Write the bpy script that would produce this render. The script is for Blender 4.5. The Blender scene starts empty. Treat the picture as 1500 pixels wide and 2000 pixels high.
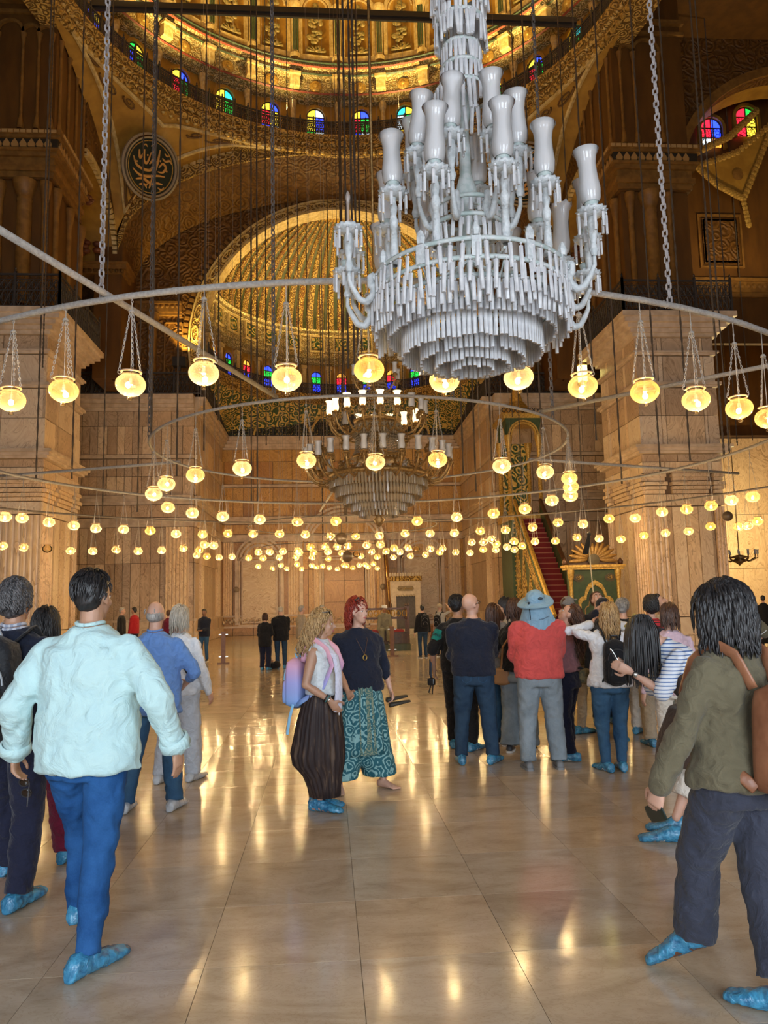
import bpy, bmesh, math, random
import numpy as np
from mathutils import Vector, Matrix, Quaternion, noise as mnoise
S = bpy.context.scene
COL = S.collection
R = math.radians
PI = math.pi
rng = random.Random(7)

# ---------------------------------------------------------------- camera
def make_camera():
    yaw, pitch, roll = R(4.3), R(6.80), R(-1.25)
    F = Vector((math.sin(yaw)*math.cos(pitch), math.cos(yaw)*math.cos(pitch), math.sin(pitch)))
    R0 = Vector((math.cos(yaw), -math.sin(yaw), 0)); U0 = R0.cross(F)
    c, s = math.cos(roll), math.sin(roll)
    rt = R0*c + U0*s; up = U0*c - R0*s
    cam = bpy.data.cameras.new('camera'); o = bpy.data.objects.new('camera', cam); COL.objects.link(o)
    m = Matrix((rt, up, -F)).transposed().to_4x4(); m.translation = (0, 0, 1.6)
    o.matrix_world = m
    cam.sensor_fit = 'VERTICAL'; cam.sensor_height = 36; cam.lens = 1500/2000*36
    cam.clip_start = 0.05; cam.clip_end = 300
    S.camera = o
make_camera()

# ---------------------------------------------------------------- world, daylight, exposure
w = bpy.data.worlds.new('world'); S.world = w; w.use_nodes = True
w.node_tree.nodes['Background'].inputs[0].default_value = (0.62, 0.78, 1.0, 1)
w.node_tree.nodes['Background'].inputs[1].default_value = 1.0
vs = S.view_settings
vs.view_transform = 'Standard'; vs.look = 'None'; vs.gamma = 1; vs.use_curve_mapping = False
vs.exposure = 0.45
S.cycles.max_bounces = 6; S.cycles.diffuse_bounces = 3; S.cycles.glossy_bounces = 3; S.cycles.transmission_bounces = 2; S.cycles.transparent_max_bounces = 12
S.cycles.use_adaptive_sampling = True; S.cycles.adaptive_threshold = 0.18; S.cycles.light_sampling_threshold = 0.04
S.cycles.caustics_reflective = False; S.cycles.caustics_refractive = False
S.cycles.sample_clamp_indirect = 3.0
S.cycles.use_light_tree = True

def light(name, typ, loc, energy, color, size=None, size_y=None, to=None, spot=None, blend=.6):
    l = bpy.data.lights.new(name, typ); o = bpy.data.objects.new(name, l); COL.objects.link(o)
    o.location = loc; l.energy = energy; l.color = color
    if typ == 'AREA':
        l.shape = 'RECTANGLE'; l.size = size; l.size_y = size_y or size
    elif size is not None: l.shadow_soft_size = size
    if typ == 'SPOT': l.spot_size = R(spot or 90); l.spot_blend = blend
    if to is not None:
        o.rotation_euler = (Vector(to)-Vector(loc)).to_track_quat('-Z', 'Y').to_euler()
    return o
DAY = (0.80, 0.90, 1.0)
# daylight entering by the open courtyard door and the two tall windows of the entrance wall behind the viewer
light('daylight_door', 'AREA', (0.6, -6.6, 3.2), 700, DAY, 4.6, 6.0, to=(0.6, 10, 2.9))
light('daylight_window', 'AREA', (-7.5, -6.6, 4.5), 420, DAY, 3.0, 6.0, to=(-4.5, 10, 3.4))
light('daylight_window', 'AREA', (8.7, -6.6, 4.5), 420, DAY, 3.0, 6.0, to=(6, 10, 3.4))

# ---------------------------------------------------------------- node material helpers
MATS = {}
def new_mat(name):
    m = bpy.data.materials.new(name); m.use_nodes = True
    n = m.node_tree.nodes; l = m.node_tree.links
    b = n['Principled BSDF']
    MATS[name] = m
    return m, n, l, b
def ramp(n, stops, interp='LINEAR'):
    r = n.new('ShaderNodeValToRGB'); cr = r.color_ramp; cr.interpolation = interp
    while len(cr.elements) < len(stops): cr.elements.new(0.5)
    for e, (p, c) in zip(cr.elements, stops):
        e.position = p; e.color = (*c, 1) if len(c) == 3 else c
    return r
def math_node(n, l, op, a, b=None, c=None):
    q = n.new('ShaderNodeMath'); q.operation = op
    for i, v in enumerate((a, b, c)):
        if v is None: continue
        if isinstance(v, (int, float)): q.inputs[i].default_value = v
        else: l.new(v, q.inputs[i])
    return q.outputs[0]
def vec_node(n, l, op, a, b=None):
    q = n.new('ShaderNodeVectorMath'); q.operation = op
    for i, v in enumerate((a, b)):
        if v is None: continue
        if isinstance(v, (tuple, list)): q.inputs[i].default_value = v
        elif isinstance(v, (int, float)): q.inputs['Scale'].default_value = v
        else: l.new(v, q.inputs[i])
    return q.outputs[0]
def noise_tex(n, l, vec, scale, detail=4, rough=.55, dist=0):
    t = n.new('ShaderNodeTexNoise'); t.inputs['Scale'].default_value = scale
    t.inputs['Detail'].default_value = detail; t.inputs['Roughness'].default_value = rough
    t.inputs['Distortion'].default_value = dist
    if vec is not None: l.new(vec, t.inputs['Vector'])
    return t
def bump(n, l, b, h, strength=.4, dist=.02):
    q = n.new('ShaderNodeBump'); q.inputs['Strength'].default_value = strength
    q.inputs['Distance'].default_value = dist
    l.new(h, q.inputs['Height']); l.new(q.outputs[0], b.inputs['Normal'])
    return q
def mixc(n, l, fac, a, b, mode='MIX'):
    q = n.new('ShaderNodeMix'); q.data_type = 'RGBA'; q.blend_type = mode
    for v, i in ((fac, 0), (a, 6), (b, 7)):
        if isinstance(v, (int, float)): q.inputs[i].default_value = v
        elif isinstance(v, tuple): q.inputs[i].default_value = (*v, 1) if len(v) == 3 else v
        else: l.new(v, q.inputs[i])
    return q.outputs[2]

def plain(name, col, rough=.5, metal=0., bscale=None, bstr=.3, bdist=.01, col2=None, vscale=8, coat=0, spec=None, coords='Object', stretch=None, sheen=0):
    """principled, optional second colour by noise and a fine bump"""
    if name in MATS: return MATS[name]
    m, n, l, b = new_mat(name)
    b.inputs['Base Color'].default_value = (*col, 1); b.inputs['Roughness'].default_value = rough
    b.inputs['Metallic'].default_value = metal
    if coat: b.inputs['Coat Weight'].default_value = coat
    if spec is not None: b.inputs['Specular IOR Level'].default_value = spec
    if sheen: b.inputs['Sheen Weight'].default_value = sheen
    if bscale or col2:
        tc = n.new('ShaderNodeTexCoord'); v = tc.outputs[coords]
        if stretch:
            mp = n.new('ShaderNodeMapping'); mp.inputs['Scale'].default_value = stretch
            l.new(v, mp.inputs[0]); v = mp.outputs[0]
        if col2:
            t = noise_tex(n, l, v, vscale, 2)
            r = ramp(n, [(.38, col), (.62, col2)]); l.new(t.outputs[0], r.inputs[0]); l.new(r.outputs[0], b.inputs['Base Color'])
        if bscale:
            t2 = noise_tex(n, l, v, bscale, 1); bump(n, l, b, t2.outputs[0], bstr, bdist)
    return m

def emit(name, col, strength):
    if name in MATS: return MATS[name]
    m, n, l, b = new_mat(name)
    b.inputs['Base Color'].default_value = (*[c*.5 for c in col], 1)
    b.inputs['Emission Color'].default_value = (*col, 1); b.inputs['Emission Strength'].default_value = strength
    return m

def pos_random(n, l, amount=31.0):
    g = n.new('ShaderNodeNewGeometry'); oi = n.new('ShaderNodeObjectInfo')
    k = math_node(n, l, 'MULTIPLY', oi.outputs['Random'], amount)
    cb = n.new('ShaderNodeCombineXYZ'); l.new(k, cb.inputs[0]); l.new(k, cb.inputs[1]); l.new(k, cb.inputs[2])
    return vec_node(n, l, 'ADD', g.outputs['Position'], cb.outputs[0]), oi.outputs['Random']

def alabaster(name, light_c, mid_c, vein_c, scale=.55, rough=.32, stretch=(1, 1, .55)):
    """banded, veined alabaster; every slab gets its own piece of the pattern"""
    m, n, l, b = new_mat(name)
    p, rnd = pos_random(n, l)
    mp = n.new('ShaderNodeMapping'); mp.inputs['Scale'].default_value = stretch; l.new(p, mp.inputs[0])
    base = noise_tex(n, l, mp.outputs[0], scale, 3, .6, 1.2)
    k = math_node(n, l, 'MULTIPLY', base.outputs[0], 9.0)
    k = math_node(n, l, 'FRACT', k)
    r1 = ramp(n, [(0, light_c), (.30, mid_c), (.62, light_c), (.86, mid_c), (1, vein_c)]); l.new(k, r1.inputs[0])
    blot = noise_tex(n, l, p, scale*1.7, 3, .65)
    r2 = ramp(n, [(.3, mid_c), (.65, light_c)]); l.new(blot.outputs[0], r2.inputs[0])
    c1 = mixc(n, l, .32, r1.outputs[0], r2.outputs[0])
    hv = ramp(n, [(0, (.86, .79, .72)), (.5, (1, 1, 1)), (1, (1.12, 1.02, .88))]); l.new(rnd, hv.inputs[0])
    c2 = mixc(n, l, .8, c1, hv.outputs[0], 'MULTIPLY')
    l.new(c2, b.inputs['Base Color'])
    b.inputs['Roughness'].default_value = rough
    fine = noise_tex(n, l, p, 18, 2, .7)
    bump(n, l, b, fine.outputs[0], .3, .02)
    return m

def arabesque(name, ground, relief, scale=2.2, freq=22., rough=.5, metal=.0, bstr=.8, thr=(.42, .58), coords='pos', extra=None):
    """scrolling painted plaster relief: warped voronoi rings, raised where the ornament is"""
    m, n, l, b = new_mat(name)
    if coords == 'pos': v = n.new('ShaderNodeNewGeometry').outputs['Position']
    else: v = n.new('ShaderNodeTexCoord').outputs['Object']
    wn = noise_tex(n, l, v, scale*1.3, 1)
    off = vec_node(n, l, 'SCALE', wn.outputs['Color'], .55/scale)
    vv = vec_node(n, l, 'ADD', v, off)
    vo = n.new('ShaderNodeTexVoronoi'); vo.feature = 'F1'; vo.inputs['Scale'].default_value = scale
    l.new(vv, vo.inputs['Vector'])
    s = math_node(n, l, 'SINE', math_node(n, l, 'MULTIPLY', vo.outputs['Distance'], freq))
    s = math_node(n, l, 'MULTIPLY_ADD', s, .5, .5)
    nn = noise_tex(n, l, v, scale*4.5, 2, .6)
    s2 = math_node(n, l, 'MULTIPLY_ADD', nn.outputs[0], .9, math_node(n, l, 'MULTIPLY_ADD', s, .6, -.28))
    st = [(thr[0], ground), (thr[1], relief)]
    r = ramp(n, st); l.new(s2, r.inputs[0])
    c = r.outputs[0]
    if extra:
        n3 = noise_tex(n, l, v, scale*2.1, 2); r3 = ramp(n, [(.52, (0, 0, 0)), (.6, (1, 1, 1))]); l.new(n3.outputs[0], r3.inputs[0])
        c = mixc(n, l, math_node(n, l, 'MULTIPLY', r3.outputs[0], .65), c, extra)
    l.new(c, b.inputs['Base Color'])
    b.inputs['Roughness'].default_value = rough; b.inputs['Metallic'].default_value = metal
    bump(n, l, b, s2, bstr, .06)
    return m

# ---------------------------------------------------------------- mesh builder
class MB:
    def __init__(s): s.v = []; s.f = []
    def add(s, vs_, fs):
        o = len(s.v); s.v += [tuple(p) for p in vs_]; s.f += [tuple(i+o for i in q) for q in fs]
        return s
    def box(s, x0, x1, y0, y1, z0, z1):
        return s.add([(x0, y0, z0), (x1, y0, z0), (x1, y1, z0), (x0, y1, z0), (x0, y0, z1), (x1, y0, z1), (x1, y1, z1), (x0, y1, z1)],
              [(0, 3, 2, 1), (4, 5, 6, 7), (0, 1, 5, 4), (1, 2, 6, 5), (2, 3, 7, 6), (3, 0, 4, 7)])
    def tube(s, pts, rad, seg=8, cap=True, closed=False, flat=1.0):
        pts = [Vector(p) for p in pts]; n = len(pts)
        if isinstance(rad, (int, float)): rad = [rad]*n
        rings = []; prev = None
        for i, p in enumerate(pts):
            if closed: t = pts[(i+1) % n]-pts[i-1]
            else: t = pts[min(i+1, n-1)]-pts[max(i-1, 0)]
            if t.length < 1e-9: t = Vector((0, 0, 1))
            t.normalize()
            if prev is None:
                a = Vector((0, 0, 1)) if abs(t.z) < .9 else Vector((1, 0, 0))
                u = t.cross(a).normalized()
            else:
                u = (prev - t*prev.dot(t))
                u = u.normalized() if u.length > 1e-6 else t.orthogonal().normalized()
            prev = u; w_ = t.cross(u)
            rings.append([p+(u*math.cos(2*PI*k/seg)+w_*math.sin(2*PI*k/seg)*flat)*rad[i] for k in range(seg)])
        vs_ = [q for r_ in rings for q in r_]; fs = []
        for i in range(n if closed else n-1):
            j = (i+1) % n
            for k in range(seg): fs.append((i*seg+k, i*seg+(k+1) % seg, j*seg+(k+1) % seg, j*seg+k))
        if cap and not closed:
            fs.append(tuple(range(seg-1, -1, -1))); fs.append(tuple((n-1)*seg+k for k in range(seg)))
        return s.add(vs_, fs)
    def lathe(s, prof, seg=24, c=(0, 0, 0), a0=0, a1=2*PI, mod=None):
        full = abs(a1-a0-2*PI) < 1e-6
        na = seg if full else seg+1
        vs_ = []; fs = []
        for j in range(na):
            a = a0+(a1-a0)*j/seg
            for i, (r_, z) in enumerate(prof):
                k = mod(a, i) if mod else 1
                vs_.append((c[0]+r_*k*math.cos(a), c[1]+r_*k*math.sin(a), c[2]+z))
        m_ = len(prof)
        for j in range(seg):
            j2 = (j+1) % na
            for i in range(m_-1):
                fs.append((j*m_+i, j2*m_+i, j2*m_+i+1, j*m_+i+1))
        return s.add(vs_, fs)
    def sphere(s, c, r_, seg=12, rings=8):
        if isinstance(r_, (int, float)): r_ = (r_, r_, r_)
        vs_ = [(c[0], c[1], c[2]-r_[2])]; fs = []
        for i in range(1, rings):
            t = PI*i/rings
            for k in range(seg):
                a = 2*PI*k/seg
                vs_.append((c[0]+r_[0]*math.sin(t)*math.cos(a), c[1]+r_[1]*math.sin(t)*math.sin(a), c[2]-r_[2]*math.cos(t)))
        vs_.append((c[0], c[1], c[2]+r_[2])); last = len(vs_)-1
        for k in range(seg):
            k2 = (k+1) % seg
            fs.append((0, 1+k2, 1+k)); fs.append((last, last-seg+k, last-seg+k2))
            for i in range(rings-2): fs.append((1+i*seg+k, 1+i*seg+k2, 1+(i+1)*seg+k2, 1+(i+1)*seg+k))
        return s.add(vs_, fs)
    def prism(s, poly, z0, z1, m=None):
        """polygon (x,y) extruded z0..z1, m maps local point to world"""
        n = len(poly)
        vs_ = [Vector((x, y, z0)) for x, y in poly]+[Vector((x, y, z1)) for x, y in poly]
        if m is not None: vs_ = [m @ p for p in vs_]
        fs = [tuple(range(n-1, -1, -1)), tuple(range(n, 2*n))]+[(i, (i+1) % n, n+(i+1) % n, n+i) for i in range(n)]
        return s.add(vs_, fs)
    def band(s, inner, outer, d, m=None):
        """strip between two equally long polylines (x,y), extruded by d along z"""
        n = len(inner)
        vs_ = [Vector((x, y, 0)) for x, y in inner]+[Vector((x, y, 0)) for x, y in outer]+[Vector((x, y, d)) for x, y in inner]+[Vector((x, y, d)) for x, y in outer]
        if m is not None: vs_ = [m @ p for p in vs_]
        fs = []
        for i in range(n-1):
            fs += [(i, i+1, n+i+1, n+i), (2*n+i, 3*n+i, 3*n+i+1, 2*n+i+1), (i, 2*n+i, 2*n+i+1, i+1), (n+i, n+i+1, 3*n+i+1, 3*n+i)]
        fs += [(0, n, 3*n, 2*n), (n-1, 3*n-1, 4*n-1, 2*n-1)]
        return s.add(vs_, fs)
    def grid(s, fn, nu, nv):
        vs_ = [fn(i/nu, j/nv) for j in range(nv+1) for i in range(nu+1)]
        fs = [(j*(nu+1)+i, j*(nu+1)+i+1, (j+1)*(nu+1)+i+1, (j+1)*(nu+1)+i) for j in range(nv) for i in range(nu)]
        return s.add(vs_, fs)
    def xform(s, m):
        s.v = [tuple(m @ Vector(p)) for p in s.v]; return s
    def mesh(s, name, mat=None, smooth=False):
        me = bpy.data.meshes.new(name); me.from_pydata(s.v, [], s.f)
        if mat is not None: me.materials.append(mat)
        if smooth: me.shade_smooth()
        if smooth == 'auto':
            pass
        me.update(); return me
    def build(s, name, mat, parent=None, smooth=False, loc=None):
        return place(s.mesh(name, mat, smooth), name, parent, loc)

def place(me, name, parent=None, loc=None, rot=None, scale=None):
    o = bpy.data.objects.new(name, me); COL.objects.link(o)
    if parent is not None: o.parent = parent
    if loc is not None: o.location = loc
    if rot is not None: o.rotation_euler = rot
    if scale is not None: o.scale = scale
    return o
def tag(o, label=None, cat=None, group=None, kind=None):
    if label: o['label'] = label
    if cat: o['category'] = cat
    if group: o['group'] = group
    if kind: o['kind'] = kind
    return o
def empty(name, loc=(0, 0, 0), rz=0, label=None, cat=None, group=None, kind=None):
    o = bpy.data.objects.new(name, None); COL.objects.link(o); o.location = loc; o.rotation_euler = (0, 0, rz)
    o.empty_display_size = .1
    return tag(o, label, cat, group, kind)
UNIT = None
def unit_box(mat):
    key = 'unit_'+mat.name
    if key not in bpy.data.meshes:
        me = MB().box(0, 1, 0, 1, 0, 1).mesh(key, mat)
    return bpy.data.meshes[key]
def piece(name, mat, parent, x0, x1, y0, y1, z0, z1):
    return place(unit_box(mat), name, parent, (x0, y0, z0), None, (x1-x0, y1-y0, z1-z0))
def arc(cx, cz, r_, a0, a1, n):
    return [(cx+r_*math.cos(a0+(a1-a0)*i/n), cz+r_*math.sin(a0+(a1-a0)*i/n)) for i in range(n+1)]
def XZ(y):  # maps local (x,y,z)->(x, y0 - z, y): polygon drawn in x/z, extruded towards -Y
    return Matrix(((1, 0, 0, 0), (0, 0, -1, y), (0, 1, 0, 0), (0, 0, 0, 1)))
def YZ(x, sgn=1):  # polygon drawn in y/z, extruded along sgn*X
    return Matrix(((0, 0, sgn, x), (1, 0, 0, 0), (0, 1, 0, 0), (0, 0, 0, 1)))
# ================================================================= materials of the building
ALAB = alabaster('alabaster', (.86, .69, .49), (.68, .49, .31), (.34, .20, .10), scale=.75)
ALABL = alabaster('alabaster_pale', (.88, .74, .56), (.76, .58, .40), (.44, .28, .16), scale=.95)
ALABD = alabaster('alabaster_brown', (.66, .50, .35), (.48, .34, .22), (.21, .125, .07), scale=1.0)
AMBER = alabaster('alabaster_amber', (.55, .31, .10), (.42, .21, .06), (.25, .12, .03), scale=.9)
ALABG = alabaster('alabaster_golden', (.72, .45, .14), (.52, .28, .065), (.24, .11, .02), scale=.9)
BOOK = alabaster('alabaster_book_matched', (.86, .74, .52), (.66, .47, .26), (.30, .15, .05), scale=.8, stretch=(.6, 1, 1.5))
MOULD = plain('alabaster_moulding', (.72, .57, .42), .38, col2=(.56, .42, .29), vscale=3, bscale=30, bstr=.15)
JOINT = plain('joint_mortar', (.15, .09, .05), .8)
BROWN = plain('brown_painted_plaster', (.145, .058, .006), .62, col2=(.105, .041, .004), vscale=2.5, bscale=24, bstr=.15, stretch=(1, 1, .3))
BROWNL = plain('brown_trim_paint', (.27, .13, .026), .55, col2=(.19, .088, .017), vscale=4, bscale=40, bstr=.2)
RELIEF = arabesque('brown_scroll_relief', (.115, .046, .005), (.175, .074, .009), 1.7, 24, .6, bstr=1.0, thr=(.3, .7))
GOLDR = arabesque('gold_scroll_relief', (.20, .105, .022), (.66, .43, .12), 3.0, 22, .42, .15)
GREENR = arabesque('green_gold_scroll_relief', (.05, .095, .035), (.74, .50, .13), 2.3, 20, .42, .1, thr=(.46, .56))
SHELLR = arabesque('shell_rib_paint', (.20, .10, .025), (.72, .48, .12), 5.0, 20, .4, .15, extra=(.26, .04, .015))
CREAMR = arabesque('cream_gold_relief', (.34, .21, .055), (.80, .64, .32), 3.8, 22, .45, .05, extra=(.22, .20, .08))
OCHRE = plain('ochre_paint', (.44, .235, .032), .55, col2=(.34, .17, .022), vscale=2, bscale=20, bstr=.15)
CREAM = plain('cream_gilt_trim', (.74, .57, .27), .42, .05, col2=(.56, .38, .13), vscale=6, bscale=26, bstr=.4)
GOLD = plain('old_gilding', (.72, .47, .12), .34, .45, col2=(.45, .26, .055), vscale=14, bscale=45, bstr=.5)
GREEN = plain('dark_green_paint', (.035, .062, .026), .42, col2=(.05, .085, .035), vscale=6, bscale=30, bstr=.12)
REDP = plain('brick_red_paint', (.33, .055, .025), .5)
IRON = plain('dark_iron', (.055, .048, .045), .55, .3, bscale=40, bstr=.3)
IRONB = plain('black_beam_iron', (.03, .026, .024), .6)
WOODD = plain('dark_carved_wood', (.10, .042, .02), .4, col2=(.06, .024, .012), vscale=10, bscale=30, bstr=.3)
SLATE = plain('grey_door_wood', (.12, .10, .085), .5, col2=(.09, .075, .06), vscale=8)

def floor_material():
    m, n, l, b = new_mat('polished_floor_marble')
    g = n.new('ShaderNodeNewGeometry'); p = g.outputs['Position']
    sc_ = vec_node(n, l, 'SCALE', vec_node(n, l, 'ADD', p, (.573, -3.696, 0)), 1/.70)
    fl = vec_node(n, l, 'FLOOR', sc_)
    wn = n.new('ShaderNodeTexWhiteNoise'); wn.noise_dimensions = '2D'; l.new(fl, wn.inputs['Vector'])
    off = vec_node(n, l, 'SCALE', wn.outputs['Color'], 9.0)
    v = vec_node(n, l, 'ADD', p, off)
    mp = n.new('ShaderNodeMapping'); mp.inputs['Scale'].default_value = (1, 2.2, 1); mp.inputs['Rotation'].default_value = (0, 0, .5)
    l.new(v, mp.inputs[0])
    a = noise_tex(n, l, mp.outputs[0], 1.5, 4, .62, 1.5)
    r = ramp(n, [(.28, (.40, .31, .215)), (.5, (.51, .415, .305)), (.75, (.58, .485, .375))]); l.new(a.outputs[0], r.inputs[0])
    t = ramp(n, [(0, (.86, .84, .82)), (.6, (1, 1, 1)), (1, (1.06, 1.0, .92))]); l.new(wn.outputs['Value'], t.inputs[0])
    c = mixc(n, l, 1, r.outputs[0], t.outputs[0], 'MULTIPLY')
    vn = noise_tex(n, l, mp.outputs[0], 5.5, 3, .7, 2.5)
    rv = ramp(n, [(.47, (1, 1, 1)), (.5, (.72, .66, .58)), (.53, (1, 1, 1))]); l.new(vn.outputs[0], rv.inputs[0])
    c = mixc(n, l, .45, c, rv.outputs[0], 'MULTIPLY')
    l.new(c, b.inputs['Base Color'])
    d = noise_tex(n, l, p, 3.2, 3, .65)
    rr = ramp(n, [(.3, (.10, .10, .10)), (.75, (.18, .18, .18))]); l.new(d.outputs[0], rr.inputs[0]); l.new(rr.outputs[0], b.inputs['Roughness'])
    b.inputs['Specular IOR Level'].default_value = .5
    bn = noise_tex(n, l, p, 1.3, 1, .5)
    bump(n, l, b, bn.outputs[0], .05, .02)
    return m
FLOORM = floor_material()

# ================================================================= floor
T = .70; FX0, FY0 = -.573, 3.696
floor = MB().box(-21, 28.6, -7, 44.6, -.2, -.012).build('floor', plain('floor_grout', (.26, .18, .11), .6))
tag(floor, 'polished beige marble floor of large square slabs with warm lamp reflections', 'floor', kind='structure')
tile_me = MB().box(.0012, T-.0012, .0012, T-.0012, -.03, 0).mesh('floor_tile', FLOORM)
cells = []
for i in range(-29, 42):
    for j in range(-15, 58):
        x, y = FX0+i*T, FY0+j*T
        if not (-21 < x < 28 and -7 < y < 44): continue
        ahead = (y > 2.2) and abs(x+T/2-.075*y) < .52*y+.9
        cells.append((0 if ahead else 1, math.hypot(x, y), x, y))
cells.sort()
rest = MB()
for k, (a_, d_, x, y) in enumerate(cells):
    if k < 290: place(tile_me, 'floor_tile', floor, (x, y, 0))
    else: rest.add([(x+.0012, y+.0012, 0), (x+T-.0012, y+.0012, 0), (x+T-.0012, y+T-.0012, 0), (x+.0012, y+T-.0012, 0)], [(0, 1, 2, 3)])
tag(rest.build('far_floor_tiles', FLOORM, floor), kind='stuff')

# ================================================================= generic wall pieces
def slab_face(parent, axis, pos, sgn, u0, u1, rows, mats, seed=0):
    """rows: (z0,z1,[fractions],proud,mat index); each slab a box of its own standing proud of the backing.
    axis 'y': face in plane y=pos looking to sgn*y, u is x;  axis 'x': plane x=pos, u is y"""
    rr = random.Random(seed)
    for z0, z1, cuts, proud, mi in rows:
        us = [u0+(u1-u0)*c for c in cuts]
        for a, b_ in zip(us[:-1], us[1:]):
            g = .011; pr = proud*(.85+.3*rr.random())
            lo, hi = sorted((pos, pos+sgn*pr))
            m_ = mats[mi] if isinstance(mi, int) else mats[rr.choice(mi)]
            if axis == 'y': piece('marble_slab', m_, parent, a+g, b_-g, lo, hi, z0+g, z1-g)
            else: piece('marble_slab', m_, parent, lo, hi, a+g, b_-g, z0+g, z1-g)
def fluted(parent, axis, pos, sgn, u0, u1, z0, z1, n, mat, depth=.09):
    """pilaster shaft with round flutes cut into a flat face"""
    pr = []
    w_ = (u1-u0)/n
    for i in range(n):
        a = u0+i*w_
        pr += [(a, depth), (a+w_*.16, depth)]+[(a+w_*(.5-.34*math.cos(PI*k/4)), depth-w_*.30*math.sin(PI*k/4)) for k in range(1, 4)]+[(a+w_*.84, depth)]
    pr += [(u1, depth), (u1, 0), (u0, 0)]
    mb = MB()
    if axis == 'y': pts = [(u, pos+sgn*d) for u, d in pr]
    else: pts = [(pos+sgn*d, u) for u, d in pr]
    mb.prism(pts, z0, z1)
    return mb.build('fluted_pilaster', mat, parent)

def steps(mb, x0, x1, y0, y1, prof):
    for o, z0, z1 in prof: mb.box(x0-o, x1+o, y0-o, y1+o, z0, z1)
    return mb

PIER_ROWS_Z = (0, .35, .95)
def marble_pier(name, x0, x1, y0, y1, inner, label, seed):
    """square pier clad in alabaster up to the gallery; inner = +1/-1: side facing the nave"""
    root = empty(name, (0, 0, 0), 0, label, 'pier', kind='structure')
    MB().box(x0+.1, x1-.1, y0+.1, y1-.1, 0, 11.1).build('pier_core', JOINT, root)
    xi = x1 if inner > 0 else x0
    fr = [0, .28, .34, .82, .86, 1] if inner < 0 else [0, .14, .18, .62, .70, 1]
    fr2 = [0, .3, .36, .78, .84, 1]
    rows = lambda c: [(0, .35, [0, .5, 1], .16, 1), (.35, .95, c, .12, 1), (4.65, 5.05, c, .06, (0, 1)), (5.75, 6.15, c, .10, (0, 1)), (6.15, 6.42, [0, .45, 1], .07, 2),
                      (6.72, 7.75, c, .08, (0, 1, 2)), (7.75, 8.72, c, .08, (0, 1, 2)), (8.92, 9.85, c, .06, (0, 1, 2)), (10.02, 10.5, c, .06, (0, 2))]
    mats = (ALAB, ALABL, ALABD)
    for ax, pos, sg, u0, u1, c in (('y', y0+.1, -1, x0, x1, fr), ('x', xi-.1*inner, inner, y0, y1, fr2)):
        slab_face(root, ax, pos, sg, u0, u1, rows(c), mats, seed)
        # lower order: fluted pilasters, sunk slabs between
        us = [u0+(u1-u0)*q for q in c]
        for k, (a, b_) in enumerate(zip(us[:-1], us[1:])):
            if k in (0, 4): fluted(root, ax, pos, sg, a+.03, b_-.03, .97, 4.62, max(3, round((b_-a)/.2)), ALAB)
            elif k == 2:
                n_ = 3
                for q in range(n_):
                    ua, ub = a+(b_-a)*q/n_, a+(b_-a)*(q+1)/n_
                    lo, hi = sorted((pos, pos+sg*(.05+.02*q % 2)))
                    m_ = (ALABL, ALAB, ALABL)[q]
                    if ax == 'y': piece('marble_slab', m_, root, ua+.012, ub-.012, lo, hi, .97, 4.62)
                    else: piece('marble_slab', m_, root, lo, hi, ua+.012, ub-.012, .97, 4.62)
            else:
                lo, hi = sorted((pos, pos+sg*.03))  # darker brown alabaster paints in the shade between the pilasters
                if ax == 'y': piece('marble_slab', ALABD, root, a+.01, b_-.01, lo, hi, .97, 4.62)
                else: piece('marble_slab', ALABD, root, lo, hi, a+.01, b_-.01, .97, 4.62)
            # pilaster capitals with curled leaves
            if k in (0, 2, 4):
                cb = MB()
                for q, (zz, dd) in enumerate(((5.07, .10), (5.20, .16), (5.34, .22), (5.5, .14), (5.62, .20))):
                    lo, hi = sorted((pos, pos+sg*dd)); e = .0+.03*(q % 3)
                    if ax == 'y': cb.box(a+.05-e, b_-.05+e, lo, hi, zz, zz+.115)
                    else: cb.box(lo, hi, a+.05-e, b_-.05+e, zz, zz+.115)
                cb.build('pilaster_capital', ALAB, root)
    mo = MB()
    steps(mo, x0, x1, y0, y1, [(.14, 6.42, 6.5), (.22, 6.5, 6.6), (.30, 6.6, 6.70), (.05, 8.74, 8.80), (.13, 8.80, 8.9), (.05, 9.87, 9.93), (.12, 9.93, 10.0),
                              (.10, 10.5, 10.62), (.2, 10.62, 10.76), (.34, 10.76, 10.9), (.50, 10.9, 11.06), (.60, 11.06, 11.24)])
    mo.build('cornice_moulding', MOULD, root)
    return root
pier_r = marble_pier('wall_right_pier', 10.62, 13.42, 24.8, 28.3, -1, 'tall square pier clad in pale alabaster to the right, carrying an iron gallery', 1)
pier_l = marble_pier('wall_left_pier', -13.6, -8.95, 24.8, 28.3, 1, 'tall alabaster-clad pier at the left edge with fluted pilasters', 2)

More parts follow.
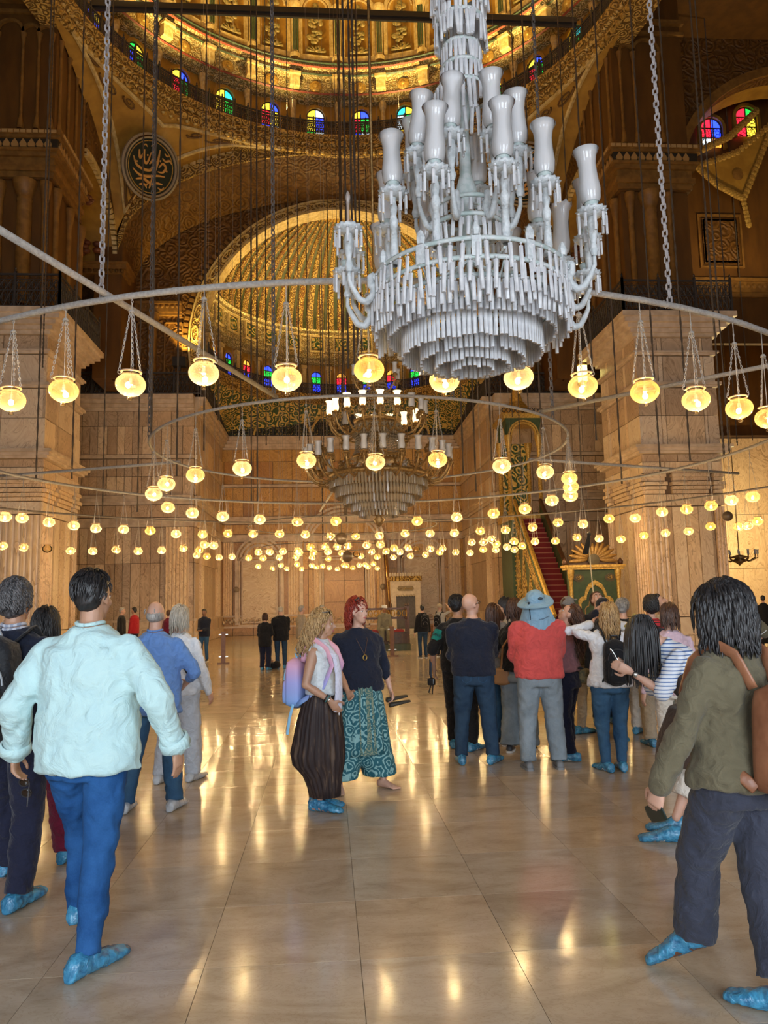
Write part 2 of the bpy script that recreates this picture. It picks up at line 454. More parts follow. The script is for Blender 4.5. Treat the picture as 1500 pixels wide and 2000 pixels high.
# ---- pierced iron gallery railings
def railing_mesh(wd, h, t=.02):
    mb = MB()
    mb.box(0, wd, -.02, .02, 0, .06).box(0, wd, -.025, .025, h-.06, h).box(0, wd, -.012, .012, h*.5-.02, h*.5+.02).box(0, wd, -.012, .012, h*.82-.012, h*.82+.012)
    n = 6; w_ = wd/n
    for i in range(n):
        for (za, zb) in ((.06, h*.5), (h*.5, h*.82)):
            x = i*w_
            cx, cz = x+w_/2, (za+zb)/2; rx, rz = w_/2, (zb-za)/2
            for q in range(4):  # diamond with a ring in it
                a, b_ = [(cx-rx, cz), (cx, cz+rz), (cx+rx, cz), (cx, cz-rz)][q], [(cx, cz+rz), (cx+rx, cz), (cx, cz-rz), (cx-rx, cz)][q]
                mb.tube([(a[0], 0, a[1]), (b_[0], 0, b_[1])], t, 4, False)
            mb.tube([(cx+rx*.5*math.cos(k*PI/3), 0, cz+rz*.5*math.sin(k*PI/3)) for k in range(6)], t, 4, False, True)
            mb.box(x-.008, x+.008, -.008, .008, za, zb)
        mb.tube([(i*w_+w_/2+w_*.4*math.cos(k*PI/3), 0, h*.91+.05*math.sin(k*PI/3)) for k in range(6)], .009, 4, False, True)
    return mb
RAILS = {}
def railing(parent, p0, p1, z, h=1.12, unit=1.25, t=.02):
    p0, p1 = Vector(p0), Vector(p1); L_ = (p1-p0).length; n = max(1, round(L_/unit)); wd = L_/n
    key = (round(wd, 2), h)
    if key not in RAILS: RAILS[key] = railing_mesh(wd, h, t).mesh('railing_panel', IRON)
    if h not in RAILS:
        RAILS[h] = MB().box(-.035, .035, -.035, .035, 0, h+.05).lathe([(0, 0), (.05, .02), (.02, .07), (.035, .11), (0, .2)], 8, (0, 0, h+.05)).mesh('railing_post', IRON)
    a = math.atan2(p1.y-p0.y, p1.x-p0.x)
    for i in range(n):
        q = p0+(p1-p0)*(i/n)
        place(RAILS[key], 'railing_panel', parent, (q.x, q.y, z), (0, 0, a))
        place(RAILS[h], 'railing_post', parent, (q.x, q.y, z), (0, 0, a))
    place(RAILS[h], 'railing_post', parent, (p1.x, p1.y, z), (0, 0, a))
def gallery(name, label, runs, z, h=1.12):
    g = empty(name, (0, 0, 0), 0, label, 'railing')
    for a, b_ in runs: railing(g, (*a, 0), (*b_, 0), z, h)
    return g
gallery('gallery_railing', 'pierced black iron railing on top of the right alabaster pier', [((10.1, 24.3), (13.9, 24.3)), ((10.1, 28.6), (10.1, 24.3))], 11.24)
gallery('gallery_railing', 'pierced black iron railing on top of the left alabaster pier', [((-14, 24.3), (-8.45, 24.3)), ((-8.45, 24.3), (-8.45, 28.6))], 11.24)

# ---- painted upper piers with engaged columns
def upper_pier(name, x0, x1, y0, y1, inner, label):
    root = empty(name, (0, 0, 0), 0, label, 'pier', kind='structure')
    mb = MB(); mb.box(x0+.25, x1-.25, y0+.25, y1, 11.2, 16.2).box(x0+.15, x1-.15, y0+.15, y1, 16.0, 23.6)
    mb.build('pier_body', BROWN, root)
    co = MB(); steps(co, x0, x1, y0, y1-.1, [(-.1, 16.05, 16.25), (-.02, 16.25, 16.45), (-.1, 16.45, 16.75), (.02, 16.75, 16.9), (.1, 16.9, 17.0), (.16, 17.32, 17.42), (.22, 17.42, 17.58)])
    co.build('painted_cornice', BROWNL, root)
    fz = MB()
    steps(fz, x0, x1, y0, y1-.1, [(.06, 17.0, 17.32)]); fz.build('frieze_ground', plain('frieze_black', (.03, .022, .012), .6), root)
    xi = x1 if inner > 0 else x0
    lf = MB()   # palmette leaves of the frieze
    leaf = [(-.10, 0), (.10, 0), (.12, .10), (.06, .2), (0, .29), (-.06, .2), (-.12, .10)]
    for i in range(int((x1-x0)/.27)):
        lf.prism([(x0+.14+i*.27+a, 17.02+b_) for a, b_ in leaf], 0, .06, XZ(y0-.06))
    for i in range(int((y1-.1-y0)/.27)):
        lf.prism([(y0+.14+i*.27+a, 17.02+b_) for a, b_ in leaf], 0, .06, YZ(xi+inner*.06, inner))
    tag(lf.build('palmette_frieze', plain('palmette_ochre', (.42, .24, .08), .5), root), kind='stuff')
    dn = MB()
    for i in range(int((x1-x0+.4)/.2)): dn.box(x0-.2+i*.2, x0-.2+i*.2+.16, y0-.25, y0-.1, 17.44, 17.54)
    for i in range(int((y1-y0)/.2)): dn.box(*sorted((xi+inner*.1, xi+inner*.25)), y0+i*.2, y0+i*.2+.16, 17.44, 17.54)
    tag(dn.build('dentil_course', plain('dentil_ochre', (.50, .32, .13), .5), root), kind='stuff')
    # engaged columns below, slender colonnettes above
    shaft = [(.30, 0), (.30, .12), (.24, .2), (.24, 3.6), (.26, 3.66), (.23, 3.72), (.28, 3.86), (.36, 4.1), (.40, 4.2), (.40, 4.32)]
    thin = [(.17, 0), (.17, .1), (.11, .2), (.10, 3.6), (.11, 3.66), (.16, 3.95), (.19, 4.2), (.19, 4.32)]
    cl = MB().lathe(shaft, 16, mod=lambda a, i: 1+(.03*math.cos(16*a/2) if 2 <= i <= 4 else 0)).mesh('engaged_column', BROWNL, True)
    ct = MB().lathe(thin, 12).mesh('engaged_column', BROWNL, True)
    up = [(.14, 0), (.10, .25), (.06, .5), (.055, 3.2), (.09, 3.4), (.12, 3.55)]
    cu = MB().lathe(up, 10).mesh('slender_colonnette', BROWNL, True)
    wd = x1-x0
    if inner < 0: spots, thins, ups = [x0+1.25], [x0+.55, x0+1.95], [x0+.45, x0+.95, x0+1.9]
    else: spots, thins, ups = [x1-1.05, x1-2.7], [x1-.38, x1-1.85], [x1-.28, x1-.72, x1-1.25, x1-2.1]
    for x in spots: place(cl, 'engaged_column', root, (x, y0+.2, 11.6))
    for x in thins: place(ct, 'engaged_column', root, (x, y0+.2, 11.6))
    for x in ups: place(cu, 'slender_colonnette', root, (x, y0+.12, 17.75))
    for k in range(3): place(ct, 'engaged_column', root, (xi-inner*.2, y0+.7+k*1.3, 11.6))
    for k in range(4): place(cu, 'slender_colonnette', root, (xi-inner*.12, y0+.5+k*.85, 17.75))
    ar = MB()
    us = sorted(ups)
    for a, b_ in zip(us[:-1], us[1:]):
        c_, r_ = (a+b_)/2, (b_-a)/2
        ar.band(arc(c_, 21.3, r_-.04, PI, 0, 10), arc(c_, 21.3, r_+.06, PI, 0, 10), .1, XZ(y0+.12))
    ar.box(x0+.05, x1-.05, y0+.02, y0+.14, 22.0, 22.12); ar.box(x0+.05, x1-.05, y0-.04, y0+.14, 22.4, 22.55)
    ar.build('blind_arcade', BROWNL, root)
    return root
upper_pier('wall_right_upper_pier', 10.35, 13.3, 24.9, 28.1, -1, 'dark brown painted upper pier with engaged columns above the right gallery')
upper_pier('wall_left_upper_pier', -13.6, -8.9, 24.9, 28.1, 1, 'dark brown painted upper pier with engaged columns above the left gallery')

# ================================================================= mid walls at either side of the apse, apse walls, back wall
def marble_wall(name, axis, pos, sgn, u0, u1, label, seed, cols, pil, mats=None, thick=.6):
    root = empty(name, (0, 0, 0), 0, label, 'wall', kind='structure')
    lo, hi = sorted((pos, pos-sgn*thick))
    if axis == 'y': MB().box(u0, u1, lo, hi, 0, 11.2).build('wall_core', JOINT, root)
    else: MB().box(lo, hi, u0, u1, 0, 11.2).build('wall_core', JOINT, root)
    mats = mats or (ALABD, ALAB, ALABD)
    big = [0]+[round(q, 3) for q in cols]+[1]
    half = sorted(set(big+[(a+b_)/2 for a, b_ in zip(big[:-1], big[1:])]))
    rows = [(0, .5, big, .16, 1), (.5, 1.1, half, .12, (0, 1)), (1.1, 3.6, half, .06, (0, 1, 2)), (3.6, 5.2, half, .06, (0, 1, 2)), (5.65, 6.2, big, .08, (0, 2)),
            (6.65, 7.5, half, .06, (0, 1, 2)), (7.5, 8.3, half, .06, (0, 2)), (8.5, 9.8, half, .07, (0, 1, 2)), (9.8, 10.5, big, .06, (0, 2))]
    slab_face(root, axis, pos, sgn, u0, u1, rows, mats, seed)
    for a, b_, nf in pil:
        fluted(root, axis, pos+sgn*.05, sgn, a, b_, 1.1, 5.2, nf, ALAB, .1)
    mo = MB()
    def bar(o, z0, z1):
        l2, h2 = sorted((pos-sgn*.02, pos+sgn*o))
        if axis == 'y': mo.box(u0, u1, l2, h2, z0, z1)
        else: mo.box(l2, h2, u0, u1, z0, z1)
    for o, z0, z1 in [(.2, .42, .52), (.14, 1.02, 1.12), (.1, 5.22, 5.32), (.15, 5.32, 5.45), (.1, 5.45, 5.62), (.12, 6.22, 6.35), (.22, 6.35, 6.5), (.3, 6.5, 6.62), (.14, 8.32, 8.48),
                      (.12, 10.5, 10.64), (.24, 10.64, 10.8), (.36, 10.8, 10.98), (.48, 10.98, 11.2)]: bar(o, z0, z1)
    mo.build('cornice_moulding', MOULD, root)
    return root
AXC = .95
wl = marble_wall('wall_left_of_apse', 'y', 34.8, -1, -14.5, -5.95, 'brown veined alabaster wall left of the apse under a gallery', 3, [.3, .42, .50, .60, .68, .78, .88], [(-7.15, -6.15, 6)])
wr = marble_wall('wall_right_of_apse', 'y', 34.8, -1, 7.85, 15.5, 'veined alabaster wall right of the apse behind the tall green pulpit', 4, [.16, .3, .42, .55, .7], [(11.2, 12.2, 6)])
sl = marble_wall('wall_left_apse_side', 'x', -5.95, 1, 34.88, 43.6, 'left side wall of the apse in alabaster slabs with fluted pilasters', 5, [.15, .3, .5, .7, .85], [(36, 36.9, 5), (41.5, 42.4, 5)])
sr = marble_wall('wall_right_apse_side', 'x', 7.85, -1, 34.88, 43.6, 'right side wall of the apse in alabaster slabs with fluted pilasters', 6, [.15, .3, .5, .7, .85], [(36, 36.9, 5), (41.5, 42.4, 5)])
wb = marble_wall('wall_back', 'y', 43.7, -1, -6.3, 8.2, 'golden brown alabaster back wall of the apse with arched niches', 7,
                 [.07, .15, .30, .42, .58, .67, .78, .88], [(-5.8, -5.3, 4), (-2.2, -1.4, 5), (-.75, -.3, 3), (2.2, 2.65, 3), (2.9, 3.5, 4), (5.5, 6.3, 5), (6.9, 7.6, 4)], (ALABG, AMBER, ALABG))
# book matched panel left, prayer niche in the middle, panel right
bk = MB().box(-4.72, -2.86, 43.52, 43.66, .75, 4.1).build('book_matched_panel', BOOK, wb)
bk2 = MB().box(4.4, 6.2, 43.52, 43.66, .75, 4.1).build('book_matched_panel', BOOK, wb)
for i in range(2):
    for j in range(3):
        piece('amber_slab', AMBER, wb, -.2+i*1.15, -.2+i*1.15+1.13, 43.5, 43.66, .55+j*1.2, .55+j*1.2+1.18)
nb = MB()
frm = MB()
for x0, x1, z0, z1 in ((-4.72, -2.86, .75, 4.1), (4.4, 6.2, .75, 4.1), (-.22, 2.12, .55, 4.12)):
    for o, d in ((0, .26), (.16, .2)):
        frm.band([(x0-o, z0-o), (x1+o, z0-o), (x1+o, z1+o), (x0-o, z1+o), (x0-o, z0-o)], [(x0-o-.07, z0-o-.07), (x1+o+.07, z0-o-.07), (x1+o+.07, z1+o+.07), (x0-o-.07, z1+o+.07), (x0-o-.07, z0-o-.07)], d, XZ(43.7))
frm.build('panel_frame', MOULD, wb)
for c_, r_, zs in ((-3.79, 1.35, 4.15), (.95, 2.5, 4.7), (5.3, 1.35, 4.15)):
    for rr_, o in ((r_, .22), (r_-.22, .16), (r_-.42, .1)):
        nb.band(arc(c_, zs, rr_-.12, 0, PI, 24), arc(c_, zs, rr_, 0, PI, 24), o, XZ(43.66))
    nb.box(c_-r_, c_-r_+.18, 43.44, 43.66, .6, zs).box(c_+r_-.18, c_+r_, 43.44, 43.66, .6, zs)
nb.build('niche_arch_moulding', MOULD, wb)
for x in (-5.05, 3.1):
    MB().sphere((x, 43.3, 2.55), .16, 14, 10).build('marble_boss', plain('grey_boss', (.30, .24, .18), .4), wb, True)
fr = MB()   # carved leafy plinth under the panels
for i in range(120): fr.sphere((-6+i*.115, 43.5, .80+.09*math.sin(i*2.1)), (.075, .10, .10+.03*math.sin(i*1.3)), 6, 4)
tag(fr.build('carved_leaf_frieze', MOULD, wb, True), kind='stuff')
gallery('gallery_railing', 'pierced iron railing along the back wall and sides of the apse', [((-5.6, 34.4), (-5.6, 43.2)), ((-5.6, 43.2), (7.5, 43.2)), ((7.5, 43.2), (7.5, 34.4))], 11.2, 1.0)
gallery('gallery_railing', 'pierced iron railing on the wall left of the apse', [((-14, 34.35), (-5.6, 34.35))], 11.2, 1.0)
gallery('gallery_railing', 'pierced iron railing on the wall right of the apse', [((7.5, 34.35), (15, 34.35))], 11.2, 1.0)

# ---- painted wall above with the apse arch
def arch_wall():
    root = empty('wall_apse_arch', (0, 0, 0), 0, 'dark brown painted wall with scroll relief around the gilded apse arch', 'wall', kind='structure')
    zc, r_ = 13.63, 6.95
    op = [(AXC-r_, 11.2)]+arc(AXC, zc, r_, PI, 0, 40)+[(AXC+r_, 11.2)]
    top = [(-15, 11.2)]+[(-15+31.5*i/40, 23.5) for i in range(41)]+[(16.5, 11.2)]
    MB().band(op, top, .5, XZ(35.3)).build('wall_surface', RELIEF, root)
    MB().band(arc(AXC, zc, 6.72, -.25, PI+.25, 48), arc(AXC, zc, 7.12, -.25, PI+.25, 48), .12, XZ(34.8)).build('gilded_arch_band', GOLDR, root)
    MB().band(arc(AXC, zc, 6.62, -.25, PI+.25, 48), arc(AXC, zc, 6.74, -.25, PI+.25, 48), .85, XZ(35.45)).band(arc(AXC, zc, 7.12, -.2, PI+.2, 48), arc(AXC, zc, 7.2, -.2, PI+.2, 48), .2, XZ(34.8)).build('arch_bead', CREAM, root)
    dk = MB()
    for i in range(84):
        a = -.1+(PI+.2)*i/83
        dk.band(arc(AXC, zc, 7.26, a, a+.022, 1), arc(AXC, zc, 7.48, a, a+.022, 1), .1, XZ(34.8))
    tag(dk.build('voussoir_blocks', BROWNL, root), kind='stuff')
    ov = MB()   # oval cartouches along the arch
    for i in range(21):
        a = PI*(i+.5)/21; c_ = Vector((AXC+6.92*math.cos(a), 34.66, zc+6.92*math.sin(a)))
        t_ = Vector((-math.sin(a), 0, math.cos(a))); rd = Vector((math.cos(a), 0, math.sin(a)))
        ov.tube([c_+t_*.36*math.cos(k*PI/6)+rd*.14*math.sin(k*PI/6) for k in range(12)], .035, 5, False, True)
    ov.build('oval_cartouches', CREAM, root)
    # cornice and pilasters left and right of the arch
    co = MB()
    for x0, x1 in ((-15, AXC-7.5), (AXC+7.5, 16.5)):
        for o, z0, z1 in ((.12, 15.0, 15.15), (.3, 15.5, 15.62), (.2, 15.15, 15.5)): co.box(x0, x1, 34.8-o, 34.85, z0, z1)
        for i in range(int((x1-x0)/.24)): co.sphere((x0+.12+i*.24, 34.58, 15.4), (.09, .06, .1), 6, 4)
    co.build('painted_cornice', BROWNL, root)
    pc = MB().lathe([(.3, 0), (.3, .15), (.22, .25), (.21, 2.9), (.25, 2.95), (.3, 3.3), (.34, 3.6)], 14).mesh('engaged_column', BROWNL, True)
    for x in (-9.2, -7.9, AXC+8.8, AXC+10.2): place(pc, 'engaged_column', root, (x, 34.75, 11.5))
    pn = MB()
    for x0 in (-8.7, -7.45):
        for (a0, a1, z0, z1) in ((x0+.1, x0+.16, 11.6, 14.7), (x0+.9, x0+.96, 11.6, 14.7), (x0+.1, x0+.96, 14.64, 14.7)): pn.box(a0, a1, 34.72, 34.82, z0, z1)
    pn.build('panel_moulding', BROWNL, root)
arch_wall()

# ---- central dome: square below, pendentives, ring, drum, shell
DX, DY, DR, ZR = .8, 22.5, 9.75, 21.6
HS = 9.8
def main_arch_z(x):  # elliptical main arch below the dome
    t = max(-1, min(1, (x-DX)/9.62)); return 17.0+4.6*math.sqrt(max(0, 1-t*t))
def main_arch():
    root = empty('wall_main_arch', (0, 0, 0), 0, 'deep dark brown arch with foliage relief carrying the far rim of the dome', 'wall', kind='structure')
    xs = [DX-9.62+19.24*i/48 for i in range(49)]
    inn = [(x, main_arch_z(x)-.02) for x in xs]; Y0 = DY+HS
    soff = MB().grid(lambda u, v: (DX-9.6+19.2*u, Y0+v*2.4, main_arch_z(DX-9.6+19.2*u)+.02-.9*v), 48, 4)
    soff.build('arch_soffit', RELIEF, root)
    bd = MB()
    bd.band(inn, [(x, z+.42+.25*abs((x-DX)/9.6)) for x, z in inn], .10, XZ(Y0-.02)); bd.build('gilded_arch_band', GOLDR, root)
    b2 = MB()
    for i in range(60):
        x = DX-9.3+18.6*i/59
        z0, z1 = main_arch_z(x)+.5, main_arch_z(x)+.66
        b2.box(x-.12, x+.12, Y0-.14, Y0, z0, z1)
    tag(b2.build('light_voussoirs', CREAM, root), kind='stuff')
    jm = MB().box(DX-10.6, DX-9.45, Y0, Y0+2.4, 11.3, 17.3).box(DX+9.45, DX+10.6, Y0, Y0+2.4, 11.3, 17.3); jm.build('arch_jamb', BROWN, root)
    # impost cornice under the side arches
    ic = MB()
    for sx in (-1, 1):
        for o, z0, z1 in ((.1, 15.9, 16.05), (.22, 16.05, 16.25), (.3, 16.25, 16.35)):
            x0, x1 = sorted((DX+sx*(9.45-o), DX+sx*11.4)); ic.box(x0, x1, Y0-o, Y0+1.2, z0, z1)
            for k in range(9): ic.sphere((DX+sx*(9.4+k*.22), Y0-.2, 15.98), (.08, .06, .1), 6, 4)
    ic.build('impost_cornice', BROWNL, root)
main_arch()

def side_arch(sx):
    """arch along the side of the dome square, from the free pier to the corner"""
    nm = 'left' if sx < 0 else 'right'
    root = empty('wall_%s_side_arch' % nm, (0, 0, 0), 0, 'ochre soffit of the %s side arch between pier and dome corner' % nm, 'wall', kind='structure')
    X0 = DX+sx*9.72; yc, ry, rz, zs = 29.1, 3.35, 2.55, 16.4
    ang = lambda u: R(108)*(1-u)
    pt = lambda t, k=1: (yc+ry*k*math.cos(t), zs+rz*k*math.sin(t))
    MB().grid(lambda u, v: (X0+sx*2.1*v, *pt(ang(u))), 32, 3).build('arch_soffit', OCHRE, root)
    bl = MB()
    for i in range(24):
        a = ang((i+.12)/24); b_ = ang((i+.88)/24)
        for o in (0, 2.1):
            bl.add([(X0+sx*(o+d), *pt(t, q)) for d in (-.05, .14) for t in (a, b_) for q in (.97, 1.07)],
                   [(0, 1, 3, 2), (4, 6, 7, 5), (0, 2, 6, 4), (1, 5, 7, 3), (0, 4, 5, 1), (2, 3, 7, 6)])
    tag(bl.build('voussoir_blocks', CREAM, root), kind='stuff')
    ed = [pt(ang(i/32)) for i in range(33)]
    op = ed+[(yc+ry, 11.3)]
    tp = [(y, 23.2) for y, z in ed[:-1]]+[(yc+ry+.2, 23.2), (yc+ry+.2, 11.3)]
    MB().band(op, tp, .12, YZ(X0, sx)).build('wall_surface', RELIEF, root)
    orn = MB()
    for zz, yy in ((18.5, 30.3), (17.0, 31.9)):
        for k in range(9): orn.sphere((X0+sx*(1.05+rng.uniform(-.5, .5)), yy+rng.uniform(-.25, .25), zz-.1+rng.uniform(-.35, .3)), (.2, .16, .12), 7, 5)
    orn.build('painted_ornament', plain('dark_red_ornament', (.17, .05, .02), .5), root, True)
    if sx < 0: MB().box(X0-6.5, X0-6.2, 20, 36, 11.3, 23).build('bay_wall', BROWN, root)
side_arch(-1); side_arch(1)

def pendentive(sx, far=True):
    nm = 'left' if sx < 0 else 'right'
    def base(ph):  # ph 0 = far middle .. pi/2 = side middle
        if ph <= PI/4: x = DX+sx*HS*math.tan(ph); return Vector((x, DY+HS, main_arch_z(x)+.62))
        t = math.tan(PI/2-ph); y = DY+HS*t
        k = (HS*t)/9.62; return Vector((DX+sx*HS, y, 17.62+4.0*math.sqrt(max(0, 1-min(1, k*k)))))
    def ring(ph): return Vector((DX+sx*DR*math.sin(ph), DY+DR*math.cos(ph), ZR))
    def fn(u, v):
        ph = R(2)+u*R(86)
        a, b_ = ring(ph), base(ph); b_.z = min(b_.z, ZR-.02)
        p = a.lerp(b_, v); dp = Vector((p.x-DX, p.y-DY, 0)); h = dp.length
        bulge = .35*math.sin(PI*v)*min(1, (a-b_).length/4)
        p += dp/h*bulge*.5
        return p
    root = empty('wall_%s_pendentive' % nm, (0, 0, 0), 0, 'ochre painted pendentive on the %s below the dome rim with gilded borders' % nm, 'wall', kind='structure')
    MB().grid(fn, 60, 14).build('pendentive_surface', OCHRE, root, True)
    def strip(v0, v1, u0, u1, off, name, mat, n=60):
        mb = MB()
        mb.grid(lambda u, v: (lambda p: p-Vector((p.x-DX, p.y-DY, 0)).normalized()*off)(fn(u0+(u1-u0)*u, v0+(v1-v0)*v)), n, 3); return mb.build(name, mat, root)
    # gilded inner frame following the triangle
    def tri(u, v): # point inside triangle
        return fn(u, v)
    edge = []
    for i in range(25): edge.append((.16+(.84-.16)*i/24, .12))
    lt = [(.84-(.84-.5)*i/20, .12+(.80-.12)*(i/20)**.8) for i in range(1, 21)]
    rt = [(.5-(.5-.16)*i/20, .12+(.80-.12)*((20-i)/20)**.8) for i in range(1, 20)]
    loop = edge+lt+rt
    def q(u, v, o): p = fn(u, v); return p-Vector((p.x-DX, p.y-DY, 0)).normalized()*o
    MB().tube([q(u, v, .06) for u, v in loop], .09, 6, False, True).build('gilt_frame', CREAM, root)
    bl = MB()
    for i in range(40):
        u = .03+.94*i/39
        p = q(u, .05, .05); bl.sphere(p, (.13, .13, .1), 6, 4)
    tag(bl.build('bead_course', GOLD, root), kind='stuff')
    sc = MB()   # raised scrolls in the corners of the triangle
    for (u0, v0, s_) in ((.33, .30, .5), (.67, .30, .5), (.26, .2, .32), (.74, .2, .32), (.5, .7, .36), (.40, .22, .3), (.60, .22, .3)):
        pts = []
        for k in range(22):
            t = k/21; rr_ = s_*(1-.85*t); a = t*3.2*PI
            pts.append(q(u0+.035*rr_*math.cos(a)*2.2, v0+.17*rr_*math.sin(a), .05))
        sc.tube(pts, [.05*(1-.6*k/21) for k in range(22)], 5)
    sc.build('scroll_ornament', plain('umber_scroll', (.16, .075, .02), .5), root)
    return fn
pfn = pendentive(-1); pfr = pendentive(1)

def roundel(sx, fn, label):
    c_ = fn(.5, .42); nrm = Vector((DX-c_.x, DY-c_.y, -5.5)).normalized()
    root = empty('calligraphy_roundel', (0, 0, 0), 0, label, 'roundel')
    m = Matrix.Translation(c_+nrm*.12) @ nrm.to_track_quat('Z', 'Y').to_matrix().to_4x4()
    # keep the writing upright
    up = Vector((0, 0, 1)); y_ = (up-nrm*up.dot(nrm)).normalized(); x_ = y_.cross(nrm)
    m = Matrix((x_, y_, nrm)).transposed().to_4x4(); m.translation = c_+nrm*.55
    m = m @ Matrix.Scale(1.08, 4)
    MB().lathe([(0, 0), (1.02, 0), (1.02, .06), (0, .06)], 48).xform(m).build('disc', plain('black_green_disc', (.012, .022, .016), .45), root)
    MB().lathe([(.98, .0), (1.0, .12), (1.06, .14), (1.06, 0)], 48).lathe([(1.1, 0), (1.12, .12), (1.2, .1), (1.2, 0)], 48).xform(m).build('rim', plain('roundel_rim', (.30, .24, .16), .45), root)
    MB().lathe([(.9, .06), (.91, .08), (.935, .08), (.94, .06)], 48).xform(m).build('gilt_ring', GOLD, root)
    cal = plain('calligraphy_gold', (.62, .34, .10), .4)
    strokes = [  # flowing thuluth strokes: points and widths
        ([(-.78, .12), (-.6, -.12), (-.3, -.18), (.0, -.1), (.05, .2), (.0, .62)], .055),
        ([(-.62, .42), (-.52, .15), (-.4, .42)], .05), ([(-.42, .5), (-.34, .12), (-.2, .1), (-.14, .5)], .05), ([(-.1, .08), (-.02, .3), (-.1, .75)], .045),
        ([(.12, -.75), (.16, -.2), (.2, .3), (.18, .72)], .06), ([(-.7, -.3), (-.4, -.42), (-.05, -.36), (.3, -.2), (.62, -.12)], .055),
        ([(-.48, -.62), (-.2, -.5), (.1, -.56), (.35, -.46), (.6, -.42)], .06), ([(.3, .1), (.42, .3), (.58, .2), (.5, .0), (.3, -.05)], .05),
        ([(.35, .48), (.5, .42), (.66, .5), (.78, .42)], .045), ([(.4, .68), (.5, .62), (.6, .66)], .03), ([(-.3, -.75), (-.1, -.68), (.02, -.78)], .045),
        ([(.45, -.6), (.62, -.62), (.7, -.5)], .04), ([(-.5, .62), (-.42, .68), (-.34, .62)], .03), ([(-.2, .7), (-.12, .78), (-.05, .72)], .03)]
    mb = MB()
    for pts, wd in strokes:
        P = [Vector((x, y, .085)) for x, y in pts]; sm = []
        for i in range(len(P)-1):
            p0, p1, p2, p3 = P[max(i-1, 0)], P[i], P[i+1], P[min(i+2, len(P)-1)]
            for k in range(6):
                t = k/6; sm.append(.5*((2*p1)+(p2-p0)*t+(2*p0-5*p1+4*p2-p3)*t*t+(-p0+3*p1-3*p2+p3)*t**3))
        sm.append(P[-1]); n_ = len(sm)
        mb.tube(sm, [wd*(.35+.65*math.sin(PI*min(.95, (i+1)/n_))) for i in range(n_)], 6)
    for x, y in ((-.25, .35), (.3, .35), (.0, -.65), (-.6, -.02), (.65, .1)):
        mb.sphere((x, y, .085), (.04, .04, .02), 6, 4)
    mb.xform(m).build('calligraphy', cal, root)
    return root
roundel(-1, pfn, 'round black panel with gold calligraphy on the left pendentive')
roundel(1, pfr, 'round black panel with gold calligraphy on the right pendentive, hidden behind the crystal chandelier')
# ================================================================= stained glass
def stained(name, col, strength=2.2, fret=True):
    if name in MATS: return MATS[name]
    m, n, l, b = new_mat(name)
    b.inputs['Base Color'].default_value = (*[c*.3 for c in col], 1); b.inputs['Roughness'].default_value = .15
    b.inputs['Emission Color'].default_value = (*col, 1); b.inputs['Emission Strength'].default_value = strength
    if fret:   # plaster fretwork in front of the coloured glass
        tc = n.new('ShaderNodeTexCoord')
        v = n.new('ShaderNodeTexVoronoi'); v.feature = 'DISTANCE_TO_EDGE'; v.inputs['Scale'].default_value = 9
        l.new(tc.outputs['Object'], v.inputs['Vector'])
        r = ramp(n, [(.05, (0, 0, 0)), (.10, (1, 1, 1))]); l.new(v.outputs[0], r.inputs[0])
        l.new(math_node(n, l, 'MULTIPLY', r.outputs[0], strength), b.inputs['Emission Strength'])
    return m
SG = {k: (stained('glass_'+k, c, s), stained('glass_plain_'+k, c, s, False)) for k, c, s in
      (('red', (1, .02, .05), 1.6), ('blue', (.02, .05, 1), 3.0), ('green', (.02, .8, .08), 1.3), ('yellow', (1, .72, .05), 1.6), ('teal', (.03, .75, .75), 1.5), ('white', (.75, .9, 1), 1.8), ('orange', (1, .4, .05), 1.4))}
FRAMEM = plain('window_frame_dark', (.06, .035, .015), .6)
wcount = [0]
def stained_window(m, w_, h, cols, parent, label, name=None):
    """arched window drawn in local x (width) / y (height) / +z towards the room; six panes"""
    wcount[0] += 1
    root = empty(name or 'window_%d' % wcount[0], (0, 0, 0), 0, label, 'window', 'stained glass windows', kind='structure')
    root.matrix_world = m
    r_ = w_/2; hs = h-r_
    outer = [(-r_-.14, -.08)]+arc(0, hs, r_+.14, PI, 0, 14)+[(r_+.14, -.08)]
    inner = [(-r_, -.08)]+arc(0, hs, r_, PI, 0, 14)+[(r_, -.08)]
    MB().band(inner, outer, .16).build('window_surround', OCHRE, root)
    fm = MB().band([(-r_+.04, 0)]+arc(0, hs, r_-.04, PI, 0, 14)+[(r_-.04, 0)], inner, .06)
    fm.box(-.018, .018, 0, h-.03, 0, .07).box(-r_, r_, hs-.02, hs+.02, 0, .07).box(-r_, r_, hs/2-.015, hs/2+.015, 0, .07)
    fm.build('window_frame', FRAMEM, root)
    g = .02; k = 0
    q1 = [(g, hs+g)]+arc(0, hs+g, r_-.05, 0, PI/2, 8); q2 = [(-g, hs+g)]+arc(0, hs+g, r_-.05, PI/2, PI, 8)
    for poly, fr_ in ((q2, 0), (q1, 0)):
        MB().prism(poly, 0, .02).build('pane', SG[cols[k]][1], root); k += 1
    for j in (1, 0):
        for i in (0, 1):
            x0, x1 = (-r_+.04, -g) if i == 0 else (g, r_-.04)
            y0, y1 = j*hs/2+.015, (j+1)*hs/2-.02
            MB().prism([(x0, y0), (x1, y0), (x1, y1), (x0, y1)], 0, .02).build('pane', SG[cols[k]][0], root); k += 1
    return root
def wall_matrix(p, nrm):
    z_ = Vector(nrm).normalized(); y_ = Vector((0, 0, 1)); x_ = y_.cross(z_)
    m = Matrix((x_, y_, z_)).transposed().to_4x4(); m.translation = p; return m

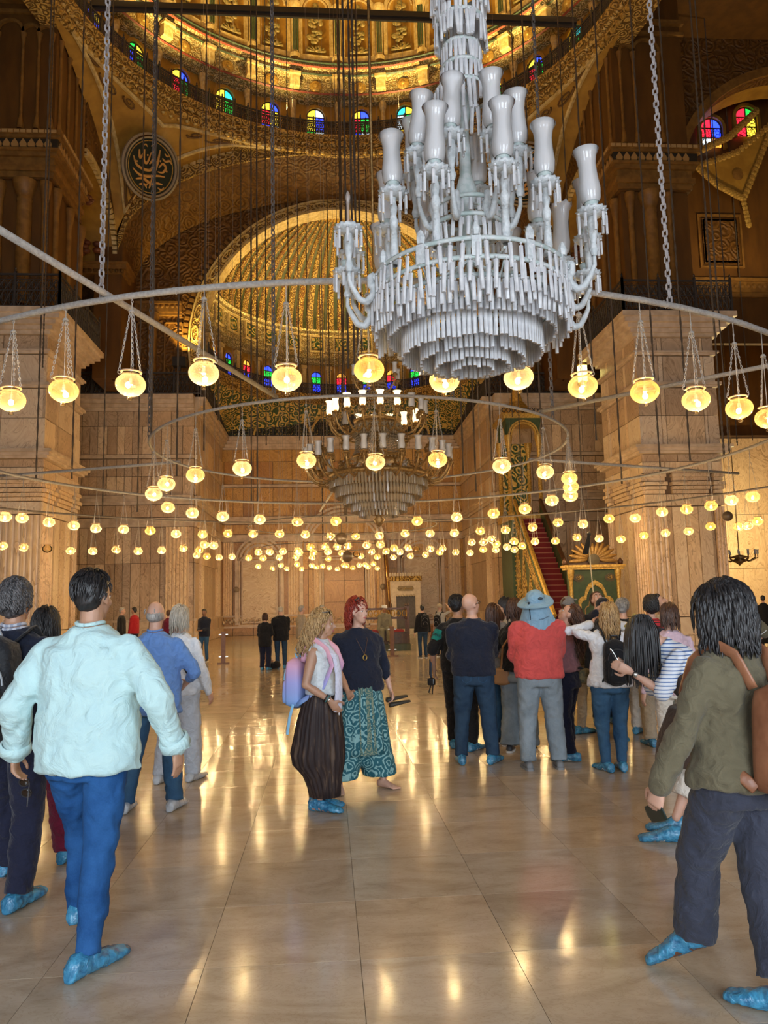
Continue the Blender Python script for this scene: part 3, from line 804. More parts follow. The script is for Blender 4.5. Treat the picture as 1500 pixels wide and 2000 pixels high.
# ================================================================= central dome
dome = empty('ceiling', (0, 0, 0), 0, 'huge gilded central dome with ring gallery, arcaded drum and painted panels', 'dome', kind='structure')
prof_ring = [(DR+.9, ZR-.05), (DR-.02, ZR-.05), (DR-.02, ZR+.05), (DR-.12, ZR+.1), (DR-.05, ZR+.3), (DR-.22, ZR+.36), (DR-.15, ZR+.55), (DR-.28, ZR+.6), (DR-.28, ZR+.74), (DR+1.0, ZR+.74)]
A0, A1 = PI/2-R(118), PI/2+R(118)
MB().lathe(prof_ring, 96, (DX, DY, 0)).build('ring_cornice', GOLDR, dome)
MB().lathe([(DR+.95, ZR+.7), (DR+.95, ZR+3.05)], 96, (DX, DY, 0)).build('drum_wall', OCHRE, dome)
MB().lathe([(DR+.95, ZR+2.9), (DR+.7, ZR+2.95), (DR+.72, ZR+3.15), (DR+.5, ZR+3.2), (DR+.55, ZR+3.9), (DR+.25, ZR+3.95), (DR+.28, ZR+4.15), (DR+.1, ZR+4.2), (DR+.12, ZR+4.45), (DR+.3, ZR+4.5)], 128, (DX, DY, 0)).build('carved_cornice', CREAMR, dome)
for k, (rr_, z, c) in enumerate(((DR+.47, ZR+3.2, REDP), (DR+.22, ZR+3.95, GREEN), (DR+.06, ZR+4.2, REDP), (DR+.08, ZR+4.42, GREEN), (DR-.16, ZR+8.75, GREEN), (DR-.3, ZR+9.0, CREAM))):
    MB().lathe([(rr_, z-.05), (rr_-.05, z), (rr_, z+.05)], 96, (DX, DY, 0)).build('painted_band', c, dome)
MB().lathe([(DR+.3, ZR+4.4), (DR+.28, ZR+7.0), (DR+.1, ZR+8.6), (DR-.1, ZR+8.7), (DR-.2, ZR+9.2)], 96, (DX, DY, 0)).build('arcade_wall', OCHRE, dome)
# shell of the dome
shell = [(DR-.2, ZR+9.2)]+[((DR-.2)*math.cos(t*PI/2/16), ZR+9.2+9.0*math.sin(t*PI/2/16)) for t in range(1, 17)]
MB().lathe(shell, 96, (DX, DY, 0)).build('dome_shell', CREAMR, dome, True)
NW = 32
# colonnette, arch panel and corbel made once
col_me = MB().lathe([(.24, 0), (.24, .2), (.18, .28), (.16, .32), (.16, 2.3), (.2, 2.36), (.27, 2.62), (.27, 2.75)], 10).mesh('drum_colonnette', CREAM)
flute_me = MB().box(-.11, -.05, -.19, -.14, .35, 2.3).box(-.02, .03, -.2, -.15, .35, 2.3).box(.07, .12, -.19, -.14, .35, 2.3).mesh('colonnette_flutes', GREEN)
pan = MB()
pan.band(arc(0, 2.6, .62, 0, PI, 14), arc(0, 2.6, .78, 0, PI, 14), .14).band(arc(0, 2.6, .50, 0, PI, 14), arc(0, 2.6, .56, 0, PI, 14), .1)
pan.box(-.78, -.62, .3, 2.6, 0, .14).box(.62, .78, .3, 2.6, 0, .14).box(-.8, .8, .05, .3, 0, .12)
pan_me = pan.mesh('arched_panel', CREAM)
bq = MB()
rq = random.Random(3)
for k in range(46):
    t = rq.random(); x = rq.uniform(-1, 1)*(.34*(1-abs(t-.35))); y = .45+2.4*t
    bq.sphere((x, y, .03), (.09+.06*rq.random(), .09+.06*rq.random(), .06), 7, 5)
bq.box(-.2, .2, 1.35, 1.47, 0, .1)
for k in range(7):
    a = PI*(k+.5)/7; bq.tube([(.06*math.cos(a), .42, .04), (.46*math.cos(a), .42+.3*math.sin(a), .04)], [.03, .07], 5)
bq_me = bq.mesh('bouquet_relief', plain('bouquet_gilt', (.36, .25, .085), .45, .1, col2=(.16, .13, .04), vscale=9), True)
corb_me = MB().box(-.22, .22, 0, .3, 0, .5).box(-.26, .26, 0, .42, .5, .62).sphere((0, .12, .25), .2, 10, 7).mesh('corbel', CREAM)
ros_me = MB().sphere((0, 0, 0), (.3, .3, .1), 12, 6).sphere((0, 0, .08), (.12, .12, .08), 8, 5).mesh('rosette', GOLD, True)
palettes = [('yellow', 'blue', 'red', 'green', 'blue', 'yellow'), ('yellow', 'teal', 'yellow', 'green', 'red', 'white'), ('yellow', 'blue', 'red', 'yellow', 'blue', 'white'),
            ('yellow', 'white', 'yellow', 'blue', 'green', 'white'), ('yellow', 'blue', 'red', 'green', 'blue', 'white'), ('teal', 'yellow', 'white', 'green', 'yellow', 'yellow'),
            ('blue', 'yellow', 'red', 'blue', 'blue', 'red'), ('green', 'yellow', 'blue', 'green', 'teal', 'yellow')]
PH0 = R(5.4)
for k in range(-10, 11):
    ph = PH0+k*2*PI/NW; s_, c_ = math.sin(ph), math.cos(ph)
    nrm = (-s_, -c_, 0)
    lab = 'arched stained glass window in the dome drum, %s' % (('%s of the lowest one above the apse' % (('one', 'two', 'three', 'four', 'five', 'six', 'seven', 'eight', 'nine', 'ten')[abs(k)-1]+(' places left' if k < 0 else ' places right'))) if k else 'the lowest one above the apse')
    stained_window(wall_matrix((DX+s_*(DR+.93), DY+c_*(DR+.93), ZR+.95), nrm), .84, 1.75, palettes[(k+20) % 8], None, lab)
    for me, rr_, z, nm in ((pan_me, DR+.26, ZR+4.55, 'arched_panel'), (bq_me, DR+.2, ZR+4.6, 'bouquet_relief'), (ros_me, DR+.5, ZR+3.55, 'rosette')):
        o = place(me, nm, dome); o.matrix_world = wall_matrix((DX+s_*rr_, DY+c_*rr_, z), nrm)
    ph2 = ph+PI/NW; s2, c2 = math.sin(ph2), math.cos(ph2)
    q = place(col_me, 'drum_colonnette', dome, (DX+s2*(DR+.12), DY+c2*(DR+.12), ZR+4.5), (0, 0, -ph2)); place(flute_me, 'colonnette_flutes', q)
    q = place(col_me, 'drum_colonnette', dome, (DX+s2*(DR+.85), DY+c2*(DR+.85), ZR+.74), (0, 0, -ph2), (.7, .7, .8))
    o = place(corb_me, 'corbel', dome, (DX+s2*(DR+.42), DY+c2*(DR+.42), ZR+3.25), (0, 0, -ph2+PI))
    # gallery railing of the ring
tg = empty('gallery_railing', (0, 0, 0), 0, 'long curved iron railing around the rim below the dome windows', 'railing')
for k in range(-34, 35):
    a, b_ = R(k*3.5), R((k+1)*3.5)
    railing(tg, (DX+(DR-.2)*math.sin(a), DY+(DR-.2)*math.cos(a), 0), (DX+(DR-.2)*math.sin(b_), DY+(DR-.2)*math.cos(b_), 0), ZR+.70, .72, 5, .010)
lv = MB()
for k in range(220):
    a = 2*PI*k/220; lv.sphere((DX+(DR-.1)*math.sin(a), DY+(DR-.1)*math.cos(a), ZR+.42), (.1, .1, .13), 6, 4)
tag(lv.build('egg_and_leaf_course', CREAM, dome, True), kind='stuff')
# warm floodlights standing on the ring gallery and washing the dome
for k in range(12):
    a = 2*PI*(k+.5)/12
    light('dome_floodlight', 'SPOT', (DX+(DR-.9)*math.sin(a), DY+(DR-.9)*math.cos(a), ZR+1.2), 1100, (1, .72, .26), .15, to=(DX+(DR-1.6)*math.sin(a)*.75, DY+(DR-1.6)*math.cos(a)*.75, ZR+9), spot=125)
# iron tie beam across the dome
tb = MB().box(-8.3, 9.75, 26.2, 26.42, 23.42, 23.6).box(-8.3, 9.75, 26.27, 26.35, 23.3, 23.7)
tag(tb.build('tie_beam', IRONB), 'long black iron tie beam spanning the dome near the top', 'beam')

# ================================================================= apse half dome
apse = empty('ceiling_apse', (0, 0, 0), 0, 'gilded ribbed half dome over the apse with a row of small stained windows', 'dome', kind='structure')
AY, AR = 36.2, 6.75
HA0, HA1 = 0, PI
MB().lathe([(AR+.05, 12.9), (AR-.25, 12.95), (AR-.2, 13.15), (AR-.35, 13.2), (AR-.3, 13.45), (AR+.3, 13.5)], 48, (AXC, AY, 0), 0, PI).build('half_ring_cornice', GOLDR, apse)
MB().lathe([(AR+.3, 13.4), (AR+.3, 15.35)], 48, (AXC, AY, 0), 0, PI).build('half_drum_wall', OCHRE, apse)
MB().lathe([(AR+.3, 15.3), (AR+.05, 15.35), (AR+.1, 15.6), (AR-.15, 15.65), (AR-.1, 15.9), (AR-.05, 15.95), (AR-.05, 16.9), (AR-.25, 16.95), (AR-.2, 17.15), (AR-.4, 17.25)], 64, (AXC, AY, 0), 0, PI).build('half_cornice', CREAMR, apse)
sp = lambda t: ((AR-.4)*math.cos(t), 17.2+4.6*math.sin(t))
MB().lathe([sp(PI/2*i/14) for i in range(15)], 48, (AXC, AY, 0), 0, PI).build('shell_ground', plain('shell_green', (.055, .075, .028), .5, col2=(.09, .09, .03), vscale=3), apse, True)
NR = 33
for k in range(NR):   # ribs of the shell, each a raised painted strip
    a = PI*(k+.5)/NR; mb = MB(); n = 12
    pts = [sp(PI/2*.86*i/n) for i in range(n+1)]
    vs_ = []
    for i, (r_, z) in enumerate(pts):
        hw = PI/NR*.34
        for q, dr in ((-hw, .0), (-hw*.7, -.09), (hw*.7, -.09), (hw, .0)):
            vs_.append((AXC+(r_+dr)*math.cos(a+q), AY+(r_+dr)*math.sin(a+q), z+(dr*.4)))
    fs = [(i*4+j, i*4+j+1, i*4+j+5, i*4+j+4) for i in range(n) for j in range(3)]
    mb.add(vs_, fs); mb.build('shell_rib', (SHELLR, GOLDR)[k % 2], apse)
fan = MB()
for k in range(33):
    a = PI*(k+.5)/33
    fan.tube([(AXC+sp(t)[0]*.98*math.cos(a), AY+sp(t)[0]*.98*math.sin(a), sp(t)[1]-.12) for t in (1.26, 1.38, 1.5)], [.09, .06, .02], 5)
fan.build('fan_crown', GOLD, apse)
NA = 15
awm = MB().box(-.3, .3, 0, .7, 0, .06).mesh('painted_panel', GREENR)
afr = MB().band([(-.36, -.06), (.36, -.06), (.36, .76), (-.36, .76), (-.36, -.06)], [(-.44, -.14), (.44, -.14), (.44, .84), (-.44, .84), (-.44, -.14)], .12).mesh('panel_frame', CREAM)
acl = MB().box(-.16, .16, -.14, .14, 0, .12).box(-.11, .11, -.1, .1, .12, 1.5).box(-.18, .18, -.16, .16, 1.5, 1.7).mesh('half_drum_pilaster', CREAM)
for k in range(NA):
    a = PI*(k+.5)/NA; cx_, cy_ = math.cos(a), math.sin(a); nrm = (-cx_, -cy_, 0)
    pal = (('blue', 'blue', 'green', 'green', 'blue', 'blue'), ('orange', 'orange', 'red', 'red', 'blue', 'blue'))[k % 2]
    stained_window(wall_matrix((AXC+(AR+.28)*cx_, AY+(AR+.28)*cy_, 13.75), nrm), .62, 1.15, pal, None,
                   'small arched stained window in the apse half dome, number %s from its left end' % ('fifteen fourteen thirteen twelve eleven ten nine eight seven six five four three two one'.split()[k]))
    o = place(awm, 'painted_panel', apse); o.matrix_world = wall_matrix((AXC+(AR-.1)*cx_, AY+(AR-.1)*cy_, 16.08), nrm) @ Matrix.Rotation(0, 4, 'X')
    f_ = place(afr, 'panel_frame', apse); f_.matrix_world = wall_matrix((AXC+(AR-.08)*cx_, AY+(AR-.08)*cy_, 16.1), nrm)
    a2 = PI*k/NA
    place(acl, 'half_drum_pilaster', apse, (AXC+(AR+.2)*math.cos(a2), AY+(AR+.2)*math.sin(a2), 13.5), (0, 0, a2-PI/2))
agal = empty('gallery_railing', (0, 0, 0), 0, 'curved iron railing below the small windows of the apse half dome', 'railing')
for k in range(24):
    a, b_ = PI*k/24, PI*(k+1)/24
    railing(agal, (AXC+(AR-.25)*math.cos(a), AY+(AR-.25)*math.sin(a), 0), (AXC+(AR-.25)*math.cos(b_), AY+(AR-.25)*math.sin(b_), 0), 13.45, .62, 5, .010)
# squinches and painted lunettes below the half ring
def squinch(u, v):
    a = PI*u
    p = Vector((AXC+(AR-.05)*math.cos(a), AY+(AR-.05)*math.sin(a), 12.95))
    c_, s_ = math.cos(a), math.sin(a); k = min(6.95/max(abs(c_), 1e-6), 7.4/max(s_, 1e-6)) if s_ > 1e-6 else 6.95
    q = Vector((AXC+k*c_, AY+k*s_, 11.25 if True else 0))
    return p.lerp(q, v)
MB().grid(squinch, 64, 8).build('painted_squinch', GREENR, apse, True)
bd = MB()
for cx_ in (AXC-3.4, AXC+.0, AXC+3.4):
    r_ = 1.7 if cx_ != AXC else 1.9
    bd.band(arc(cx_, 10.9, r_-.12, .2, PI-.2, 20), arc(cx_, 10.9, r_, .2, PI-.2, 20), .08, XZ(43.1))
bd.build('lunette_border', GOLD, apse)
MB().box(-6.3, 8.2, 43.3, 43.7, 11.2, 23).build('apse_upper_wall', GREENR, apse)
rd = MB().lathe([(0, 0), (.78, 0), (.78, .05), (0, .05)], 28).xform(XZ(43.15)@Matrix.Translation((2.1, 12.2, 0)))
rd.build('dark_oculus', plain('oculus_black', (.02, .02, .018), .5), apse)
# warm lamps on the apse gallery (floodlights) lighting the half dome
for k in range(6):
    a = PI*(k+.5)/6
    light('apse_floodlight', 'SPOT', (AXC+(AR-.9)*math.cos(a), AY+(AR-.9)*math.sin(a), 13.9), 520, (1, .72, .26), .12, to=(AXC+1.5*math.cos(a), AY+1.5*math.sin(a)+.2, 20.5), spot=120)

# ================================================================= right hand aisle behind the pier
def right_bay():
    root = empty('wall_right_aisle', (0, 0, 0), 0, 'brown relief wall with a round arch opening into the right aisle', 'wall', kind='structure')
    cx_, zc, r_ = 18.7, 17.25, 4.9
    op = [(cx_-r_, 12.6)]+arc(cx_, zc, r_, PI, 0, 36)+[(cx_+r_, 12.6)]
    tp = [(13.2, 12.6)]+[(13.2+11*i/36, 24) for i in range(37)]+[(24.2, 12.6)]
    MB().band(op, tp, .6, XZ(27.6)).build('arch_wall', RELIEF, root)
    MB().grid(lambda u, v: (cx_-r_*math.cos(PI*u), 27.6+.9*v, zc+r_*math.sin(PI*u)), 36, 3).build('arch_soffit', OCHRE, root)
    MB().band(arc(cx_, zc, r_-.02, PI, 0, 36), arc(cx_, zc, r_+.32, PI, 0, 36), .12, XZ(27.0)).build('arch_band', BROWNL, root)
    MB().box(13.2, 28.4, 30.2, 30.5, 12.2, 24).build('bay_back_wall', BROWN, root)
    MB().box(28.2, 28.6, -7, 44.6, 0, 24).build('outer_wall', ALABD, root)
    def leaves(pts, n, rad):
        lf = MB()
        for (a, b_) in zip(pts[:-1], pts[1:]):
            for i in range(n):
                t = i/n; lf.sphere((a[0]+(b_[0]-a[0])*t, 29.2, a[1]+(b_[1]-a[1])*t), (rad, .09, rad*1.2), 6, 4)
        tag(lf.build('leaf_border', GOLD, root), kind='stuff')
    tri = [(15.65, 19.5), (17.5, 20.2), (19.2, 21.6), (18.4, 19.8), (17.6, 18.1), (16.5, 18.7)]
    MB().prism(tri, 0, .1, XZ(29.4)).build('bay_pendentive', OCHRE, root)
    leaves(tri+[tri[0]], 9, .14); leaves([(15.4, 20.0), (17.2, 20.9), (18.6, 22.2)], 12, .15); leaves([(17.6, 17.9), (17.75, 16.8)], 6, .14)
    MB().lathe([(0, 0), (.2, 0), (.24, .04), (0, .06)], 14).xform(XZ(29.28) @ Matrix.Translation((17.45, 19.2, 0))).build('bay_rosette', BROWNL, root)
    pm = MB()
    for o in (0, .22): pm.band([(16.0+o, 15.5+o), (17.95-o, 15.5+o), (17.95-o, 17.9-o), (16.0+o, 17.9-o), (16.0+o, 15.5+o)], [(16.08+o, 15.58+o), (17.87-o, 15.58+o), (17.87-o, 17.82-o), (16.08+o, 17.82-o), (16.08+o, 15.58+o)], .1, XZ(30.2))
    q = MB().lathe([(.16, 0), (.2, .06), (.24, 0)], 16).xform(XZ(30.18) @ Matrix.Translation((17.0, 16.6, 0))); pm.add(q.v, q.f)
    pm.build('panel_moulding', BROWNL, root)
    MB().box(16.2, 17.75, 30.1, 30.2, 15.7, 17.7).build('relief_panel', RELIEF, root)
    co = MB()
    for o, z0, z1 in ((.1, 14.2, 14.4), (.25, 14.85, 15.0), (.15, 14.4, 14.85)): co.box(13.2, 22.5, 30.2-o, 30.3, z0, z1)
    for i in range(34): co.sphere((13.3+i*.26, 30.02, 14.65), (.1, .06, .12), 6, 4)
    co.build('painted_cornice', BROWNL, root)
    return root
right_bay()
stained_window(wall_matrix((16.85, 30.05, 20.9), (0, -1, 0)), .95, 1.35, ('red', 'blue', 'red', 'blue', 'white', 'orange'), None, 'bright red and blue stained window under the right aisle arch')
stained_window(wall_matrix((18.45, 30.05, 21.45), (0, -1, 0)), .95, 1.35, ('red', 'green', 'red', 'yellow', 'red', 'yellow'), None, 'red and yellow stained window at the right edge of the aisle')
stained_window(wall_matrix((-11.45, 34.72, 16.7), (0, -1, 0)), .62, 3.0, ('yellow',)*6, None, 'narrow yellow window behind the left pier')
stained_window(wall_matrix((13.45, 34.72, 16.9), (0, -1, 0)), 1.0, 2.9, ('orange', 'yellow', 'yellow', 'yellow', 'yellow', 'yellow'), None, 'yellow paned window beside the right pier behind the chandelier')
# bright marble wall of the far right aisle, and the closing walls of the hall
ra = empty('wall_right_aisle_back', (0, 0, 0), 0, 'brightly lit pale marble wall at the far end of the right aisle', 'wall', kind='structure')
MB().box(13, 28.4, 43.7, 44.2, 0, 11.2).build('wall_core', JOINT, ra)
slab_face(ra, 'y', 43.7, -1, 13, 28.2, [(0, .8, [0, .25, .5, .75, 1], .12, 1), (.8, 3.2, [0, .1, .25, .38, .5, .62, .75, .88, 1], .06, 0), (3.2, 6.4, [0, .15, .3, .5, .7, .85, 1], .06, (0, 1)), (6.4, 11, [0, .3, .6, 1], .06, (0, 1))], (ALABL, ALAB), 12)
MB().box(15.5, 15.85, 34.8, 43.7, 0, 11.2).build('aisle_wall', ALABD, ra)
oc = empty('ceiling_aisles', (0, 0, 0), 0, 'dark plaster vault closing the aisles around the dome', 'ceiling', kind='structure')
cv = MB()
N = 64
sq = lambda a: (lambda c_, s_: (min(DX+27.6, max(DX-22, DX+40*c_)), min(45, max(-7, DY+40*s_))))(math.cos(a), math.sin(a))
cv.add([(DX+(DR+.8)*math.cos(2*PI*i/N), DY+(DR+.8)*math.sin(2*PI*i/N), 23.6) for i in range(N)]+[(*sq(2*PI*i/N), 23.6) for i in range(N)], [(i, (i+1) % N, N+(i+1) % N, N+i) for i in range(N)])
cv.build('vault', BROWN, oc)
lw = MB().box(-21, -20.6, -7, 45, 0, 24); tag(lw.build('wall_left', ALABD), 'plain marble outer wall of the left aisle', 'wall', kind='structure')
bw = MB().box(-21, 28.6, 44.2, 44.6, 0, 24); tag(bw.build('wall_far', BROWN), 'outer wall behind the apse', 'wall', kind='structure')
# entrance wall behind the viewer with the open door and two tall windows
rw = empty('wall_entrance', (0, 0, 0), 0, 'entrance wall behind the viewer with an open courtyard door and tall windows', 'wall', kind='structure')
em = MB()
for x0, x1, z0, z1 in ((-21, -9, 0, 24), (-9, -6, 0, 1.5), (-9, -6, 7.5, 24), (-6, -1.7, 0, 24), (-1.7, 2.9, 6.2, 24), (2.9, 7.2, 0, 24), (7.2, 10.2, 0, 1.5), (7.2, 10.2, 7.5, 24), (10.2, 28.6, 0, 24)):
    em.box(x0, x1, -7, -6.7, z0, z1)
em.build('wall_surface', ALAB, rw)
light('aisle_gallery_floodlight', 'SPOT', (16.4, 26.2, 12.7), 650, (1, .74, .34), .12, to=(17.6, 28.6, 21), spot=110)
LAMPS = {
    'r1n': [(-3.27, 8.13, 3.80), (-2.63, 7.81, 3.81), (-1.90, 7.52, 3.79), (-1.16, 7.31, 3.84), (-0.36, 7.17, 3.74), (0.42, 7.10, 3.81), (1.14, 7.11, 3.71), (1.88, 7.19, 3.76), (2.56, 7.31, 3.71), (3.28, 7.52, 3.71), (3.95, 7.77, 3.69), (4.60, 8.09, 3.68), (5.11, 8.39, 3.64)],
    'r2n': [(-3.02, 13.57, 3.59), (-2.68, 12.97, 3.67), (-2.08, 12.29, 3.70), (-1.28, 11.71, 3.70), (-0.29, 11.32, 3.74), (0.73, 11.20, 3.68), (1.68, 11.32, 3.74), (2.76, 11.75, 3.71), (3.66, 12.46, 3.73), (4.46, 13.65, 3.81), (4.72, 13.94, 3.70)],
    'r2f': [(-3.30, 16.19, 3.69), (-2.96, 17.14, 3.68), (-2.41, 17.97, 3.69), (-1.62, 18.68, 3.69), (-0.73, 19.14, 3.67), (0.23, 19.37, 3.70), (2.27, 19.09, 3.64), (3.18, 18.56, 3.67), (3.94, 17.81, 3.66), (4.46, 16.93, 3.65), (4.77, 15.83, 3.69), (4.70, 14.39, 3.59)],
    'r1f': [(-7.21, 17.65, 3.71), (-7.03, 18.17, 3.74), (-6.70, 18.95, 3.72), (-6.33, 19.62, 3.70), (-5.95, 20.18, 3.68), (-5.42, 20.83, 3.71), (-4.85, 21.40, 3.72), (-4.25, 21.90, 3.67), (-3.58, 22.35, 3.69), (-2.91, 22.72, 3.73), (-2.21, 23.02, 3.74), (-1.43, 23.27, 3.75), (-0.66, 23.44, 3.74), (0.10, 23.53, 3.68), (0.87, 23.55, 3.68), (1.61, 23.50, 3.68), (2.40, 23.37, 3.72), (3.14, 23.18, 3.69), (3.85, 22.92, 3.67), (4.58, 22.58, 3.69), (5.25, 22.18, 3.67), (5.93, 21.68, 3.69), (6.52, 21.14, 3.76), (7.05, 20.57, 3.65), (7.54, 19.91, 3.72), (7.97, 19.20, 3.65), (8.34, 18.41, 3.71), (8.61, 17.65, 3.68), (8.80, 16.85, 3.66), (8.91, 16.14, 3.69), (8.95, 15.36, 3.66)],
    'r3': [(-9.09, 22.24, 3.44), (-8.70, 22.76, 3.42), (-8.24, 23.30, 3.42), (-7.74, 23.83, 3.39), (-7.23, 24.31, 3.40), (-6.65, 24.79, 3.47), (-6.07, 25.21, 3.44), (-5.42, 25.62, 3.49), (-4.78, 25.98, 3.57), (5.04, 26.49, 3.66), (7.02, 25.50, 3.57), (7.61, 25.11, 3.55), (8.20, 24.66, 3.62), (8.77, 24.18, 3.53), (9.30, 23.67, 3.47), (9.81, 23.11, 3.52), (10.26, 22.56, 3.54), (10.69, 21.95, 3.53), (11.06, 21.35, 3.61), (11.47, 20.59, 3.52), (11.59, 20.33, 3.52), (11.72, 20.04, 3.61)],
    'far': [(-2.43, 27.38, 3.50), (-2.56, 30.96, 3.50), (-2.03, 27.47, 3.50), (-1.90, 30.64, 3.50), (-1.55, 27.19, 3.50), (-1.03, 26.93, 3.50), (-1.00, 28.14, 3.50), (-1.25, 30.83, 3.50), (-1.40, 36.08, 3.50), (-0.54, 25.38, 3.50), (-0.50, 28.27, 3.50), (-0.60, 30.81, 3.50), (-0.07, 25.21, 3.50), (0.03, 27.82, 3.50), (0.05, 32.04, 3.50), (0.34, 25.44, 3.50), (0.54, 28.53, 3.50), (0.68, 32.22, 3.50), (0.69, 25.17, 3.50), (1.12, 29.38, 3.50), (1.33, 30.56, 3.50), (1.29, 24.97, 3.50), (1.65, 28.22, 3.50), (2.03, 31.25, 3.50), (1.72, 24.74, 3.50), (2.16, 28.09, 3.50), (2.31, 26.43, 3.50), (2.74, 31.75, 3.50), (2.73, 28.65, 3.50), (2.79, 26.54, 3.50), (3.38, 31.12, 3.50), (3.15, 27.14, 3.50), (-3.31, 37.27, 3.50), (-2.81, 39.85, 3.50), (-2.20, 36.79, 3.50), (-2.10, 40.13, 3.50), (-1.35, 40.78, 3.50), (-0.75, 37.31, 3.50), (-0.56, 39.07, 3.50), (-0.24, 38.24, 3.50), (0.10, 39.97, 3.50), (0.54, 41.53, 3.50), (0.79, 37.56, 3.50), (0.96, 38.37, 3.50), (1.33, 40.45, 3.50), (1.57, 37.84, 3.50), (1.84, 37.49, 3.50), (2.11, 39.91, 3.50), (2.20, 36.62, 3.50), (2.68, 41.48, 3.50), (-4.21, 25.81, 3.50), (-3.71, 23.62, 3.50), (-4.49, 29.15, 3.50), (-3.50, 24.09, 3.50), (-4.16, 30.00, 3.50), (-3.62, 29.68, 3.50), (-3.09, 30.50, 3.50), (-4.75, 28.46, 3.50), (3.91, 30.44, 3.50), (3.69, 27.26, 3.50), (4.11, 27.10, 3.50), (4.28, 29.03, 3.50), (4.95, 29.34, 3.50), (5.59, 29.79, 3.50), (5.04, 24.46, 3.50), (5.75, 28.00, 3.50), (5.10, 23.49, 3.50), (5.65, 25.32, 3.50), (6.27, 28.25, 3.50), (6.37, 26.86, 3.50), (6.02, 24.34, 3.50), (7.03, 28.43, 3.50), (6.83, 26.48, 3.50)],
}
ROPES = [(-7.59, 20.50, 5.05), (-8.61, 23.50, 9.00), (-7.00, 21.50, 5.21), (-5.82, 24.00, 4.57), (-3.51, 15.50, 5.08), (-4.06, 21.00, 5.17), (-3.81, 24.00, 6.48), (-4.22, 30.00, 8.93), (-3.56, 32.00, 9.00), (-2.26, 23.20, 4.66), (-2.09, 23.30, 4.75), (-2.34, 30.00, 7.89), (-1.48, 31.00, 8.84), (-1.17, 34.00, 8.95), (-0.83, 36.00, 9.00), (-0.10, 36.00, 9.00), (0.20, 33.00, 8.96), (0.70, 30.00, 9.00), (0.51, 16.20, 6.68), (0.62, 15.60, 6.49), (0.67, 15.00, 6.20), (1.17, 23.40, 4.72), (1.98, 33.00, 9.00), (2.71, 33.00, 8.94), (3.56, 34.00, 9.00), (3.83, 21.00, 5.09), (4.53, 22.80, 4.92), (5.31, 24.00, 6.08), (7.56, 30.00, 9.00), (7.83, 30.00, 5.94), (7.68, 28.00, 8.79), (6.40, 22.00, 5.70), (7.40, 20.20, 5.92), (8.17, 20.50, 4.75), (8.61, 19.00, 4.84), (8.73, 17.60, 4.85), (9.37, 17.20, 4.83), (9.39, 17.00, 4.85), (14.68, 26.00, 6.94), (17.61, 30.00, 7.98)]
def ceil_z(x, y):
    """underside of whatever vault stands above a floor point"""
    r_ = math.hypot(x-DX, y-DY)
    if r_ < DR-.35: return ZR+9.25+9.0*math.sqrt(max(0, 1-(r_/(DR-.2))**2))
    q = ((x-AXC)/(AR-.4))**2+((y-AY)/(AR-.4))**2
    if y > AY and q < 1: return 17.25+4.6*math.sqrt(1-q)
    if y > 36.2: return 13.2
    return 23.65
def snap(x, y, r_, c_=(.7, 15.3)):
    d = math.hypot(x-c_[0], y-c_[1]); return (c_[0]+(x-c_[0])*r_/d, c_[1]+(y-c_[1])*r_/d)
# ================================================================= hanging globe lamps on iron rings
def lamp_glass():
    m, n, l, b = new_mat('amber_lamp_glass')
    n.remove(b); out = n['Material Output']
    lw_ = n.new('ShaderNodeLayerWeight'); lw_.inputs[0].default_value = .35
    oi = n.new('ShaderNodeObjectInfo')
    cr = ramp(n, [(0, (1, .66, .20)), (.5, (1, .74, .36)), (1, (1, .82, .52))]); l.new(oi.outputs['Random'], cr.inputs[0])
    T_ = n.new('ShaderNodeBsdfTransparent'); T_.inputs[0].default_value = (1, .93, .76, 1)
    D_ = n.new('ShaderNodeBsdfTranslucent'); l.new(cr.outputs[0], D_.inputs[0])
    G_ = n.new('ShaderNodeBsdfGlossy'); G_.inputs['Roughness'].default_value = .06
    m1 = n.new('ShaderNodeMixShader'); m2 = n.new('ShaderNodeMixShader')
    f = math_node(n, l, 'MULTIPLY_ADD', lw_.outputs['Facing'], .14, .044)
    l.new(f, m1.inputs[0]); l.new(T_.outputs[0], m1.inputs[1]); l.new(D_.outputs[0], m1.inputs[2])
    fr_ = n.new('ShaderNodeFresnel'); fr_.inputs[0].default_value = 1.35
    l.new(fr_.outputs[0], m2.inputs[0]); l.new(m1.outputs[0], m2.inputs[1]); l.new(G_.outputs[0], m2.inputs[2])
    l.new(m2.outputs[0], out.inputs[0])
    return m
LGLASS = lamp_glass()
RIMM = plain('lamp_rim_glass', (.50, .33, .20), .25, spec=.7)
CHAINM = plain('dusty_chain', (.36, .33, .30), .7, bscale=60, bstr=.4)
CABLE = plain('lamp_cable', (.55, .48, .40), .6)
def bulb_glass():
    m, n, l, b = new_mat('lit_bulb_glass'); n.remove(b)      # clear bulb glass with a glowing filament: light from inside passes through
    T_ = n.new('ShaderNodeBsdfTransparent'); E_ = n.new('ShaderNodeEmission'); E_.inputs[0].default_value = (1, .80, .46, 1); E_.inputs[1].default_value = 14
    A_ = n.new('ShaderNodeAddShader'); l.new(T_.outputs[0], A_.inputs[0]); l.new(E_.outputs[0], A_.inputs[1]); l.new(A_.outputs[0], n['Material Output'].inputs[0])
    m.cycles.emission_sampling = 'NONE'; return m
BULB = BULBN = bulb_glass()
FIL = bpy.data.lights.new('filament', 'POINT'); FIL.energy = 12.5; FIL.color = (1, .73, .40); FIL.shadow_soft_size = .02
globe_p = [(.012, -.118), (.05, -.112), (.09, -.095), (.122, -.066), (.142, -.03), (.147, .0), (.141, .035), (.12, .068), (.095, .088), (.078, .098), (.074, .112), (.09, .124), (.1, .128)]
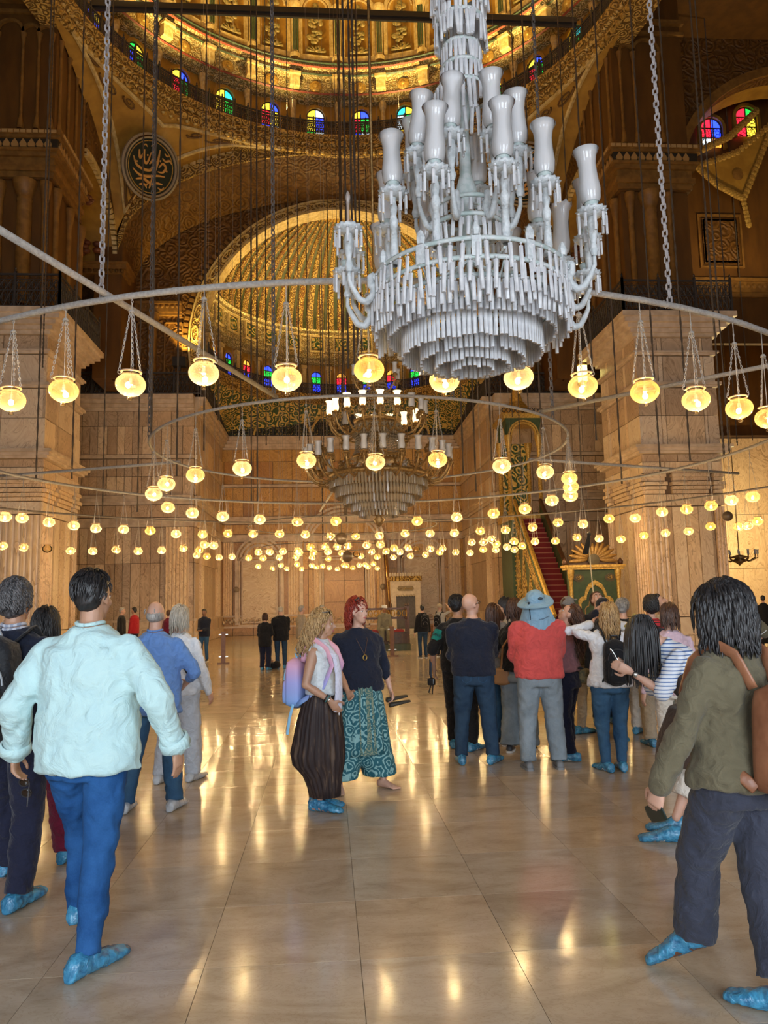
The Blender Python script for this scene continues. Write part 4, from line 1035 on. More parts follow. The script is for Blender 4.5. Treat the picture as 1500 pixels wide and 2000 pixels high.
G_HI = MB().lathe(globe_p, 28).mesh('glass_globe', LGLASS, True)
G_LO = MB().lathe(globe_p[::2], 18).mesh('glass_globe', LGLASS, True)
rim_p = [(.085, .118), (.104, .121), (.108, .127), (.103, .133), (.088, .131)]
RIM = MB().lathe(rim_p, 20).mesh('glass_rim', RIMM, True)
RIM_LO = MB().lathe(rim_p[1::2], 10).mesh('glass_rim', RIMM)
fin_p = [(.01, -.116), (.026, -.125), (.016, -.132), (.027, -.145), (.022, -.158), (.0, -.162)]
FIN = MB().lathe(fin_p, 12).mesh('drop_finial', LGLASS, True)
def bulb_mesh(sub, mat):
    bm = bmesh.new(); bmesh.ops.create_icosphere(bm, subdivisions=sub, radius=.027)
    for v in bm.verts: v.co.z = v.co.z*1.15-.03
    me = bpy.data.meshes.new('bulb'); bm.to_mesh(me); bm.free(); me.materials.append(mat); me.shade_smooth(); return me
B_HI = bulb_mesh(2, BULBN); B_LO = bulb_mesh(1, BULB)
SOCK = MB().lathe([(.0, .06), (.016, .06), (.016, .01), (.02, .0), (0, .0)], 8).tube([(0, 0, .06), (.002, 0, .35), (0, 0, .74)], .0035, 5).mesh('socket_cable', CABLE)
def links(p0, p1, pitch=.030, rad=.0035, w_=.010):
    p0, p1 = Vector(p0), Vector(p1); d = p1-p0; n = max(2, round(d.length/pitch)); t = d.normalized()
    a = t.orthogonal().normalized(); b_ = t.cross(a); mb = MB()
    for i in range(n):
        c_ = p0+d*((i+.5)/n); u = a if i % 2 else b_; hl = pitch*.66
        mb.tube([c_+t*hl*math.cos(k*PI/3)+u*w_*math.sin(k*PI/3) for k in range(6)], rad, 3, False, True)
    return mb
CH_HI, CH_LO = [], []
for k in range(3):
    a = R(20+120*k); p0 = (.118*math.cos(a), .118*math.sin(a), .15); p1 = (.016*math.cos(a), .016*math.sin(a), .74)
    mb = links(p0, p1)
    hk = [(.10*math.cos(a), .10*math.sin(a), .12), (.118*math.cos(a), .118*math.sin(a), .112), (.132*math.cos(a), .132*math.sin(a), .13), (.128*math.cos(a), .128*math.sin(a), .15), p0]
    mb.tube(hk, .004, 4)
    CH_HI.append(mb.mesh('chain', CHAINM))
    CH_LO.append(MB().tube([(.10*math.cos(a), .10*math.sin(a), .125), p1], .0042, 3).mesh('chain', CHAINM))
def hook_mesh(top):
    return MB().lathe([(0, .765), (.022, .76), (.034, .735), (.028, .73), (0, .745)], 10).tube([(0, 0, .75), (0, 0, .82), (.012, 0, .85), (0, 0, .875), (-.01, 0, .85), (0, 0, .83)], .005, 5).tube([(0, 0, .86), (0, 0, top)], .005, 4)
HOOK = hook_mesh(.875).mesh('hanger_hook', CHAINM)
s_hook = 1.0
HOOK_LO = MB().tube([(0, 0, 0), (0, 0, 1)], .007, 4).mesh('hanger_hook', CHAINM)
def ordinal(k):
    return '%d%s' % (k, 'th' if 10 <= k % 100 <= 20 else {1: 'st', 2: 'nd', 3: 'rd'}.get(k % 10, 'th'))
ROWS = (('r1n', 'on the nearest big iron ring', True, 'nearest ring lamps'), ('r2n', 'on the near side of the inner ring', True, 'inner ring lamps'), ('r2f', 'on the far side of the inner ring', False, 'inner ring far lamps'),
        ('r1f', 'on the far arc of the big ring', False, 'big ring far lamps'), ('r3', 'on the outermost ring before the piers', False, 'outermost ring lamps'), ('far', 'in the distant cluster before the apse', False, 'distant lamp cluster'))
rl = random.Random(11)
UNLIT = {('far', 40), ('far', 57), ('r3', 2)}
UNB = plain('dead_bulb', (.5, .45, .35), .3)
B_OFF = bulb_mesh(1, UNB)
for key, where, hi, grp in ROWS:
    pts = sorted(LAMPS[key], key=lambda p: math.atan2(p[0], p[1]))
    for i, (x, y, z) in enumerate(pts):
        if key != 'far': x, y = snap(x, y, {'r1': 8.22, 'r2': 4.1, 'r3': 12.0}[key[:2]])
        lit = (key, i) not in UNLIT
        o = empty('globe_lamp', (x, y, z), rl.uniform(0, 2*PI), '%s glass globe lamp %s, %s from the left' % ('glowing' if lit else 'unlit', where, ordinal(i+1)), 'lamp', grp)
        g = place(G_HI if hi else G_LO, 'glass_globe', o); g.rotation_euler = (R(rl.uniform(-3, 3)), R(rl.uniform(-3, 3)), 0)
        place(RIM if hi else RIM_LO, 'glass_rim', g)
        if hi: place(FIN, 'drop_finial', g)
        place((B_HI if hi else B_LO) if lit else B_OFF, 'bulb', o, (rl.uniform(-.02, .02), rl.uniform(-.02, .02), rl.uniform(-.03, .03)))
        if lit:
            fo = bpy.data.objects.new('filament', FIL); COL.objects.link(fo); fo.parent = o; fo.location = (0, 0, -.03)
        if hi: place(SOCK, 'socket_cable', o)
        for k in range(3): place((CH_HI if hi else CH_LO)[k], 'chain', o)
        if hi:
            hk_ = place(HOOK, 'hanger_hook', o); place(HOOK_LO, 'hanger_rod', hk_, (0, 0, .86), None, (.8, .8, 4.735-z-.86))
        else:      # hanger reaching the ring above, or a long wire to the vault for the distant cluster
            top_ = {'r2f': 4.73, 'r1f': 4.735, 'r3': 4.53}.get(key) or ceil_z(x, y)
            place(HOOK_LO, 'hanger_hook', o, (0, 0, .73), None, (1 if key != 'far' else .6, 1 if key != 'far' else .6, (top_-z-.73)/s_hook))

# ---- iron rings carrying the lamps
PIPE = plain('dusty_pipe', (.37, .345, .315), .75, col2=(.29, .26, .235), vscale=30, bscale=70, bstr=.5)
PIPED = plain('grey_pipe', (.17, .14, .115), .7)
RC = (.7, 15.3)
def ring_obj(r_, z, rad, mat, label, c_=RC, spokes=(), n=96, span=None):
    root = empty('lamp_ring', (c_[0], c_[1], z), 0, label, 'ring')
    if span: MB().tube([(r_*math.cos(span[0]+(span[1]-span[0])*k/n), r_*math.sin(span[0]+(span[1]-span[0])*k/n), 0) for k in range(n+1)], rad, 8).build('hoop', mat, root, True)
    else: MB().tube([(r_*math.cos(2*PI*k/n), r_*math.sin(2*PI*k/n), 0) for k in range(n)], rad, 8, False, True).build('hoop', mat, root, True)
    if span: return root
    wr_ = MB()
    for k in range(40):
        a = 2*PI*(k+.3)/40; wr_.tube([((r_+d)*math.cos(a+e), (r_+d)*math.sin(a+e), h) for d, e, h in ((-rad*1.1, 0, 0), (0, 0, rad*1.15), (rad*1.1, .002, 0), (0, .003, -rad*1.2), (-rad*1.1, 0, 0))], .006, 4)
    wr_.build('wire_ties', mat, root)
    for a in spokes:
        MB().tube([(s_*math.cos(a), s_*math.sin(a), .05) for s_ in (4.1, 10.6)], .034, 8).build('spoke', mat, root, True)
    return root
ring_obj(8.22, 4.70, .034, PIPE, 'large dusty pipe ring in front carrying the nearest row of globe lamps', spokes=(R(249.5), R(-45), R(20), R(95), R(160)))
ring_obj(4.1, 4.70, .026, PIPE, 'smaller inner pipe ring around the gilded chandelier')
ring_obj(12.0, 4.50, .028, PIPED, 'outermost half ring of lamps close to the alabaster piers', span=(R(-20), R(200)))
ring_obj(3.5, 4.50, .022, PIPED, 'small far lamp ring in front of the apse', (.6, 28.6))
ring_obj(3.1, 4.50, .022, PIPED, 'farthest lamp ring inside the apse', (-.2, 38.9))

# ---- chains and ropes from the dome
ROPE = plain('dark_rope', (.10, .075, .055), .85, bscale=90, bstr=.6)
def twisted(name, p, top, rad, mat, label, grp, strands=2, pitch=.16):
    L_ = top-p[2]; n = int(min(130, max(12, L_/(pitch/4)))); mb = MB()
    root = None
    for s_ in range(strands):
        mb.tube([(rad*.7*math.cos(2*PI*(i/n*L_/pitch)+2*PI*s_/strands), rad*.7*math.sin(2*PI*(i/n*L_/pitch)+2*PI*s_/strands), L_*i/n) for i in range(n+1)], rad*.75, 4, False)
    return tag(mb.build(name, mat, None, False, p), label, 'chain' if 'chain' in name else 'rope', grp)
def chain_obj(p, top, label, mat, wd=.05, pitch=.115, rad=.015):
    L_ = ceil_z(p[0], p[1])-p[2]
    me = links((0, 0, 0), (0, 0, L_), pitch, rad, wd).mesh('suspension_chain', mat)
    return tag(place(me, 'suspension_chain', None, p), label, 'chain', 'heavy suspension chains')
CH_L = plain('grey_heavy_chain', (.36, .33, .33), .7, bscale=50, bstr=.5)
CH_D = plain('dark_heavy_chain', (.13, .11, .10), .7, bscale=50, bstr=.5)
chain_obj((*snap(-2.24, 7.62, 8.22), 4.72), 23.65, 'pale heavy chain holding the big ring at its left, beside the roundel', CH_L, .026, .075, .012)
chain_obj((*snap(3.69, 7.64, 8.22), 4.72), 23.65, 'pale heavy chain holding the big ring in front of the right pier', CH_L, .026, .075, .012)
MB().box(-.16, .16, -.05, .05, 0, .03)
chain_obj((*snap(-.78, 11.47, 4.1), 4.71), 23.65, 'grey heavy chain dropping to the inner ring left of the gilded chandelier', CH_D, .030, .085, .014)
chain_obj((*snap(1.95, 11.4, 4.1), 4.71), 23.65, 'dark heavy chain dropping to the inner ring behind the crystal chandelier', CH_D, .030, .085, .014)
chain_obj((*snap(3.9, 12.8, 4.1), 4.71), 23.65, 'grey heavy chain on the right of the inner ring', CH_D, .030, .085, .014)
chain_obj((*snap(-3.32, 14.3, 4.1), 4.71), 23.65, 'grey heavy chain at the left end of the inner ring', CH_D, .028, .085, .013)
for i, (x, y, z) in enumerate(ROPES):
    twisted('hanging_rope', (x, y, z), ceil_z(x, y), .020 if y < 25 else .022, ROPE, 'thin dark rope hanging from the dome, %s from the left' % ordinal(i+1), 'hanging ropes', 2, .3)

for a, c_, r_, lab in ((50, RC, 12.0, 'rope holding the outermost ring at the right'), (90, RC, 12.0, 'rope holding the outermost ring at its middle'), (130, RC, 12.0, 'rope holding the outermost ring at the left'),
                       (270, (.6, 28.6), 3.5, 'rope holding the small far ring'), (270, (-.2, 38.9), 3.1, 'rope holding the farthest ring in the apse')):
    x, y = c_[0]+r_*math.cos(R(a)), c_[1]+r_*math.sin(R(a)); twisted('hanging_rope', (x, y, 4.48), ceil_z(x, y), .018, ROPE, 'thin dark '+lab, 'hanging ropes', 2, .3)
# ================================================================= crystal chandelier in front
DUST = plain('dusty_white_metal', (.60, .62, .63), .5, col2=(.48, .51, .52), vscale=22, bscale=60, bstr=.5)
DUSTG = plain('verdigris_white_metal', (.38, .46, .44), .5, col2=(.55, .58, .57), vscale=12, bscale=50, bstr=.4)
def crystal(name, col, alpha, rough, tl=.4):
    m, n, l, b = new_mat(name); n.remove(b); out = n['Material Output']
    T_ = n.new('ShaderNodeBsdfTransparent'); T_.inputs[0].default_value = (.95, .96, 1, 1)
    D_ = n.new('ShaderNodeBsdfDiffuse'); D_.inputs[0].default_value = (*col, 1)
    Tl = n.new('ShaderNodeBsdfTranslucent'); Tl.inputs[0].default_value = (*col, 1)
    G_ = n.new('ShaderNodeBsdfGlossy'); G_.inputs['Roughness'].default_value = rough
    a, c_, d_ = n.new('ShaderNodeMixShader'), n.new('ShaderNodeMixShader'), n.new('ShaderNodeMixShader')
    a.inputs[0].default_value = tl; l.new(D_.outputs[0], a.inputs[1]); l.new(Tl.outputs[0], a.inputs[2])
    c_.inputs[0].default_value = alpha; l.new(T_.outputs[0], c_.inputs[1]); l.new(a.outputs[0], c_.inputs[2])
    fr_ = n.new('ShaderNodeFresnel'); fr_.inputs[0].default_value = 1.5
    l.new(fr_.outputs[0], d_.inputs[0]); l.new(c_.outputs[0], d_.inputs[1]); l.new(G_.outputs[0], d_.inputs[2]); l.new(d_.outputs[0], out.inputs[0])
    return m
CRYST = plain('dusty_crystal', (.68, .68, .69), .25, spec=.65, col2=(.52, .52, .54), vscale=9)
SHADE = crystal('frosted_shade_glass', (.97, .95, .94), .54, .12, .15)
CLEAR = crystal('clear_crystal', (.80, .66, .45), .42, .1)
def prism_mesh(w_, L_, mat):
    mb = MB(); d = w_*.32; p = [(-w_/2, 0), (-w_*.25, -d), (w_*.25, -d), (w_/2, 0), (w_*.25, d), (-w_*.25, d)]
    mb.prism(p, -L_, 0); mb.v = [(x*(.86 if z < -L_*.5 else 1), y, z) for x, y, z in mb.v]
    mb.tube([(0, 0, 0), (0, 0, .028)], .003, 3); mb.sphere((0, 0, .02), .011, 5, 3)
    return mb
PRISMS = {L_: prism_mesh(.036, L_, CRYST) for L_ in (.10, .15, .18, .21, .25)}
PR_ME = {L_: mb.mesh('crystal_prism', CRYST) for L_, mb in PRISMS.items()}
def shade_profile(s=1.0):
    return [(.052*s, 0), (.066*s, .02*s), (.072*s, .07*s), (.062*s, .14*s), (.058*s, .2*s), (.066*s, .25*s), (.088*s, .285*s), (.085*s, .285*s), (.063*s, .25*s), (.055*s, .2*s), (.059*s, .14*s), (.069*s, .07*s), (.05*s, .005)]
tall = lambda mb: (setattr(mb, 'v', [(x, y, z*1.28) for x, y, z in mb.v]), mb)[1]
SHADE_ME = tall(MB().lathe(shade_profile(1.15), 20)).mesh('glass_shade', SHADE, True)
tulip = MB().lathe(shade_profile(1.12), 24); tulip.v = [(x, y, z+(.045*abs(math.cos(4*math.atan2(y, x))) if z > .27 else 0)) for x, y, z in tulip.v]; tall(tulip)
TULIP_ME = tulip.mesh('glass_shade', SHADE, True)
bob = MB().lathe([(.02, -.03), (.05, -.03), (.10, .0), (.115, .022), (.09, .016), (.045, .0), (.03, .02), (.03, .05), (0, .05)], 28, mod=lambda a, i: 1+(.07*math.cos(14*a) if i in (2, 3, 4) else 0))
BOB_ME = bob.mesh('bobeche', DUST, True)
CUP_ME = MB().lathe([(.028, .03), (.045, .05), (.052, .085), (.056, .1), (.04, .1)], 14).mesh('candle_cup', DUSTG, True)
hangp = MB()
for k in range(9):
    a = 2*PI*k/9; q = prism_mesh(.028, .15 if k % 2 else .11, CRYST); q.xform(Matrix.Translation((.105*math.cos(a), .105*math.sin(a), -.03)) @ Matrix.Rotation(a+PI/2, 4, 'Z')); hangp.add(q.v, q.f)
HANG_ME = hangp.mesh('hanging_prisms', CRYST)
BULBC = MB().lathe([(.012, 0), (.02, .02), (.022, .045), (.014, .075), (.003, .095), (0, .097)], 10).lathe([(.014, -.18), (.013, -.02), (.018, 0)], 8).mesh('candle_bulb', crystal('unlit_candle_bulb', (.7, .6, .55), .5, .1), True)

def white_chandelier():
    cx, cy = 1.18, 5.9
    root = empty('crystal_chandelier', (cx, cy, -.05), R(8), 'large dusty white crystal chandelier hanging in front, its bulbs unlit', 'chandelier')
    def hoop(r_, z, rad, nm='hoop', mat=DUSTG, n=64):
        return MB().tube([(r_*math.cos(2*PI*k/n), r_*math.sin(2*PI*k/n), z) for k in range(n)], rad, 6, False, True, 1.6).build(nm, mat, root, True)
    MB().tube([(0, 0, 3.55), (0, 0, 23.7)], .022, 10).lathe([(.0, 4.5), (.06, 4.55), (.05, 4.8), (.09, 5.0), (.05, 5.15), (.04, 5.6), (.08, 5.75), (.03, 5.9)], 14).build('central_stem', DUSTG, root, True)
    for r_, z in ((.78, 4.22), (.78, 4.08), (.66, 4.0), (.55, 3.86), (.40, 3.76), (.28, 3.68), (.15, 3.62), (.29, 4.82), (.30, 4.66), (.23, 5.86), (.17, 6.08), (.155, 6.27), (.20, 6.5), (.22, 6.85)): hoop(r_, z, .012)
    sp = MB()
    for k in range(8):
        a = 2*PI*k/8; sp.tube([(.02*math.cos(a), .02*math.sin(a), 4.4), (.4*math.cos(a), .4*math.sin(a), 4.12), (.78*math.cos(a), .78*math.sin(a), 4.15)], .012, 5)
        sp.tube([(.78*math.cos(a), .78*math.sin(a), 4.08), (.55*math.cos(a), .55*math.sin(a), 3.86), (.15*math.cos(a), .15*math.sin(a), 3.62)], .008, 4)
        sp.tube([(.02*math.cos(a), .02*math.sin(a), 4.9), (.29*math.cos(a), .29*math.sin(a), 4.74)], .009, 4)
    sp.build('frame_struts', DUSTG, root)
    st = MB()
    for k in range(12):
        a = 2*PI*(k+.5)/12; st.box(-.03, .03, -.012, .012, 4.06, 4.26) if False else None
        q = MB().box(-.035, .035, -.014, .014, 0, .15).lathe([(0, .15), (.028, .155), (.036, .2), (.018, .25), (0, .27)], 6).lathe([(.0, 0), (.02, .004), (.02, .01), (0, .012)], 8)
        q.xform(Matrix.Translation((.785*math.cos(a), .785*math.sin(a), 4.08)) @ Matrix.Rotation(a+PI/2, 4, 'Z')); st.add(q.v, q.f)
    tag(st.build('ring_studs', DUST, root), kind='stuff')
    # crystal rows: (radius, top z, length, count)
    rows = [(.795, 4.18, .18, 58), (.80, 4.04, .21, 78), (.77, 3.93, .18, 84), (.665, 3.95, .21, 96), (.555, 3.84, .25, 88), (.41, 3.755, .21, 64), (.29, 3.68, .18, 46), (.165, 3.62, .15, 26),
            (.295, 4.63, .15, 30), (.27, 4.8, .10, 26), (.235, 5.85, .25, 30), (.215, 5.62, .21, 22), (.175, 6.06, .18, 26), (.16, 6.25, .18, 24), (.21, 6.48, .21, 34), (.23, 6.83, .25, 36), (.20, 6.66, .21, 30), (.24, 7.2, .25, 34)]
    lst = []
    rq_ = random.Random(5)
    for ri, (r_, z, L_, n) in enumerate(rows):
        for k in range(n):
            tidy = ri in (3, 4, 5, 6, 7)
            if rq_.random() < (.015 if tidy else .05): continue
            a = 2*PI*(k+.5*(ri % 2)+rq_.uniform(-.18, .18)*(.3 if tidy else 1))/n
            L2 = L_ if tidy or rq_.random() < .72 else rq_.choice((.15, .18, .21, .25))
            near = math.sin(a+R(8))     # towards the viewer is -y
            lst.append((near+(.6 if ri in (0, 1, 2, 4) else (.35 if ri in (5, 6) else 0))*-1, r_, z+rq_.uniform(-.012, .012), L2, a, rq_.uniform(-.09, .09)*(.2 if tidy else .8), rq_.uniform(-.08, .08)*(.2 if tidy else .8)))
    lst.sort()
    st = MB()
    for i, (_, r_, z, L_, a, t1, t2) in enumerate(lst):
        m = Matrix.Translation((r_*math.cos(a), r_*math.sin(a), z)) @ Matrix.Rotation(a+PI/2, 4, 'Z') @ Matrix.Rotation(t1, 4, 'Y') @ Matrix.Rotation(t2, 4, 'X')
        if i < 296:
            o = place(PR_ME[L_], 'crystal_prism', root); o.matrix_local = m
        else:
            for p in PRISMS[L_].v[:12]: st.v.append(tuple(m @ Vector(p)))
            b_ = len(st.v)-12; st.f += [tuple(j+b_ for j in f_) for f_ in PRISMS[L_].f[:8]]
    tag(st.build('crystal_rows', CRYST, root), kind='stuff')
    # arms: (angle, ring radius, start z, cup radius, cup z, kind, head)
    def arm(a, r0, z0, r1, z1, kind, head, tilt=(0, 0)):
        mb = MB()
        if kind == 'stick':
            prof = [(.03, 0), (.045, .02), (.03, .06), (.034, .1), (.024, .3*(z1-z0)/.6), (.028, .5*(z1-z0)), (.036, .62*(z1-z0)), (.022, .7*(z1-z0)), (.034, .8*(z1-z0)), (.02, .9*(z1-z0)), (.03, z1-z0)]
            mb.lathe(prof, 12); mb.xform(Matrix.Translation((r0*math.cos(a), r0*math.sin(a), z0)))
            tip = Vector((r0*math.cos(a), r0*math.sin(a), z1))
        else:  # S scroll, thick glass arm
            pts = []
            c_, s_ = math.cos(a), math.sin(a); d = r1-r0
            for t, (u, h) in enumerate(((.0, .06), (.10, .11), (.2, .09), (.18, .02), (.08, .0), (.02, .04), (.1, -.06), (.35, -.12), (.62, -.10), (.85, -.02), (1.0, .05), (1.0, .12))):
                pts.append(Vector(((r0+d*u)*c_, (r0+d*u)*s_, z0+h)))
            sm = []
            for i in range(len(pts)-1):
                for q in range(3): sm.append(pts[i].lerp(pts[i+1], q/3))
            sm.append(pts[-1]); n_ = len(sm)
            mb.tube(sm, [.016+.016*math.sin(PI*min(1, i/n_*1.1)) for i in range(n_)], 8)
            prof = [(.02, 0), (.034, .04), (.02, .09), (.03, .14), (.042, .22), (.03, .27), (.02, .3)]; k_ = (z1-z0-.12)/.3
            q = MB().lathe([(r_, z*k_) for r_, z in prof], 12); q.xform(Matrix.Translation((r1*c_, r1*s_, z0+.12))); mb.add(q.v, q.f)
            tip = Vector((r1*c_, r1*s_, z1))
        am = mb.build('arm', DUST, root, True)
        bo = place(BOB_ME, 'bobeche', am, tip)
        place(HANG_ME, 'hanging_prisms', am, tip, (0, 0, rq_.random()))
        if head == 'bulb': place(BULBC, 'candle_bulb', am, tip+Vector((0, 0, .24)))
        else: place(CUP_ME, 'candle_cup', am, tip)
        if head in ('shade', 'tulip'):
            o = place(SHADE_ME if head == 'shade' else TULIP_ME, 'glass_shade', am, tip+Vector((0, 0, .085))); o.rotation_euler = (R(tilt[0]), R(tilt[1]), rq_.random())
    def deg(d): return R(d-8)
    # angle 270 = towards the viewer, 180 = left, 0 = right
    for d, h in ((205, 'shade'), (240, 'shade'), (282, 'shade'), (318, 'shade'), (20, 'shade'), (65, 'shade'), (110, 'shade'), (155, 'shade')):
        arm(deg(d), .70, 4.22, 0, 4.80, 'stick', h, (rq_.uniform(-4, 4), rq_.uniform(-4, 4)))
    for d, h in ((188, 'bulb'), (162, 'bulb'), (-2, 'shade'), (24, 'tulip'), (-28, 'shade'), (130, 'shade'), (90, 'shade'), (55, 'shade')):
        arm(deg(d), .78, 4.12, .99, 4.58, 'scroll', h, (rq_.uniform(-4, 4), rq_.uniform(-4, 4)))
    for d, h in ((178, 'none'), (2, 'none')):
        arm(deg(d), .79, 3.98, .99, 4.3, 'scroll', 'none')
    for k in range(8):
        d = 200+45*k; arm(deg(d), .29, 4.74, .44, 5.22, 'scroll', 'shade', (rq_.uniform(-6, 6), rq_.uniform(-6, 6)))
    return root
white_chandelier()

# ================================================================= gilded chandelier in the middle
BRASS = plain('aged_brass', (.42, .27, .10), .4, .6, col2=(.26, .15, .055), vscale=20, bscale=60, bstr=.4)
def gold_chandelier():
    cx, cy = 1.05, 15.3
    root = empty('gilded_chandelier', (cx, cy, 0), 0, 'gilded two-tier chandelier with stepped crystal bowl and glass shades hanging at the hall centre', 'chandelier')
    MB().tube([(0, 0, 3.3), (0, 0, ceil_z(cx, cy))], .03, 8).lathe([(0, 3.12), (.05, 3.16), (.12, 3.28), (.06, 3.34), (.2, 3.4)], 14).build('stem', BRASS, root, True)
    tiers = [(.98, 4.1, .21), (.86, 3.92, .21), (.70, 3.74, .18), (.55, 3.60, .18), (.40, 3.48, .15), (.46, 5.2, .15), (.5, 5.08, .1)]
    for r_, z, L_ in tiers:
        MB().tube([(r_*math.cos(2*PI*k/40), r_*math.sin(2*PI*k/40), z) for k in range(40)], .02, 5, False, True).build('hoop', BRASS, root)
    px = prism_mesh(.055, 1, CLEAR); n_all = 0
    pm = {L_: prism_mesh(.058, L_, CLEAR).mesh('crystal_prism', CLEAR) for L_ in (.10, .15, .18, .21)}
    st = MB()
    for r_, z, L_ in tiers:
        n = int(2*PI*r_/.068)
        for k in range(n):
            a = 2*PI*k/n; m = Matrix.Translation((r_*math.cos(a), r_*math.sin(a), z)) @ Matrix.Rotation(a+PI/2, 4, 'Z')
            if n_all < 290 and math.sin(a) < .35: o = place(pm[L_], 'crystal_prism', root); o.matrix_local = m; n_all += 1
            else:
                q = MB().box(-.026, .026, -.008, .008, -L_, 0); q.xform(m); st.add(q.v, q.f)
    tag(st.build('crystal_rows', CLEAR, root), kind='stuff')
    bd = MB(); rb = random.Random(4)   # strings of glass beads between the tiers
    for k in range(44):
        a = 2*PI*k/44
        for i in range(12):
            t = i/11; r_ = .5-.06*math.sin(PI*t); bd.sphere((r_*math.cos(a), r_*math.sin(a), 4.55+.6*t), .022, 5, 3)
        for i in range(16):
            t = i/15; r_ = .08+.38*(1-t)**1.6; bd.sphere((r_*math.cos(a), r_*math.sin(a), 5.45+1.15*t), .02, 5, 3)
        for i in range(7):
            t = i/6; r_ = .5+.48*t; bd.sphere((r_*math.cos(a), r_*math.sin(a), 4.6-.45*t-.1*math.sin(PI*t)), .02, 5, 3)
    tag(bd.build('bead_strings', CLEAR, root), kind='stuff')
    MB().lathe([(.1, 4.45), (.5, 4.5), (.55, 4.56), (.1, 4.6)], 32).lathe([(.1, 5.2), (.46, 5.24), (.5, 5.3), (.1, 5.36)], 32).lathe([(.9, 4.1), (1.0, 4.12), (1.0, 4.2), (.9, 4.2)], 40).lathe([(.05, 6.1), (.2, 6.15), (.05, 6.25)], 20).build('gilt_rings', BRASS, root, True)
    arm_pts = lambda d: [(0, 0, .0), (.1*d, 0, -.12), (.35*d, 0, -.2), (.65*d, 0, -.16), (.9*d, 0, -.02), (d, 0, .12), (.92*d, 0, .2), (.8*d, 0, .16), (.82*d, 0, .08), (.9*d, 0, .1)]
    def arm_me(d, nm):
        mb = MB(); P = [Vector(p) for p in arm_pts(d)]; sm = [P[i].lerp(P[i+1], q/3) for i in range(len(P)-1) for q in range(3)]+[P[-1]]
        mb.tube(sm, [.022]*len(sm), 6); mb.tube([(d, 0, .12), (d, 0, .2)], .018, 6); mb.lathe([(.02, .17), (.075, .2), (.08, .215), (.03, .22), (.035, .26), (0, .26)], 12, (d, 0, 0))
        for k in range(5):
            a = 2*PI*k/5; mb.tube([(d+.07*math.cos(a), .07*math.sin(a), .2), (d+.07*math.cos(a), .07*math.sin(a), .1)], .009, 4)
        return mb.mesh('arm', BRASS, True)
    A1_, A2_ = arm_me(.52, 'a'), arm_me(.5, 'b')
    sh = MB().lathe(shade_profile(.95), 14).mesh('glass_shade', SHADE, True)
    shl = MB().lathe(shade_profile(.95), 14).mesh('glass_shade', emit('lit_shade', (1, .72, .38), 1.7), True)
    for k in range(26):
        a = 2*PI*(k+.5)/26; o = place(A1_, 'arm', root, (.93*math.cos(a), .93*math.sin(a), 4.2), (0, 0, a))
        place(sh, 'glass_shade', o, (.52, 0, .24))
        if k % 2 == 0:
            o = place(A1_, 'arm', root, (.75*math.cos(a+.12), .75*math.sin(a+.12), 4.42), (0, 0, a+.12))
    for k in range(18):
        a = 2*PI*(k+.5)/18; o = place(A2_, 'arm', root, (.48*math.cos(a), .48*math.sin(a), 5.16), (0, 0, a))
        lit = rb.random() < .55
        place(shl if lit else sh, 'glass_shade', o, (.5, 0, .24))
    for k in range(6):
        a = 2*PI*(k+.3)/6; o = place(A2_, 'arm', root, (.08*math.cos(a), .08*math.sin(a), 6.02), (0, 0, a), (.8, .8, .8)); place(sh, 'glass_shade', o, (.5, 0, .24))
    return root
gold_chandelier()
def small_chandelier():
    root = empty('brass_chandelier', (16.65, 30, 0), 0, 'small brass chandelier hanging in the bright right aisle', 'chandelier')
    MB().tube([(0, 0, 2.9), (0, 0, 14.6)], .02, 6).lathe([(0, 2.8), (.1, 2.9), (.25, 3.0), (.15, 3.1), (.4, 3.15), (.1, 3.25)], 14).build('stem', BRASS, root, True)
    for k in range(12):
        a = 2*PI*k/12; m = MB().tube([(.1*math.cos(a), .1*math.sin(a), 3.1), (.4*math.cos(a), .4*math.sin(a), 2.98), (.68*math.cos(a), .68*math.sin(a), 3.12), (.68*math.cos(a), .68*math.sin(a), 3.24)], .025, 6)
        o = m.build('arm', BRASS, root, True)
        MB().lathe(shade_profile(.6), 10, (.68*math.cos(a), .68*math.sin(a), 3.26)).build('glass_shade', SHADE, o, True)
small_chandelier()

# ---- small hanging and wall things
for x, y, z, lab in ((12.6, 23.2, 4.1, 'dark hanging ball beside the right pier'), (.45, 24.2, 3.66, 'dark hanging ball among lamps left of the gilded chandelier'), (.72, 27.5, 3.3, 'lower dark hanging ball below the lamps at the centre')):
    o = empty('hanging_ball', (x, y, z), 0, lab, 'ball', 'dark hanging balls')
    MB().sphere((0, 0, 0), .16 if y < 24 else .2, 16, 10).build('ball', plain('dark_ball', (.10, .07, .05), .35), o, True); MB().tube([(0, 0, .12), (0, 0, ceil_z(x, y)-z)], .008, 4).build('cord', ROPE, o)
o = empty('tassel', (7.13, 20.42, 3.3), R(0), 'black tassel with a pale pull string hanging in front of the green gate', 'tassel')
tm = MB().sphere((0, 0, .06), (.06, .06, .07), 8, 6)
for k in range(14):
    a = 2*PI*k/14; tm.tube([(.03*math.cos(a), .03*math.sin(a), .03), (.05*math.cos(a)-.05, .05*math.sin(a), -.2), (.07*math.cos(a)-.13, .06*math.sin(a), -.48)], [.012, .016, .012], 4)
tm.build('tassel_body', plain('black_thread', (.012, .012, .014), .8), o)
MB().tube([(0, 0, .1), (0, 0, 1.4)], .006, 4).build('cord', ROPE, o)
MB().tube([(-.02, 0, .0), (.0, 0, -.9), (.06, 0, -2.0)], .016, 5).build('pull_string', plain('white_string', (.7, .62, .45), .7), o)
sc_ = empty('wall_lantern', (10.35, 29.4, 10.4), 0, 'bright yellow wall lantern behind the right pier', 'lantern')
